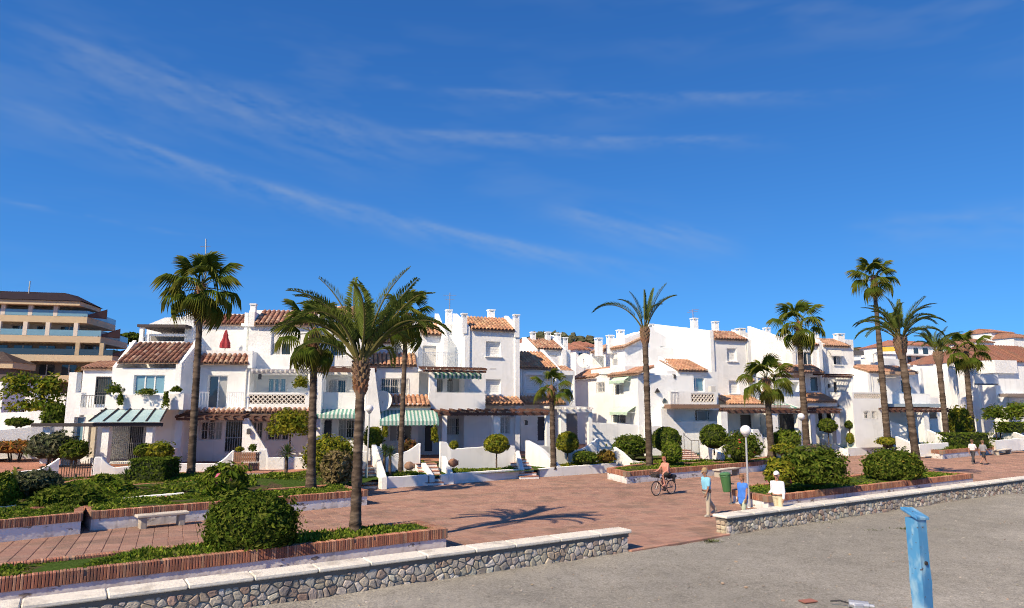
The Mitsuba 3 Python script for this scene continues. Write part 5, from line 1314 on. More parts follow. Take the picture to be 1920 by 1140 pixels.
def leaf_cloud(mb, c, rad, n, size, cols, seed, power=1.0, box=False, shell=0.22, flat=0.35, lump=0.16, base=False):
    """n folded leaves spread through the outer layer of an uneven ellipsoid (or a box), light and dark clumps by noise."""
    r = np.random.default_rng(seed); c = np.asarray(c, float); rad = np.asarray(rad, float)
    d = r.standard_normal((n, 3)); d /= np.linalg.norm(d, axis=1, keepdims=True); d[:, 2] = np.where(d[:, 2] < -.55, -d[:, 2], d[:, 2])
    if box:
        q = r.uniform(-1, 1, (n, 3)); ax_ = r.choice(3, n, p=[.3, .3, .4]); q[np.arange(n), ax_] = np.where(ax_ == 2, 1.0, r.choice([-1.0, 1.0], n))
    else: q = skirted(d) if base else d
    lumpy = 1 + lump * (meshkit.fbm(d * 2.6 + seed * 3.1, 3, seed % 50) - .5) * 2
    p = c + q * rad * (lumpy * (1 - shell * r.random(n) ** 1.5))[:, None]
    nrm = q / rad; nrm /= np.linalg.norm(nrm, axis=1, keepdims=True); nrm = nrm + r.standard_normal((n, 3)) * .6; nrm /= np.linalg.norm(nrm, axis=1, keepdims=True)
    a = np.cross(nrm, r.standard_normal((n, 3))); a /= np.linalg.norm(a, axis=1, keepdims=True) + 1e-9; b = np.cross(nrm, a); s = size * r.uniform(.6, 1.35, n)[:, None]
    v = np.stack([p - a * s, p - b * s * .42 + nrm * s * .12, p + a * s, p + b * s * .42 + nrm * s * .12], 1).reshape(-1, 3); k = np.arange(n)[:, None] * 4
    f = np.vstack([k + [0, 1, 2], k + [0, 2, 3]]); cols = np.array(cols); col = cols[r.integers(0, len(cols), n)] * r.uniform(.65, 1.4, n)[:, None]
    mb.add(v, f, np.repeat(col, 4, 0)); return mb


ICO = trimesh.creation.icosphere(3)


def core(c, rad, col=(.018, .030, .010), seed=1, k=0.86, box=False, lump=.16, base=False):
    d = np.array(ICO.vertices); q = d / np.abs(d).max(1, keepdims=True) * .99 if box else (skirted(d) if base else d)
    lumpy = 1 + lump * (meshkit.fbm(d * 2.6 + seed * 3.1, 3, seed % 50) - .5) * 2
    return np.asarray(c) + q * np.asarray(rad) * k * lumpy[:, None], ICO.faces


G_DARK = [(.060, .098, .014), (.075, .118, .016), (.045, .080, .012), (.115, .155, .022), (.145, .175, .032)]
G_MID = [(.090, .142, .018), (.118, .178, .020), (.066, .116, .014), (.155, .20, .026), (.18, .20, .042)]
G_YEL = [(.15, .18, .02), (.21, .21, .022), (.10, .145, .018), (.27, .25, .03)]
G_GREY = [(.11, .125, .07), (.15, .155, .09), (.085, .11, .05)]
G_DRY = [(.22, .175, .085), (.28, .22, .115), (.13, .125, .045), (.17, .14, .065)]
PINK = [(.55, .08, .18), (.62, .16, .26)]
RED = [(.55, .04, .05), (.6, .2, .16)]
bn = [100]


def bush(label, px, py, w, h, Y, cols=G_MID, n=1400, size=.10, box=False, stem=0.0, flowers=None, nf=40, name='bush', depth=None, lump=.16, solid=True, cat='bush', zc=None, k=.86, group=None):
    """A bush whose outline fills w x h pixels around (px, py) at distance Y."""
    bn[0] += 1; key = thing(name, label, cat, group); c = at_y(px, py, Y); m = Y / FOCAL; shell = .85 if name in ('garden_tree', 'potted_plant', 'climbing_plant') else .22; solid = solid and name not in ('potted_plant', 'climbing_plant'); lump = .6 if name in ('potted_plant', 'climbing_plant') else lump; base = not stem and name not in ('topiary', 'potted_plant', 'climbing_plant', 'garden_tree'); rad = np.array([w / 2 * m, (depth or w * m) / 2, h / 2 * m])
    mb = MB(); leaf_cloud(mb, c, rad, n, size, cols, bn[0], box=box, lump=lump, base=base, shell=shell)
    if name == 'bush': leaf_cloud(mb, c + np.array([0, 0, rad[2] * .06]), rad * 1.10, n // 9, size * 1.15, cols, bn[0] + 900, shell=.12, lump=lump + .22, base=base)
    part(key, 'leaves', mb, 'leaf')
    if solid: vv, ff = core(c, rad, seed=bn[0], box=box, lump=lump, k=k, base=base); part(key, 'inner_branches', (vv, ff), 'paint', tuple(np.array(cols[0]) * .30))  # solid dark core added inside so nothing shows through the leaves
    if flowers is not None:
        q = MB(); leaf_cloud(q, c, rad * 1.03, nf, size * 1.0, flowers, bn[0] + 500, shell=.08, lump=lump); part(key, 'flowers', q, 'leaf', stuff=True)
    gz = float(GROUND(c[0], c[1])); low = c[2] - rad[2]
    if not stem and name not in ('potted_plant', 'climbing_plant', 'topiary') and low > gz + .03:      # stems down to the ground
        q = MB((.12, .09, .06))
        for a in range(4): q.tube([[c[0] + .25 * rad[0] * math.cos(a * 1.6), c[1] + .25 * rad[1] * math.sin(a * 1.6), low + .3 * rad[2]], [c[0] + .15 * rad[0] * math.cos(a * 1.6), c[1] + .15 * rad[1] * math.sin(a * 1.6), gz - .05]], [.035, .05], 6)
        part(key, 'stems', q, 'bark', stuff=True)
    if stem:
        q = MB((.13, .095, .065)); zb = c[2] - rad[2]; q.tube([c + [0, 0, -rad[2] * .4], [c[0], c[1], zb - stem]], [.04, .055], 6); part(key, 'stem', q, 'bark')
    return key


def blades(key_or_label, poly, z, n, h, cols, seed, name='ground_cover', size=.05, ht=None, cat='ground cover'):
    """Low creeping plants: many upright leaves over a polygon."""
    r = np.random.default_rng(seed); P = Polygon(poly) if not hasattr(poly, 'contains') else poly; x0, y0, x1, y1 = P.bounds; import shapely
    pts = np.stack([r.uniform(x0, x1, n * 3), r.uniform(y0, y1, n * 3)], 1); pts = pts[shapely.contains_xy(P, pts[:, 0], pts[:, 1])][:n]; m = len(pts)
    dens = meshkit.fbm(np.c_[pts * .9, np.zeros(m)], 3, seed); hh = h * np.clip((dens - .25) * 2.2, .12, 1.3) * r.uniform(.5, 1.2, m); a = r.uniform(0, 2 * np.pi, m); t = r.standard_normal((m, 2)) * .5
    b = np.c_[pts, (GROUND(pts) if z is None else np.full(m, z)) - .02]; top = b + np.c_[t * hh[:, None], hh]; s = np.c_[np.cos(a), np.sin(a), np.zeros(m)] * size * r.uniform(.6, 1.3, m)[:, None]; mid = b * .4 + top * .6 + np.c_[t * .0, np.zeros(m)]
    v = np.stack([b, mid + s, top, mid - s], 1).reshape(-1, 3); k = np.arange(m)[:, None] * 4; f = np.vstack([k + [0, 1, 2], k + [0, 2, 3]]); cols = np.array(cols); col = cols[r.integers(0, len(cols), m)] * r.uniform(.65, 1.35, m)[:, None] * (.7 + .8 * dens[:, None])
    key = thing(name, key_or_label, cat, kind='stuff'); shape(key, (v, f), 'leaf', np.repeat(col, 4, 0)); return key


# ------------------------------------------------------------------ palms
def fan_leaf(seed, droop=.5, R=.88, Lp=1.15):
    """Fan palm leaf along +x: stalk, then a pleated fan whose split tips hang."""
    r = random.Random(seed); mb = MB((.11, .14, .04)); st = [(0, 0, 0), (Lp * .5, 0, .03), (Lp, 0, 0)]; mb.tube(st, [.030, .022, .016], 4, (.16, .17, .06)); n = 26; base = np.array([Lp, 0, 0]); ax = np.linspace(-2.15, 2.15, n + 1)
    for i in range(n):
        am = (ax[i] + ax[i + 1]) / 2; rr = R * (1 - .16 * (am / 2.15) ** 2) * r.uniform(.88, 1.06); P = []
        for a, f in ((ax[i], 0), (am, 1), (ax[i + 1], 0)):
            for s in (.08, .58): P.append(base + np.array([math.cos(a) * rr * s, math.sin(a) * rr * s, .045 * f * s * 2 - droop * .28 * (s ** 2) * rr - .18 * abs(math.sin(a)) * rr * s]))
        t1 = base + np.array([math.cos(am) * rr * .84, math.sin(am) * rr * .84, -droop * (.34 + r.uniform(0, .12)) * rr - .16 * abs(math.sin(am)) * rr]); t2 = base + np.array([math.cos(am) * rr * .97, math.sin(am) * rr * .97, -droop * (.72 + r.uniform(0, .3)) * rr - .16 * abs(math.sin(am)) * rr])
        v = np.array(P + [t1, t2]); g_ = np.array((.078, .118, .018)) * r.uniform(.75, 1.3); tip = np.array((.21, .20, .04)) * r.uniform(.7, 1.2)
        mb.add(v, np.array([[0, 1, 3], [0, 3, 2], [2, 3, 5], [2, 5, 4], [1, 6, 3], [3, 6, 5], [1, 7, 6], [6, 7, 5]]), np.array([g_ * .8] * 1 + [g_] + [g_ * .8] + [g_] + [g_ * .8] + [g_] + [tip * .5 + g_ * .5, tip]))
    return mb


def feather(seed, L=3.0, e0=70, bend=85, leaf=.37, vee=35, n=46, narrow=1.0, col=(.095, .128, .028)):
    """Date palm frond: an arching midrib leaving at e0 degrees and bending over, with two ranks of leaflets."""
    r = random.Random(seed); mb = MB((.15, .15, .055)); m = 16; p = np.zeros(3); pts = [p.copy()]; a = math.radians(e0)
    for i in range(m):
        t = (i + .5) / m; ang = math.radians(e0 - bend * t ** 1.6); p = p + np.array([math.cos(ang), 0, math.sin(ang)]) * L / m; pts.append(p.copy())
    pts = np.array(pts); mb.tube(pts, np.linspace(.045, .008, m + 1), 4, (.17, .16, .06)); tt = np.linspace(0, 1, m + 1)
    for side in (-1, 1):
        for i in range(n):
            t = .22 + .78 * (i + r.uniform(0, .6)) / n
            c = np.array([np.interp(t, tt, pts[:, k]) for k in range(3)]); d = np.array([np.interp(min(1, t + .03), tt, pts[:, k]) - np.interp(t - .03, tt, pts[:, k]) for k in range(3)]); d /= np.linalg.norm(d); up = np.cross(d, [0, 1, 0]); up *= 1 if up[2] > 0 else -1
            ll = leaf * (math.sin(math.pi * min(1, (t - .06) / .98) ** .75) * .75 + .3) * r.uniform(.85, 1.12) * narrow; s = np.array([0, side, 0]); fw = .95 if narrow >= 1 else 1.3
            dirn = s * math.cos(math.radians(vee)) + up * math.sin(math.radians(vee)) + d * fw; dirn /= np.linalg.norm(dirn); w = .024; e = np.cross(dirn, up); e /= np.linalg.norm(e) + 1e-9
            tip = c + dirn * ll * 1.15 - np.array([0, 0, .10 * ll + .05 * t]); mid = c + dirn * ll * .55; cc = np.array(col) * r.uniform(.7, 1.4)
            mb.add(np.array([c, mid + e * w, tip, mid - e * w]), np.array([[0, 1, 2], [0, 2, 3]]), np.array([cc, cc, cc * 1.25, cc]))
    return mb


FAN = [mikit.ply((m.arrays()[0], m.arrays()[1]), 'leaf', color=m.arrays()[2]) for m in (fan_leaf(1, .45), fan_leaf(2, .7), fan_leaf(3, 1.0), fan_leaf(4, 1.35))]
dead = []
for s in (5, 6):
    m = fan_leaf(s, 1.6, .8, .8); v, f, c = m.arrays(); dead.append(mikit.ply((v, f), 'leaf', color=np.tile([.22, .155, .08], (len(v), 1)) * nr.uniform(.7, 1.2, (len(v), 1))))
FEA = {}
for nm, args in {'up': (3.0, 84, 40), 'mid': (3.0, 74, 75), 'arch': (3.0, 62, 105), 'out': (2.9, 42, 105), 'low': (2.7, 18, 90)}.items():
    for s in (0, 1):
        v, f, c = feather(hash(nm[0]) % 1 + s * 10 + len(nm), *args).arrays(); FEA[nm, s] = mikit.ply((v, f), 'leaf', color=c)
for nm, args in {'nup': (3.0, 82, 30), 'nmid': (3.0, 72, 70), 'narch': (3.1, 62, 110)}.items():
    v, f, c = feather(len(nm) + 31, *args, narrow=.99, vee=55, col=(.095, .135, .045)).arrays(); FEA[nm, 0] = FEA[nm, 1] = mikit.ply((v, f), 'leaf', color=c)


def trunk_mesh(a, b, r0, r1, flare=.5, n=34, sides=14, seed=1, ringy=.03, bow=0.0):
    r = np.random.default_rng(seed); t = np.linspace(0, 1, n); p = a + np.outer(t, b - a); L = np.linalg.norm(b - a); p[:, 0] += bow * np.sin(np.pi * t)
    rad = (r0 + (r1 - r0) * t + r0 * flare * np.exp(-t * L / .45)) * (1 + ringy * r.standard_normal(n)); v, f = tube(p, rad, sides); nn = n * sides
    v[:nn] += (meshkit.noise(v[:nn] * 5, seed)[:, None] - .5) * .03 * (v[:nn] - np.repeat(p, sides, 0)) / .2
    return v, f


def fan_palm(label, bx, by, Y, cx, cy, rpx, zb, n=30, r0=.20, r1=.15, seed=1, skirt=6, bow=0.0, low=-42, group=None):
    key = thing('fan_palm', label, 'palm tree', group); a = at_y(bx, by, Y); a[2] = zb - .1; c = at_y(cx, cy, Y); r = random.Random(seed); R = rpx * Y / FOCAL; s = R / 1.9
    tv, tf = trunk_mesh(a, c + [0, 0, -.05], r0, r1, .45, seed=seed, bow=bow); part(key, 'trunk', (tv, tf), 'bark', smooth=True)
    q = MB((.20, .095, .05)); vv, ff = lathe([(.6, -1.3), (1.05, -.9), (1.3, -.35), (1.35, -.1), (.9, .15), (.1, .3)], 12); sc = r1 * 1.1; q.add(vv * [sc, sc, .75] + c, ff)
    for i in range(26):
        an = i * 2.4; z = -.85 + .8 * i / 26; d = np.array([math.cos(an), math.sin(an), 0]); q.bar(c + d * sc * 1.05 + [0, 0, z], c + d * (sc * 1.05 + .16) + [0, 0, z + .28], .035, 4, vary((.23, .12, .06), .25, r), r2=.015)
    part(key, 'crown_shaft', q, 'weathered')
    for i in range(n):
        t = i / (n - 1); el = 84 - (84 - low) * t ** .95 + r.uniform(-8, 8); az = i * 137.5 + r.uniform(-12, 12); e = FAN[min(3, int(t * 3.6 + r.uniform(0, .5)))]; k = s * r.uniform(.88, 1.1) * (.82 if t < .12 else 1)
        reuse(uniq(f'{key}__frond'), e, T().translate((c + [0, 0, .12 - .30 * t]).tolist()) @ T().rotate([0, 0, 1], az) @ T().rotate([0, 1, 0], -el) @ T().rotate([1, 0, 0], r.uniform(-22, 22)) @ T().scale(k))
    for i in range(skirt):
        reuse(uniq(f'{key}__dead_frond'), dead[i % 2], T().translate((c + [0, 0, -.35]).tolist()) @ T().rotate([0, 0, 1], i * 360 / max(1, skirt) + r.uniform(-20, 20)) @ T().rotate([0, 1, 0], r.uniform(48, 74)) @ T().scale(s * .8))
    return key


def date_palm(label, bx, by, Y, cx, cy, L, zb, spec, r0=.24, r1=.19, seed=1, bow=0.0, boot=1.0):
    """spec: list of (kind, azimuth in degrees, 0 = to the right, 90 = away from the camera, scale)."""
    key = thing('date_palm', label, 'palm tree', 'date palms'); a = at_y(bx, by, Y); a[2] = zb - .1; c = at_y(cx, cy, Y); r = random.Random(seed)
    tv, tf = trunk_mesh(a, c, r0, r1, .35, n=46, seed=seed, ringy=.045, bow=bow); part(key, 'trunk', (tv, tf), 'bark', smooth=True)
    q = MB((.17, .115, .07)); vv, ff = lathe([(.95, -1.25), (1.15, -1.0), (1.55, -.55), (1.65, -.15), (1.3, .2), (.5, .5), (.05, .55)], 14); sc = r1 * boot; q.add(vv * [sc, sc, .8] + c, ff, (.15, .10, .065))
    for i in range(70):
        an = i * 2.4; t = i / 70; z = -.95 + 1.2 * t; rr = sc * (1.0 + .6 * math.sin(min(1, t * 1.1) * math.pi / 2)) * (1 if t < .75 else 1 - (t - .75)); d = np.array([math.cos(an), math.sin(an), 0]); p0 = c + d * rr * .9 + [0, 0, z * .8]; q.bar(p0, p0 + d * .10 + [0, 0, .17], .055, 4, vary((.24, .155, .09) if t > .3 else (.26, .12, .06), .3, r), r2=.03)
    part(key, 'crown_shaft', q, 'weathered')
    for i, (kd, az, s) in enumerate(spec):
        e = FEA[kd, i % 2]; reuse(uniq(f'{key}__frond'), e, T().translate((c + [0, 0, .12] + np.array([math.cos(math.radians(az)), math.sin(math.radians(az)), 0]) * r1 * .6).tolist()) @ T().rotate([0, 0, 1], az) @ T().rotate([1, 0, 0], r.uniform(-25, 25)) @ T().scale(L / 3.0 * s))
    return key


FG = None
fan_palm('tall fan palm at the left with a round shaggy crown above the second house', 357, 903, 32.5, 378, 536, 72, .6, n=27, r0=.185, r1=.135, seed=11, skirt=4)
fan_palm('fan palm with a reddish trunk just left of the big date palm', 583, 912, 30.5, 590, 622, 74, .6, n=19, r0=.19, r1=.135, seed=12, skirt=4, low=-55)
fan_palm('slender fan palm just right of the big date palm', 750, 881, 39.5, 762, 590, 56, .55, n=22, r0=.16, r1=.11, seed=13, skirt=6, low=-55)
spec = [('up', 80, 1.1), ('up', 200, 1.1), ('up', 320, 1.05), ('up', 20, 1.1), ('up', 150, 1.12)] + [('mid', a, 1.08) for a in (0, 42, 95, 140, 178, 215, 262, 305)] + [('arch', a, 1.08) for a in (12, 60, 118, 165, 192, 238, 338)] + [('out', a, .85) for a in (75, 225)] + [('arch', a, 1.0) for a in (178, 350, 320)]
date_palm('big date palm in the foreground planter with arching feathery fronds', 666, 990, 20.5, 677, 690, 2.95, .52, spec, r0=.150, r1=.122, seed=21, boot=1.0)
date_palm('slender date palm in the middle with a few bare upright fronds', 1218, 872, 43, 1209, 622, 3.2, .5, [('nup', 70, .95), ('nup', 5, 1.0), ('nmid', 320, .95), ('nmid', 200, .85), ('narch', 178, 1.18), ('nmid', 30, .9), ('nup', 250, .8), ('nmid', 100, .85), ('nup', 150, .85)], r0=.20, r1=.17, seed=22, boot=.95)
date_palm('leaning date palm in the front right planter', 1722, 887, 38.2, 1688, 640, 2.75, .55, [('up', 60, .95), ('up', 180, .95), ('up', 300, 1)] + [('mid', a, 1.0) for a in (0, 50, 110, 165, 200, 260, 320)] + [('arch', a, 1.0) for a in (8, 70, 130, 172, 188, 230, 290, 345)] + [('out', a, .95) for a in (20, 165, 350, 195)], r0=.20, r1=.18, seed=23, boot=1.05)
date_palm('shorter date palm right of the leaning one', 1777, 834, 62, 1759, 665, 3.0, .5, [('up', a, .85) for a in (20, 110, 200, 290)] + [('mid', a, .95) for a in (0, 45, 90, 135, 180, 225, 270, 315)] + [('arch', a, .85) for a in (10, 100, 170, 250, 340)], r0=.24, r1=.22, seed=24, boot=1.1)
fan_palm('short young fan palm in front of the white pergola, in the middle', 1038, 866, 42.5, 1034, 728, 40, .55, n=11, r0=.17, r1=.15, seed=14, skirt=0, low=-15)
fan_palm('short fan palm behind the globe lamp, right of centre', 1447, 856, 49.5, 1437, 712, 50, .55, n=17, r0=.24, r1=.19, seed=15, skirt=5, low=-30)
fan_palm('medium fan palm with a pale trunk before the gabled houses, right of centre', 1512, 836, 58, 1497, 606, 50, .6, n=19, r0=.30, r1=.19, seed=16, skirt=5, low=-45)
fan_palm('tallest slim fan palm on the right, crown high against the sky', 1664, 822, 61, 1638, 522, 43, .8, n=21, r0=.30, r1=.17, seed=17, skirt=2, low=-30)
fan_palm('fan palm at the right, nearest to the right edge', 1823, 812, 70, 1809, 655, 42, .9, n=20, r0=.28, r1=.22, seed=18, skirt=4, low=-55)

# ------------------------------------------------------------------ bushes and beds
bush('big round clipped bush in the foreground brick planter', 472, 986, 160, 108, 18.3, G_DARK, 13000, .058, lump=.12, depth=1.7, k=.90)
blades('low creeping plants in the near brick planter', near_in.buffer(.1), near_soil, 12000, .16, G_MID, 1, size=.035)
blades('creeping plants in the far left brick bed', lp1_in.buffer(.1), lp1_soil, 3500, .20, G_MID, 2, size=.05)
blades('creeping plants in the long left brick bed', lp2_in.buffer(.1), lp2_soil, 9000, .15, G_MID, 3, size=.06)
blades('grass in the brick bed behind the cyclist', rp1_in.buffer(.1), rp1_soil, 4000, .14, G_MID, 4, size=.05)
blades('low plants in the small brick bed right of the lamp post', rp2_in.buffer(.1), rp2_soil, 1500, .14, G_MID, 5, size=.05)
blades('grass in the front right brick planter', rp3_in.buffer(.1), rp3_soil, 5000, .12, G_MID, 6, size=.05)
blades('low hedge plants in the right edge brick bed', rp4_in.buffer(.1), rp4_soil, 6000, .45, G_DARK, 7, size=.10)
lawn = lambda *p: Polygon([at_z(x, y, .6)[:2] for x, y in p])
blades('strip of lawn behind the white retaining wall with the yuccas', lawn((712, 892), (800, 888), (790, 872), (705, 876)), None, 3500, .16, G_MID, 8, size=.05)
blades('strip of lawn under the clipped ball tree', lawn((846, 884), (965, 878), (955, 862), (850, 866)), None, 4000, .16, G_MID, 9, size=.05)
blades('bed of low plants below the small middle palm', lawn((1045, 873), (1155, 866), (1140, 856), (1030, 860)), None, 3000, .22, G_YEL, 10, size=.06)
blades('green bed in front of the white wall by the wooden gate', lawn((492, 905), (575, 902), (580, 888), (500, 890)), .6, 3000, .28, G_MID, 11, size=.06)
blades('ivy and creepers covering the ground between the left beds and the houses', lawn((-40, 965), (160, 945), (345, 926), (480, 914), (480, 905), (440, 898), (250, 905), (150, 912), (-40, 930)), None, 13000, .17, G_MID, 12, size=.07)
blades('lawn strip along the beds at the right', lawn((1690, 845), (1780, 838), (1900, 832), (1900, 822), (1780, 826), (1690, 836)), .6, 4000, .3, G_MID, 13, size=.08)
blades('grass behind the brick beds right of the middle', lawn((1180, 872), (1330, 868), (1440, 862), (1500, 858), (1500, 848), (1330, 858), (1180, 864)), None, 4000, .2, G_MID, 14, size=.06)

blades('creeping plants behind the long left brick bed', lawn((187, 921), (660, 903), (640, 897), (187, 908)), None, 9000, .13, G_MID, 22, size=.05)
bush('square clipped hedge left of the leftmost palm trunk', 290, 887, 66, 54, 31.0, G_DARK[:4], 5500, .07, box=True, depth=1.6, lump=.03, name='hedge', cat='hedge', k=.93)
bush('loose oleander with pink flowers right of the leftmost palm trunk', 420, 908, 74, 60, 28.3, G_MID, 1500, .13, flowers=PINK, nf=16, lump=.6, k=.3)
bush('dark spreading shrub behind the left brick beds', 128, 938, 106, 40, 25.5, G_DARK, 4500, .085, lump=.2)
bush('grey blue shrub at the left edge in front of the curved wall', 60, 903, 96, 36, 27.0, G_GREY, 2600, .085, lump=.3)
bush('bright leafy shrub at the far left edge', 4, 925, 44, 66, 25.2, G_MID, 1800, .10, lump=.3)
bush('small bright green plant right of the iron gate', 192, 902, 28, 22, 29.5, G_MID, 700, .10, lump=.35)
bush('trailing green shrub left of the square hedge', 226, 918, 40, 24, 28.5, G_MID, 1300, .09, lump=.3)
bush('agave like grey green shrub beside the drive', 98, 838, 76, 50, 38, G_GREY, 1200, .13, lump=.4)
bush('dark round shrub left of the iron gate', 140, 845, 44, 36, 37, G_DARK, 900, .10)
bush('yellowish shrub beside the terrace of the first house', 300, 848, 44, 34, 36.5, G_YEL, 800, .10, lump=.35)
bush('dark clipped shrub below the glass canopy column', 272, 846, 36, 24, 37, G_DARK, 600, .09)
bush('orange flowering shrub along the drive at the left edge', 30, 838, 110, 22, 42, [(.30, .12, .03), (.12, .13, .03), (.36, .17, .04)], 900, .12, lump=.3)
bush('dark climbing shrub on the boundary wall left of the first house', 104, 786, 44, 54, 46, G_DARK, 1300, .13, lump=.3)
bush('dark shrub on the boundary wall at the left edge', 36, 792, 40, 16, 46, G_DARK, 500, .12, lump=.3)
for i, (x, y, w, h, lab) in enumerate(((40, 730, 74, 66, 'leafy light green tree in front of the apartment block, nearest to the left edge'), (94, 734, 54, 62, 'leafy light green tree in front of the apartment block, second from the left edge'), (66, 764, 110, 30, 'dense low tree above the boundary wall at the left'), (150, 712, 30, 44, 'reddish brown shrub behind the tall white pillar'))):
    bush(lab, x, y, w, h, 56, G_MID + G_YEL if i < 3 else [(.16, .09, .04), (.10, .10, .03)], 620, .22, lump=.55, name='garden_tree', cat='tree', solid=False)
bush('dark tree beyond the apartment block, left one', 218, 640, 30, 26, 118, G_DARK, 700, .40, name='distant_tree', cat='tree', lump=.35)
bush('dark trees beyond the apartment block, right one', 248, 636, 44, 22, 122, G_DARK, 900, .40, name='distant_tree', cat='tree', lump=.35)
bush('broad leafy shrub between the two fan palm trunks and the white wall', 618, 856, 90, 66, 36, G_YEL, 2600, .10, lump=.2)
bush('dry tan ornamental grass bush left of the big date palm trunk', 632, 884, 56, 66, 32.5, G_DRY, 1800, .11, lump=.4, k=.6)
bush('small tree with spreading crown in front of the third house', 545, 800, 84, 62, 39.5, G_YEL, 2300, .11, lump=.3, name='garden_tree', cat='tree', solid=False, stem=.9)
bush('round green bush behind the lamp pole left of the striped awning', 700, 822, 34, 40, 41, G_YEL, 900, .10)
bush('clipped ball tree on three stems on the lawn in the middle', 931, 834, 48, 38, 40.3, G_YEL, 1800, .085, stem=.7, lump=.08, name='topiary', cat='topiary')
bush('small clipped ball on the white wall left of the ball tree', 851, 835, 17, 17, 39.6, G_YEL, 500, .06, lump=.06, name='topiary', cat='topiary')
bush('round clipped bush right of the short middle palm', 1064, 831, 42, 42, 44.5, G_YEL, 1500, .09, stem=.3, lump=.08, name='topiary', cat='topiary')
bush('dark low shrub below the round clipped bush', 1098, 858, 46, 22, 44.3, G_DARK, 700, .10, lump=.3)
bush('golden brown shrub at the end of the middle bed', 1136, 856, 34, 22, 45.0, [(.24, .15, .03), (.17, .13, .03), (.30, .20, .05)], 700, .09, lump=.25)
bush('broad grey green shrub behind the slender date palm', 1183, 838, 64, 40, 48.5, G_DARK, 1600, .12, lump=.35)
bush('tall domed clipped bush right of the slender date palm trunk', 1249, 826, 56, 50, 44.5, G_DARK, 2400, .085, stem=.5, lump=.05, name='topiary', cat='topiary')
bush('smaller clipped bush in front of the domed one, behind the cyclist', 1260, 850, 38, 44, 43.0, G_MID, 1700, .085, lump=.06, name='topiary', cat='topiary')
bush('heart shaped clipped bush before the white stair wall', 1338, 820, 52, 48, 46.5, G_DARK, 2300, .085, stem=.3, lump=.06, name='topiary', cat='topiary')
bush('bush with red and pink flowers behind the globe lamp pole', 1392, 840, 70, 54, 45.5, G_DARK, 1900, .10, flowers=RED, nf=30, lump=.3, k=.75)
bush('low green hedge behind the grey palm trunk right of the lamp', 1475, 824, 50, 34, 50.5, G_MID, 1300, .11, lump=.2)
bush('yellow green shrub at the foot of the palm right of the lamp', 1470, 842, 44, 18, 48.5, G_YEL, 700, .10, lump=.3)
bush('wide oleander in the front right planter', 1524, 882, 112, 72, 31, G_DARK, 4200, .10, lump=.45, k=.6)
bush('yellow leaved shrub with pink flowers on the left of the oleander', 1462, 888, 52, 50, 30, G_YEL, 1800, .085, flowers=PINK, nf=10, lump=.3)
bush('pale flowering shrub behind the oleander', 1530, 848, 60, 26, 34.5, G_GREY, 900, .09, flowers=[(.6, .4, .42), (.6, .15, .25)], nf=30, lump=.35, k=.6)
bush('big round bush with yellow flecks beside the leaning palm trunk', 1674, 876, 98, 58, 35.3, G_DARK, 4800, .085, flowers=[(.36, .30, .05), (.24, .22, .05)], nf=160, lump=.12)
bush('ball headed tree before the dark porch on the right', 1552, 799, 34, 28, 60, G_DARK, 1000, .11, stem=.9, lump=.1, name='topiary', cat='topiary')
bush('upper ball of the two ball topiary on the artificial lawn', 1592, 797, 16, 16, 61.8, G_DARK, 450, .09, lump=.06, stem=.8, name='topiary', cat='topiary')
bush('lower ball of the two ball topiary on the artificial lawn', 1594, 823, 14, 22, 61.6, G_YEL, 450, .09, lump=.1, name='topiary', cat='topiary')
bush('round potted plant on the pierced balcony parapet', 564, 720, 30, 26, 41.6, G_YEL, 900, .075, lump=.08, name='potted_plant', cat='plant')
bush('leafy shrub at the foot of the tallest palm', 1664, 828, 36, 14, 60.5, G_YEL, 600, .13, lump=.3)
bush('climbing plant left of the fan palm nearest to the right edge', 1800, 792, 40, 54, 69, G_YEL, 1100, .16, lump=.45)
bush('clipped green hedge behind the two strollers', 1806, 826, 86, 28, 61.5, G_DARK, 1800, .12, box=True, depth=2.0, lump=.1, name='hedge', cat='hedge')
bush('dark leafy tree in front of the plain white house', 1868, 778, 46, 34, 71, G_DARK, 900, .18, lump=.4, name='garden_tree', cat='tree', solid=False)
bush('leafy tree at the right edge', 1906, 776, 36, 44, 71, G_MID, 900, .18, lump=.4, name='garden_tree', cat='tree', solid=False)
bush('long dark hedge at the right edge', 1915, 802, 80, 20, 69.5, G_DARK, 1100, .14, box=True, depth=2.0, lump=.1, name='hedge', cat='hedge')
for i, (x, y, w, h) in enumerate(((216, 732, 30, 22), (276, 736, 34, 14), (331, 731, 18, 12))):
    bush(['trailing plant on the left end of the first balcony', 'trailing plant in the middle of the first balcony', 'pot plant at the right end of the first balcony'][i], x, y, w, h, 38.7, G_DARK, 380, .09, lump=.4, name='potted_plant', cat='plant')
bush('ivy trailing down the first house beside the balcony', 311, 752, 11, 40, 38.3, G_DARK, 420, .08, lump=.3, name='climbing_plant', cat='plant')
bush('trailing ivy at the left of the first balcony', 225, 752, 10, 30, 38.5, G_DARK, 320, .08, lump=.3, name='climbing_plant', cat='plant')
bush('low plant behind the wooden gate, left', 450, 843, 16, 10, 36, G_YEL, 250, .08, lump=.3, name='potted_plant', cat='plant')
bush('low dark plant behind the wooden gate, right', 474, 841, 14, 14, 36, G_DARK, 250, .08, lump=.3, name='potted_plant', cat='plant')
bush('plant on the terrace left of the striped awning door', 722, 812, 12, 30, 42.5, G_YEL, 300, .09, lump=.4, name='potted_plant', cat='plant')
bush('potted plants right of the striped awning door', 815, 818, 14, 40, 43, G_YEL, 500, .09, lump=.4, name='potted_plant', cat='plant')
bush('brown shrub before the door under the striped awning', 768, 838, 26, 24, 42, [(.20, .09, .04), (.10, .09, .03)], 400, .09, lump=.4)


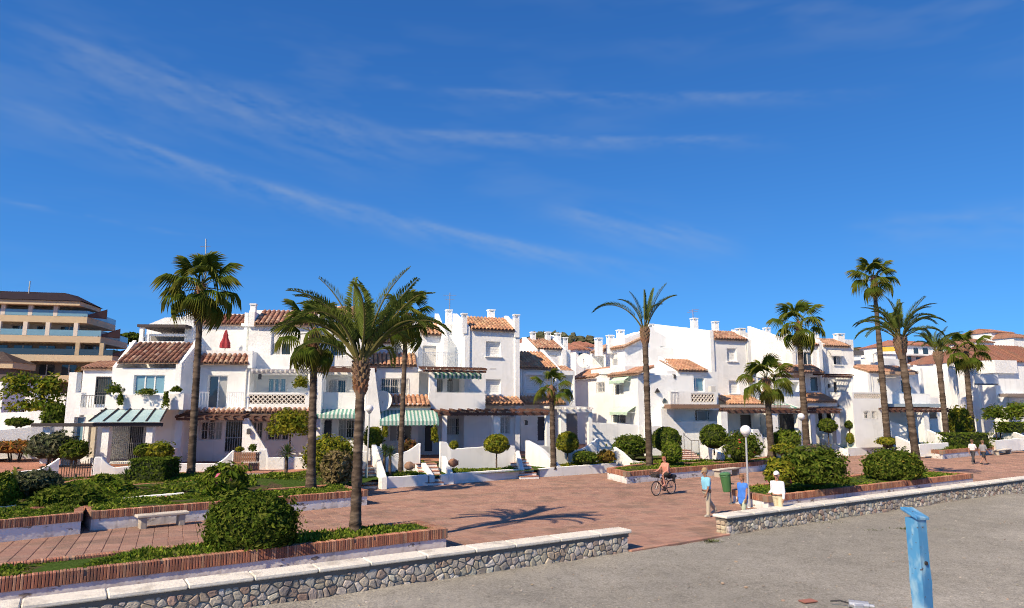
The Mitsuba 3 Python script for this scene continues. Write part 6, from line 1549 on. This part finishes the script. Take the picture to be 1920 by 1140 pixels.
def yucca(label, px, py, Y, h, n, zb, R=.5, name='yucca'):
    key = thing(name, label, 'plant'); c = at_y(px, py, Y); r = random.Random(int(px)); mb = MB((.2, .15, .10)); mb.tube([[c[0], c[1], zb - .1], c], [.10, .07], 7); part(key, 'stem', mb, 'bark'); mb = MB()
    for i in range(n):
        az, el = i * 2.4, math.radians(85 - 120 * i / n + r.uniform(-8, 8)); d = np.array([math.cos(az) * math.cos(el), math.sin(az) * math.cos(el), math.sin(el)]); e = np.array([-math.sin(az), math.cos(az), 0]) * .03; m = c + d * R * .5; t = c + d * R - [0, 0, .06 * R]; mb.add(np.array([c, m + e, t, m - e]), np.array([[0, 1, 2], [0, 2, 3]]), vary((.07, .115, .035), .35, r))
    part(key, 'leaves', mb, 'leaf'); return key


yucca('left one of two yuccas on the lawn strip', 721, 846, 37.2, 1, 60, .55); yucca('right one of two yuccas on the lawn strip', 732, 850, 37.0, 1, 60, .55)
yucca('small palm like plant in the green bed by the wooden gate', 538, 850, 34.5, 1, 70, .6, .55)
yucca('spiky plant at the foot of the curved wall near the first house', 236, 893, 30.5, 1, 50, .6, .4)

# ------------------------------------------------------------------ people
def ball(p, r, k=14): return m3.Manifold.sphere(float(r), k).translate(tuple(float(x) for x in p))


def limb(*jr):
    """Tapering bones through (joint, radius) pairs."""
    o = []
    for (a, ra), (b, rb) in zip(jr[:-1], jr[1:]): o.append(m3.Manifold.batch_hull([ball(a, ra), ball(b, rb)]))
    return m3.Manifold.batch_boolean(o, m3.OpType.Add)


def smooth_union(parts, edge=.03, it=10):
    m = m3.Manifold.batch_boolean(parts, m3.OpType.Add).refine_to_length(edge); mm = m.to_mesh(); t = trimesh.Trimesh(np.array(mm.vert_properties[:, :3]), np.array(mm.tri_verts), process=True)
    trimesh.smoothing.filter_taubin(t, lamb=.5, nu=.53, iterations=it); return np.array(t.vertices), np.array(t.faces)


def hand(w, d, side, curl=.5):
    """Palm, four curled fingers of different lengths and a thumb; w wrist, d unit direction of the forearm, side = direction of the thumb."""
    d = np.array(d) / np.linalg.norm(d); s = np.array(side, float); s -= d * (s @ d); s /= np.linalg.norm(s); n = np.cross(d, s); o = [m3.Manifold.batch_hull([ball(w, .026), ball(w + d * .075 + s * .026, .018), ball(w + d * .08 - s * .028, .016)])]
    for i, (k, L) in enumerate(((.027, .07), (.009, .08), (-.010, .073), (-.028, .056))):
        a = w + d * .08 + s * k; b = a + (d + n * curl * .5) * L * .5; c = b + (d * (1 - curl * .6) + n * curl) * L * .5; o.append(limb((a, .0105), (b, .0095), (c, .008)))
    a = w + d * .025 + s * .026; b = a + (s * .7 + d * .6) * .042; o.append(limb((a, .014), (b, .011), (b + (d + n * .2) * .03, .009))); return o


def person(label, pos, heading, H=1.70, hip=0.0, legs=((.42, -.10), (-.42, -.30)), arms=((-25, 10), (25, 15)), lean=0.0, skin=(.36, .19, .125), shirt=(.3, .55, .7), sleeve=.5, trousers=(.45, .40, .31), leg_len=1.0, hair=(.20, .14, .09), hat=None, skirt=None, shoes=(.25, .22, .2), seat=None, head_yaw=0, head_pitch=0, hands_on=None, feet_on=None, torso=1.0, bare_top=False, hair_long=False, women=False):
    """x = ahead, y = to the left, z up; legs: (swing, knee bend) of left and right in radians; arms: (swing, elbow bend) in degrees."""
    key = thing('person', label, 'person'); s = H / 1.70; V = lambda x, y, z: np.array([x, y, z], float) * s
    hipz = .90 * s if seat is None else seat; P = np.array([0, 0, hipz]); up = np.array([math.sin(lean), 0, math.cos(lean)]); fw = np.array([math.cos(lean), 0, -math.sin(lean)]); L = np.array([0, 1., 0])
    sh_w = (.165 if women else .185) * s; chest = P + up * .34 * s; neck = P + up * .52 * s; J = {}
    body, sh, tr, shoe = [], [], [], []
    wz = .115 * s
    torso_b = lambda g: [m3.Manifold.batch_hull([ball(P + L * .085 * s, wz + g), ball(P - L * .085 * s, wz + g), ball(P + up * .17 * s + L * .06 * s, .105 * s + g), ball(P + up * .17 * s - L * .06 * s, .105 * s + g)]), m3.Manifold.batch_hull([ball(P + up * .17 * s + L * .06 * s, .105 * s + g), ball(P + up * .17 * s - L * .06 * s, .105 * s + g), ball(chest + L * .09 * s, .11 * s + g), ball(chest - L * .09 * s, .11 * s + g), ball(P + up * .44 * s + L * (sh_w - .05 * s), .065 * s + g), ball(P + up * .44 * s - L * (sh_w - .05 * s), .065 * s + g)])]
    body += torso_b(0); hd = P + up * .70 * s + fw * .025 * s
    body.append(limb((P + up * .44 * s, .065 * s), (neck, .055 * s), (hd - up * .06 * s, .055 * s)))
    ya = math.radians(head_yaw); hf = np.array([fw[0] * math.cos(ya), math.sin(ya), fw[2] * math.cos(ya) - math.sin(math.radians(head_pitch))]); hf /= np.linalg.norm(hf); hl = np.cross(up, hf); hl /= np.linalg.norm(hl)
    body.append(m3.Manifold.batch_hull([ball(hd + up * .035 * s - hf * .02 * s, .088 * s), ball(hd + up * .02 * s + hf * .025 * s, .072 * s), ball(hd - up * .075 * s + hf * .055 * s, .036 * s), ball(hd - up * .05 * s, .055 * s)]))
    body.append(m3.Manifold.batch_hull([ball(hd + up * .01 * s + hf * .092 * s, .010 * s), ball(hd - up * .025 * s + hf * .112 * s, .013 * s), ball(hd - up * .03 * s + hf * .09 * s, .018 * s)]))
    for q in (-1, 1): body.append(m3.Manifold.batch_hull([ball(hd + hl * .088 * s * q - up * .02 * s, .014 * s), ball(hd + hl * .094 * s * q + up * .02 * s - hf * .008 * s, .016 * s)]))
    for k, (q, (sw, bend)) in enumerate(zip((1, -1), arms)):
        S = P + up * .45 * s + L * q * sh_w; a = math.radians(sw)
        if hands_on is not None:
            Wp = np.array(hands_on[k], float); mid = (S + Wp) / 2; dd = Wp - S; ln = np.linalg.norm(dd); off = math.sqrt(max(.0, (.29 * s) ** 2 - (ln / 2) ** 2)) if ln < .58 * s else 0; E = mid + np.array([-.25, q * .5, -.85]) / 1.02 * off
        else:
            E = S + (np.array([math.sin(a), q * .13, -math.cos(a)])) * .285 * s; b = a + math.radians(bend); Wp = E + np.array([math.sin(b), q * .0, -math.cos(b)]) * .25 * s
        body.append(limb((S, .054 * s), (E, .040 * s), (Wp, .027 * s))); fd = (Wp - E) / np.linalg.norm(Wp - E); body += hand(Wp, fd, np.array([.9, 0, .4]) if abs(fd[0]) < .8 else np.array([0, -q, .3]), .6 if hands_on is None else 1.0)
        if not bare_top:
            e2 = S + (E - S) * min(1, sleeve * 1.25) if sleeve < 1 else E; seg = [(S, .066 * s), (e2, .056 * s)]
            if sleeve >= 1: seg.append((E + (Wp - E) * .9, .042 * s))
            sh.append(limb(*seg))
    for k, (q, (sw, bend)) in enumerate(zip((1, -1), legs)):
        Hj = P + L * q * .09 * s
        if feet_on is not None:
            A = np.array(feet_on[k], float); dd = A - Hj; ln = np.linalg.norm(dd); th = .43 * s; off = math.sqrt(max(0, th ** 2 - (ln / 2) ** 2)); n_ = np.array([dd[2], 0, -dd[0]]); n_ /= np.linalg.norm(n_) + 1e-9; n_ = n_ if n_[0] > 0 else -n_; K = (Hj + A) / 2 + n_ * off
        else:
            K = Hj + np.array([math.sin(sw), 0, -math.cos(sw)]) * .41 * s; b = sw + bend; A = K + np.array([math.sin(b), 0, -math.cos(b)]) * .40 * s
        toe = A + np.array([.15, q * .02, -.045 if sw >= 0 else -.085]) * s; heel = A + np.array([-.045, 0, -.045]) * s
        body.append(limb((Hj, .088 * s), (K, .056 * s), (A, .036 * s))); body.append(m3.Manifold.batch_hull([ball(A, .036 * s), ball(heel, .032 * s), ball(toe, .026 * s)])); J[k] = (Hj, K, A)
        shoe.append(m3.Manifold.batch_hull([ball(heel - [0, 0, .01 * s], .042 * s), ball(toe - [0, 0, .008 * s], .036 * s), ball(A + (toe - A) * .35, .042 * s)]))
        if trousers is not None:
            seg = [(Hj, .105 * s), (K, .078 * s)] if leg_len > .55 else [(Hj, .105 * s), (Hj + (K - Hj) * min(1, leg_len * 2), .090 * s)]
            if leg_len > .55: seg.append((K + (A - K) * (leg_len - .5) * 2 * .95, .064 * s))
            tr.append(limb(*seg))
    if trousers is not None: tr += [m3.Manifold.batch_hull([ball(P + L * .078 * s * q + up * zz * s, rr * s) for q in (-1, 1) for zz, rr in ((0, .121), (.05, .110))])] if not skirt else []
    f = Frame(pos[:2], heading)
    def put(name, parts, col, mat='paint', edge=.03, it=8, add=None):
        v, fc = smooth_union(parts, edge, it); part(key, name, (f.w(v + [0, 0, pos[2]]), fc), mat, col, smooth=True)
    put('body', body, skin, edge=.022, it=6)
    if tr: put('trousers', tr, trousers)
    if not bare_top:
        cut = torso_b(.016) + sh
        if not skirt: cut = [m3.Manifold.batch_hull([ball(P + up * .11 * s + L * .065 * s, .118 * s), ball(P + up * .11 * s - L * .065 * s, .118 * s), ball(P + up * .2 * s + L * .06 * s, .118 * s), ball(P + up * .2 * s - L * .06 * s, .118 * s)]), torso_b(.016)[1]] + sh
        if skirt: cut.append(m3.Manifold.batch_hull([ball(P + L * .075 * s, .12 * s), ball(P - L * .075 * s, .12 * s), ball(P + np.array([.05, .07, -skirt]) * s, .085 * s), ball(P + np.array([.05, -.07, -skirt]) * s, .085 * s), ball(P + np.array([-.04, .07, -skirt]) * s, .085 * s), ball(P + np.array([-.04, -.07, -skirt]) * s, .085 * s)]))
        put('shirt' if not skirt else 'dress', cut, shirt)
        if not skirt:
            mb = MB(); v, fc = tube([P + up * (.01 * s), P + up * (.045 * s)], [.137 * s, .135 * s], 14); v = P + (v - P) * [1.0, 1.72, 1]; part(key, 'belt', (f.w(v + [0, 0, pos[2]]), fc), 'paint', (.08, .06, .05))
    for q in shoe: put('shoe', [q], shoes)
    hv = [m3.Manifold.batch_hull([ball(hd + up * .045 * s - hf * .03 * s, .096 * s), ball(hd + up * .05 * s + hf * .015 * s, .085 * s), ball(hd - up * .03 * s - hf * .05 * s, .07 * s)])]
    if hair_long: hv.append(m3.Manifold.batch_hull([ball(hd - hf * .05 * s, .09 * s), ball(hd - up * .12 * s - hf * .06 * s, .06 * s)]))
    if hair: put('hair', hv, hair)
    if hat:
        hm = [m3.Manifold.batch_hull([ball(hd + up * .065 * s - hf * .015 * s, .100 * s), ball(hd + up * .06 * s + hf * .02 * s, .088 * s)]) - m3.Manifold.cube((1, 1, 1)).translate((float(hd[0] - .5), float(hd[1] - .5), float(hd[2] + .045 * s - 1)))]
        hm.append(m3.Manifold.batch_hull([ball(hd + up * .052 * s + hf * .08 * s + hl * .055 * s, .010 * s), ball(hd + up * .052 * s + hf * .08 * s - hl * .055 * s, .010 * s), ball(hd + up * .035 * s + hf * .165 * s + hl * .03 * s, .008 * s), ball(hd + up * .035 * s + hf * .165 * s - hl * .03 * s, .008 * s)])); put('cap', hm, hat, edge=.02, it=4)
    for q in (-1, 1):
        v, fc = ICO_S.vertices * .010 * s + hd + hf * .094 * s + hl * .030 * s * q + up * .008 * s, ICO_S.faces; part(key, 'eye', (f.w(np.array(v) + [0, 0, pos[2]]), fc), 'gloss', (.04, .03, .03))
    v, fc = np.array(ICO_S.vertices) @ np.diag([.012, .024, .006]) * s, ICO_S.faces; B = np.stack([hf, hl, up]); part(key, 'mouth', (f.w(v @ B + hd + hf * .088 * s - up * .062 * s + [0, 0, pos[2]]), fc), 'paint', (.30, .11, .09)); return key


ICO_S = trimesh.creation.icosphere(1)
P1 = np.append(at_z(1327, 969, PROM_Z)[:2], PROM_Z)
person('man in a tan cap, light blue polo shirt and khaki trousers striding left', P1, 200, 1.74, legs=((.06, -.04), (-.42, -.25)), arms=((12, 12), (-18, 10)), lean=.04, shirt=(.22, .52, .70), sleeve=.62, trousers=(.46, .41, .32), hat=(.33, .23, .12), hair=(.3, .27, .24), head_pitch=18, skin=(.30, .155, .10), shoes=(.42, .39, .34))
P2 = np.append(at_z(1391, 891, 1.66)[:2], PROM_Z)
person('woman in a bright blue tunic and pale green trousers walking beside the lamp pole', P2, 215, 1.62, legs=((.22, -.10), (-.25, -.25)), arms=((6, 12), (-4, 20)), shirt=(.06, .20, .66), sleeve=.25, trousers=(.42, .48, .36), skirt=.20, hair=(.20, .11, .06), hair_long=True, women=True, head_yaw=15, skin=(.36, .185, .12), shoes=(.12, .1, .1), leg_len=.92)
P3 = np.append(at_z(1456, 887, 1.76)[:2], PROM_Z)
person('man in a white cap, white long sleeved shirt and cream trousers behind the right wall', P3, 225, 1.73, legs=((.12, -.05), (-.15, -.1)), arms=((2, 8), (-12, 85)), shirt=(.72, .73, .76), sleeve=1.0, trousers=(.58, .52, .36), hat=(.75, .74, .72), hair=(.45, .43, .4), head_yaw=10, skin=(.42, .22, .15))
P5 = np.append(at_z(1826, 870, PROM_Z)[:2], PROM_Z)
person('stroller in a white t-shirt and dark trousers, left one of the far right pair', P5, 20, 1.74, legs=((.25, -.08), (-.25, -.18)), arms=((-15, 15), (18, 20)), shirt=(.72, .71, .74), sleeve=.6, trousers=(.05, .05, .06), hair=(.12, .07, .05), skin=(.38, .20, .14))
P6 = np.append(at_z(1846, 872, PROM_Z)[:2], PROM_Z)
person('stroller in a grey t-shirt and black shorts, right one of the far right pair', P6, 10, 1.74, legs=((.42, -.05), (-.35, -.25)), arms=((-20, 15), (18, 25)), shirt=(.27, .28, .31), sleeve=.6, trousers=(.04, .04, .045), leg_len=.42, hair=(.16, .10, .06), skin=(.38, .20, .14), shoes=(.06, .06, .06))

# ------------------------------------------------------------------ bicycle and its rider
key = thing('bicycle', 'dark bicycle with a front basket ridden towards the camera on the promenade', 'bicycle')
BF = Frame(at_z(1245, 928, PROM_Z)[:2], 0); BH = 216.0; BF = Frame(BF.o, BH); R_ = .315


def wheel(cx):
    k = uniq(f'{key}__wheel'); th = np.linspace(0, 2 * np.pi, 29)[:-1]; c = np.array([cx, 0, PROM_Z + R_ + .015]); mb = MB((.035, .035, .035))
    ring = lambda r, w, col: [mb.bar(c + np.array([math.cos(a) * r, 0, math.sin(a) * r]), c + np.array([math.cos(b) * r, 0, math.sin(b) * r]), w, 6, col) for a, b in zip(th, np.roll(th, -1))]
    ring(R_, .020, (.03, .03, .03)); v, f, c_ = mb.arrays(); shape(k, (BF.w(v), f), 'paint', c_); mb = MB(); ring(R_ - .028, .010, (.5, .5, .5)); v, f, c_ = mb.arrays(); part(k, 'rim', (BF.w(v), f), 'metal', c_)
    mb = MB((.5, .5, .5))
    for i in range(18): a = i * 2 * math.pi / 18; mb.bar(c, c + np.array([math.cos(a), 0, math.sin(a)]) * (R_ - .03), .003, 3)
    mb.bar(c - [0, .05, 0], c + [0, .05, 0], .022, 8); v, f, c_ = mb.arrays(); part(k, 'spokes', (BF.w(v), f), 'metal', c_); return c


wr, wf = wheel(-.52), wheel(.52); z0 = PROM_Z; bb = np.array([-.06, 0, z0 + .29]); st = np.array([-.22, 0, z0 + .78]); ht = np.array([.36, 0, z0 + .82]); hb = np.array([.40, 0, z0 + .60])
def bikepart(name, fn, col, mat='metal'):
    mb = MB(col); fn(mb); v, f, c_ = mb.arrays(); part(key, name, (BF.w(v), f), mat, c_)
bikepart('frame', lambda m: [m.bar(a, b, r, 6) for a, b, r in ((bb, st, .018), (bb, hb, .020), (st + [.03, 0, -.10], ht, .018), (ht, hb, .020), (bb, wr + [0, .06, 0], .011), (bb, wr - [0, .06, 0], .011), (st + [0, 0, -.08], wr + [0, .06, 0], .010), (st + [0, 0, -.08], wr - [0, .06, 0], .010))], (.07, .05, .05))
bikepart('fork', lambda m: [m.bar(hb + [0, q * .05, 0], wf + [0, q * .055, 0], .012, 6) for q in (-1, 1)], (.07, .05, .05))
bikepart('handlebar', lambda m: m.tube([ht + [-.16, .29, .20], ht + [-.02, .24, .22], ht + [.0, 0, .20], ht + [-.02, -.24, .22], ht + [-.16, -.29, .20]], .013, 6) or m.bar(ht, ht + [0, 0, .2], .014), (.10, .10, .10))
bikepart('saddle', lambda m: m.mesh(m3.Manifold.batch_hull([ball(st + [.14, 0, .08], .025), ball(st + [-.10, .07, .08], .045), ball(st + [-.10, -.07, .08], .045)])) or m.bar(st + [0, 0, -.05], st + [0, 0, .06], .015), (.03, .03, .03), 'paint')
def basket(m):
    c = ht + [.20, 0, .02]
    for zz in (0, .07, .14, .21): m.tube([c + [a * (.12 + zz * .15), b * (.16 + zz * .2), zz] for a, b in ((-1, -1), (1, -1), (1, 1), (-1, 1), (-1, -1))], .009, 4)
    for i in range(20): t = i / 20 * 4; e = [(-1 + 2 * (t % 1), -1), (1, -1 + 2 * (t % 1)), (1 - 2 * (t % 1), 1), (-1, 1 - 2 * (t % 1))][int(t)]; m.bar(c + [e[0] * .12, e[1] * .16, 0], c + [e[0] * .15, e[1] * .20, .21], .007, 4)
    m.box(c + [-.12, -.16, -.01], c + [.12, .16, .14])
bikepart('basket', basket, (.05, .045, .045), 'paint')
bikepart('crank', lambda m: [m.bar(bb - [0, .02, 0], bb + [0, .02, 0], .085, 14), m.bar(bb + [0, .05, 0], bb + [.12, .06, .11], .012, 5), m.bar(bb - [0, .05, 0], bb - [.12, .06, .11], .012, 5), m.box(bb + [.07, .06, .10], bb + [.17, .15, .13]), m.box(bb - [.17, .15, .13], bb - [.07, .06, .10])], (.12, .12, .12))
bikepart('luggage_rack', lambda m: [m.box(st + [-.55, -.07, -.06], st + [-.08, .07, -.04]), m.bar(st + [-.5, .06, -.06], wr + [0, .06, 0], .008, 4), m.bar(st + [-.5, -.06, -.06], wr - [0, .06, 0], .008, 4)], (.08, .08, .08))
bk = thing('jacket_bundle', 'black jacket bundle strapped on the rear rack of the bicycle', 'bag'); v, f = smooth_union([m3.Manifold.batch_hull([ball(st + [-.48, .10, .05], .08), ball(st + [-.18, .12, .06], .09), ball(st + [-.48, -.10, .05], .08), ball(st + [-.2, -.12, .06], .10)]), limb((st + [-.3, .14, .05], .08), (st + [-.34, .17, -.18], .05))], .05, 6); shape(bk, (BF.w(v), f), 'paint', (.03, .03, .035), smooth=True)
sp = np.append(BF.w(np.array([-.25, 0, 0.0]))[:2], 0.0)
sx = .25
person('cyclist in a peach pink top and dark shorts riding the bicycle', sp, BH, 1.66, seat=z0 + .78 + .19, lean=.22, legs=((0, 0), (0, 0)), hands_on=((ht[0] - .14 + sx, .27, ht[2] + .24), (ht[0] - .14 + sx, -.27, ht[2] + .24)), feet_on=((bb[0] + .10 + sx, .11, bb[2] + .20), (bb[0] - .12 + sx, -.11, bb[2] - .02)), shirt=(.66, .27, .20), sleeve=.15, trousers=(.045, .045, .04), leg_len=.40, hair=(.28, .10, .07), women=True, skin=(.56, .27, .20), shoes=(.5, .25, .2))

# ------------------------------------------------------------------ lamps, bin, benches, post, things on the sand
def globe_lamp(label, bx, by, Y, gx, gy, r, zb, col=(.62, .63, .62)):
    key = thing('globe_lamp', label, 'street lamp', 'globe lamps'); a = at_y(bx, by, Y); a[2] = zb; c = at_y(gx, gy, Y); mb = MB(col); t = c - [0, 0, r * .95]
    mb.tube([a, a + (t - a) * .012, a + (t - a) * .25, a + (t - a) * .26, t], [.085, .075, .075, .045, .038], 10); part(key, 'pole', mb, 'metal')
    v, f = lathe([(.05, -.04), (.10, .0), (.11, .05), (.04, .08)], 12); part(key, 'collar', (v + t - [0, 0, .03], f), 'metal', (.4, .4, .4)); s = trimesh.creation.icosphere(3, r); part(key, 'globe', (np.array(s.vertices) + c, s.faces), 'gloss', (.74, .75, .77), smooth=True); return key


globe_lamp('white globe lamp on a grey pole beside the woman in blue', 1404, 951, 29.0, 1398, 807, .215, PROM_Z)
globe_lamp('grey globe lamp on a slim pole right of the big date palm trunk', 686, 913, 36.5, 693, 766, .20, PROM_Z, (.6, .6, .55))
globe_lamp('small globe lamp on a white pole behind the pale palm trunk on the right', 1504, 838, 55.5, 1502, 781, .27, .6, (.75, .75, .74))

key = thing('litter_bin', 'green litter bin hanging on a thin post near the man in light blue', 'litter bin'); p = np.append(at_z(1371, 945, PROM_Z)[:2], PROM_Z); zt = at_y(1362, 886, p[1])[2]
mb = MB((.22, .22, .22)); mb.bar(p, [p[0], p[1], zt + .02], .035, 8); mb.bar(p, p + [0, 0, .03], .10, 10); part(key, 'post', mb, 'metal')
v, f = lathe([(.15, .0), (.17, .03), (.215, .62), (.23, .64), (.22, .68), (.19, .60)], 18); c = np.array([at_y(1361, 900, p[1])[0], p[1] - .12, zt - .78]); tl = np.radians(5); Rm = np.array([[math.cos(tl), 0, math.sin(tl)], [0, 1, 0], [-math.sin(tl), 0, math.cos(tl)]]); part(key, 'bucket', (v @ Rm + c, f), 'gloss', (.055, .15, .055), smooth=30)
v, f = lathe([(.235, .70), (.24, .73), (.17, .80), (.02, .83)], 18); part(key, 'lid', (v @ Rm + c, f), 'gloss', (.07, .17, .07), smooth=30); mb = MB((.10, .10, .10)); mb.box(c + [.10, -.02, .3], c + [.30, .05, .36]); part(key, 'bracket', mb)


def bench(label, ax, ay, bx, by, h=.45, d=.45):
    key = thing('stone_bench', label, 'bench', 'stone benches on the promenade'); a, b = at_z(ax, ay, PROM_Z)[:2], at_z(bx, by, PROM_Z)[:2]; L = np.linalg.norm(b - a); f = Frame(a, math.degrees(math.atan2(b[1] - a[1], b[0] - a[0])))
    mb = MB((.50, .46, .40)); mb.cbox((-.22, -.05, PROM_Z + h - .09), (L + .22, d, PROM_Z + h), .02, frame=f); part(key, 'seat', mb, 'weathered')
    for x in (0, L):
        mb = MB((.46, .42, .36)); mb.cbox((x - .10, .0, PROM_Z - .02), (x + .10, d - .05, PROM_Z + h - .09), .02, frame=f); part(key, 'leg', mb, 'weathered')
    return key


bench('stone bench in front of the long left brick bed', 269, 992, 341, 985)
bench('stone bench behind the green litter bin', 1352, 895, 1385, 891)
bench('stone bench at the right edge beside the two strollers', 1874, 854, 1896, 851)

key = thing('blue_post', 'tall weathered blue square post with a tilted cap in the right foreground', 'post'); Y = 6.6; t = at_y(1716, 966, Y); b = at_y(1731, 1145, Y); dr_ = (b - t) / (t[2] - b[2]); foot = t + dr_ * (t[2] + .15)
f = Frame((0, 0), 24); w = .061
def post_at(z, k=1.0): c = t + dr_ * (t[2] - z); return [np.append(c[:2] + f.U * a * w * k + f.V * e * w * k, z) for a, e in ((-1, -1), (1, -1), (1, 1), (-1, 1))]
zs = [-.15, .5, 1.1, 1.7, 2.05, 2.25, 2.45, 2.6, 2.75, t[2] - .02]; v, ff = [], []
for i, z in enumerate(zs): v += post_at(z, 1 + .05 * math.sin(i * 2.3) if 0 < i < 9 else 1.0)
for i in range(len(zs) - 1): ff += [[i * 4 + j, i * 4 + (j + 1) % 4, (i + 1) * 4 + (j + 1) % 4, (i + 1) * 4 + j] for j in range(4)]
ff += [[3, 2, 1, 0], [len(v) - 4 + j for j in range(4)]]
def blue_tex(p, n, uv):
    a = mikit.fbm(p.x * 14, p.y * 14, p.z * 5, 4); b_ = mikit.fbm(p.x * 40, p.y * 40, p.z * 30, 3); c = mikit.mix((.07, .25, .47), (.24, .42, .56), mikit.smoothstep(.42, .66, a)); c = mikit.mix(c, (.05, .20, .42), mikit.smoothstep(.55, .72, mikit.fbm(p.x * 9 + 5, p.y * 9, p.z * 3, 3))); return mikit.mix(c, (.10, .09, .10), mikit.smoothstep(.72, .80, b_))
scene['worn_blue'] = two({'type': 'bumpmap', 'arbitrary': mikit.proc(lambda p, n, uv: .004 * mikit.fbm(p.x * 30, p.y * 30, p.z * 12, 3), eps=.004), 'bsdf': {'type': 'principled', 'base_color': mikit.proc(blue_tex), 'roughness': .5, 'specular': .4}, 'scale': 1.0})
part(key, 'shaft', (np.array(v), np.array(ff)), 'worn_blue')
pv, pf = chamfer((-1.45 * w, -1.25 * w, 0), (1.45 * w, 1.35 * w, .028), .006); pv = pv.copy(); ox_ = pv[:, 0] * f.U[0] + pv[:, 1] * f.V[0]; oy_ = pv[:, 0] * f.U[1] + pv[:, 1] * f.V[1]; pv[:, 2] += -.26 * ox_ + .40 * oy_; part(key, 'cap_plate', (t + pv[:, :1] * np.append(f.U, 0) + pv[:, 1:2] * np.append(f.V, 0) + pv[:, 2:] * [0, 0, 1], pf), 'worn_blue')
for z, e in ((2.62, -1.0), (2.60, .0), (2.06, -.3)):
    c = t + dr_ * (t[2] - z); mb = MB((.06, .05, .05)); q = c + (np.append(-f.V, 0) * w * 1.04 if e < 0 else np.append(f.U, 0) * w * 1.04); mb.bar(q, q + (np.append(-f.V, 0) if e < 0 else np.append(f.U, 0)) * .012, .018, 8); part(key, 'bolt', mb, 'metal')

key = thing('broken_tile', 'red brown broken tile lying on the sand near the blue post', 'tile'); c = at_z(1515, 1128, .03); pv, pf = chamfer((-.17, -.10, 0), (.17, .10, .025), .006); R2 = np.array([[.94, .34, 0], [-.34, .94, 0], [0, 0, 1]]); part(key, 'piece', (pv @ R2 + c, pf), 'weathered', (.30, .12, .09))
key = thing('metal_pump', 'grey metal fitting with a black hose lying on the sand left of the blue post', 'fitting'); c = at_z(1607, 1134, .06); mb = MB((.5, .53, .58)); mb.bar(c + [-.16, .03, .02], c + [.20, -.06, .0], .075, 10); mb.bar(c + [.18, -.055, .0], c + [.30, -.09, -.01], .04, 8); mb.cbox(c + [-.12, -.14, -.06], c + [.08, .02, .04], .02); part(key, 'casing', mb, 'metal'); mb = MB((.04, .04, .045)); mb.tube([c + [-.14, .03, .02], c + [-.3, .08, .06], c + [-.48, .14, .04]], .018, 6); part(key, 'hose', mb)


def sprig(label, px, py, n, spread, h, seed):
    key = thing('weed', label, 'weed', 'weeds growing on the sand'); c = at_z(px, py, .0); r = random.Random(seed); mb = MB()
    for i in range(n):
        p = c + [r.gauss(0, spread), r.gauss(0, spread * .4), .0]; a = r.uniform(0, 6.28); d = np.array([math.cos(a), math.sin(a), r.uniform(.2, 1.2)]) * h; e = np.array([-math.sin(a), math.cos(a), 0]) * h * .18; mb.add(np.array([p, p + d * .5 + e, p + d, p + d * .5 - e]), np.array([[0, 1, 2], [0, 2, 3]]), vary((.10, .12, .035), .4, r))
    shape(key, mb, 'leaf')


sprig('weeds on the sand just left of the blue post', 1692, 992, 50, .14, .07, 1); sprig('sparse weeds on the sand in front of the right wall', 1632, 995, 40, .2, .06, 2); sprig('weeds at the foot of the right wall near its end', 1555, 980, 40, .3, .06, 3); sprig('thin weeds on the sand right of the blue post', 1765, 994, 30, .3, .05, 4); sprig('green weeds at the gap between the two rubble walls', 1333, 1017, 50, .16, .10, 5)
key = thing('loose_stones', 'scattered small stones and pebbles on the sand', 'pebbles', kind='stuff'); r = random.Random(77); mb = MB(); io = trimesh.creation.icosphere(1)
for _ in range(2600):
    y = 8 + 22 * r.random() ** 1.6; x = r.uniform(-.72, .76) * y
    if (np.array([x, y]) - WA) @ np.array([-dA[1], dA[0]]) > -.12 and x < 3.6: continue
    if (np.array([x, y]) - WB) @ np.array([-dB[1], dB[0]]) > -.12: continue
    s = r.uniform(.008, .022) * (1.8 if r.random() < .06 else 1); v = np.array(io.vertices) * [s * r.uniform(.8, 1.5), s, s * .6]; mb.add(v + [x, y, s * .25], io.faces, vary(r.choice([(.36, .33, .29), (.46, .43, .38), (.26, .23, .2), (.40, .30, .22)]), .2, r))
shape(key, mb, 'paint')
# wood pile, pots on the garden beds
for lab, x, y, Y, c_ in (('terracotta urn lying in the bed left of the ball tree', 850, 872, 38.2, (.30, .15, .09)), ('small terracotta urn in the bed at the yucca lawn', 768, 878, 37.4, (.34, .2, .13))):
    key = thing('terracotta_urn', lab, 'urn'); c = at_y(x, y, Y); c[2] = max(c[2], .62); v, f = lathe([(.08, -.28), (.20, -.16), (.24, .02), (.16, .18), (.11, .22), (.14, .27), (.10, .27), (.09, .2)], 14); shape(key, (v[:, [2, 1, 0]] * [1, 1, 1] + c + [0, 0, .12], f[:, ::-1]), 'weathered', c_, smooth=30)

# ------------------------------------------------------------------ checks on what was written
scene = {k: v for k, v in scene.items()}
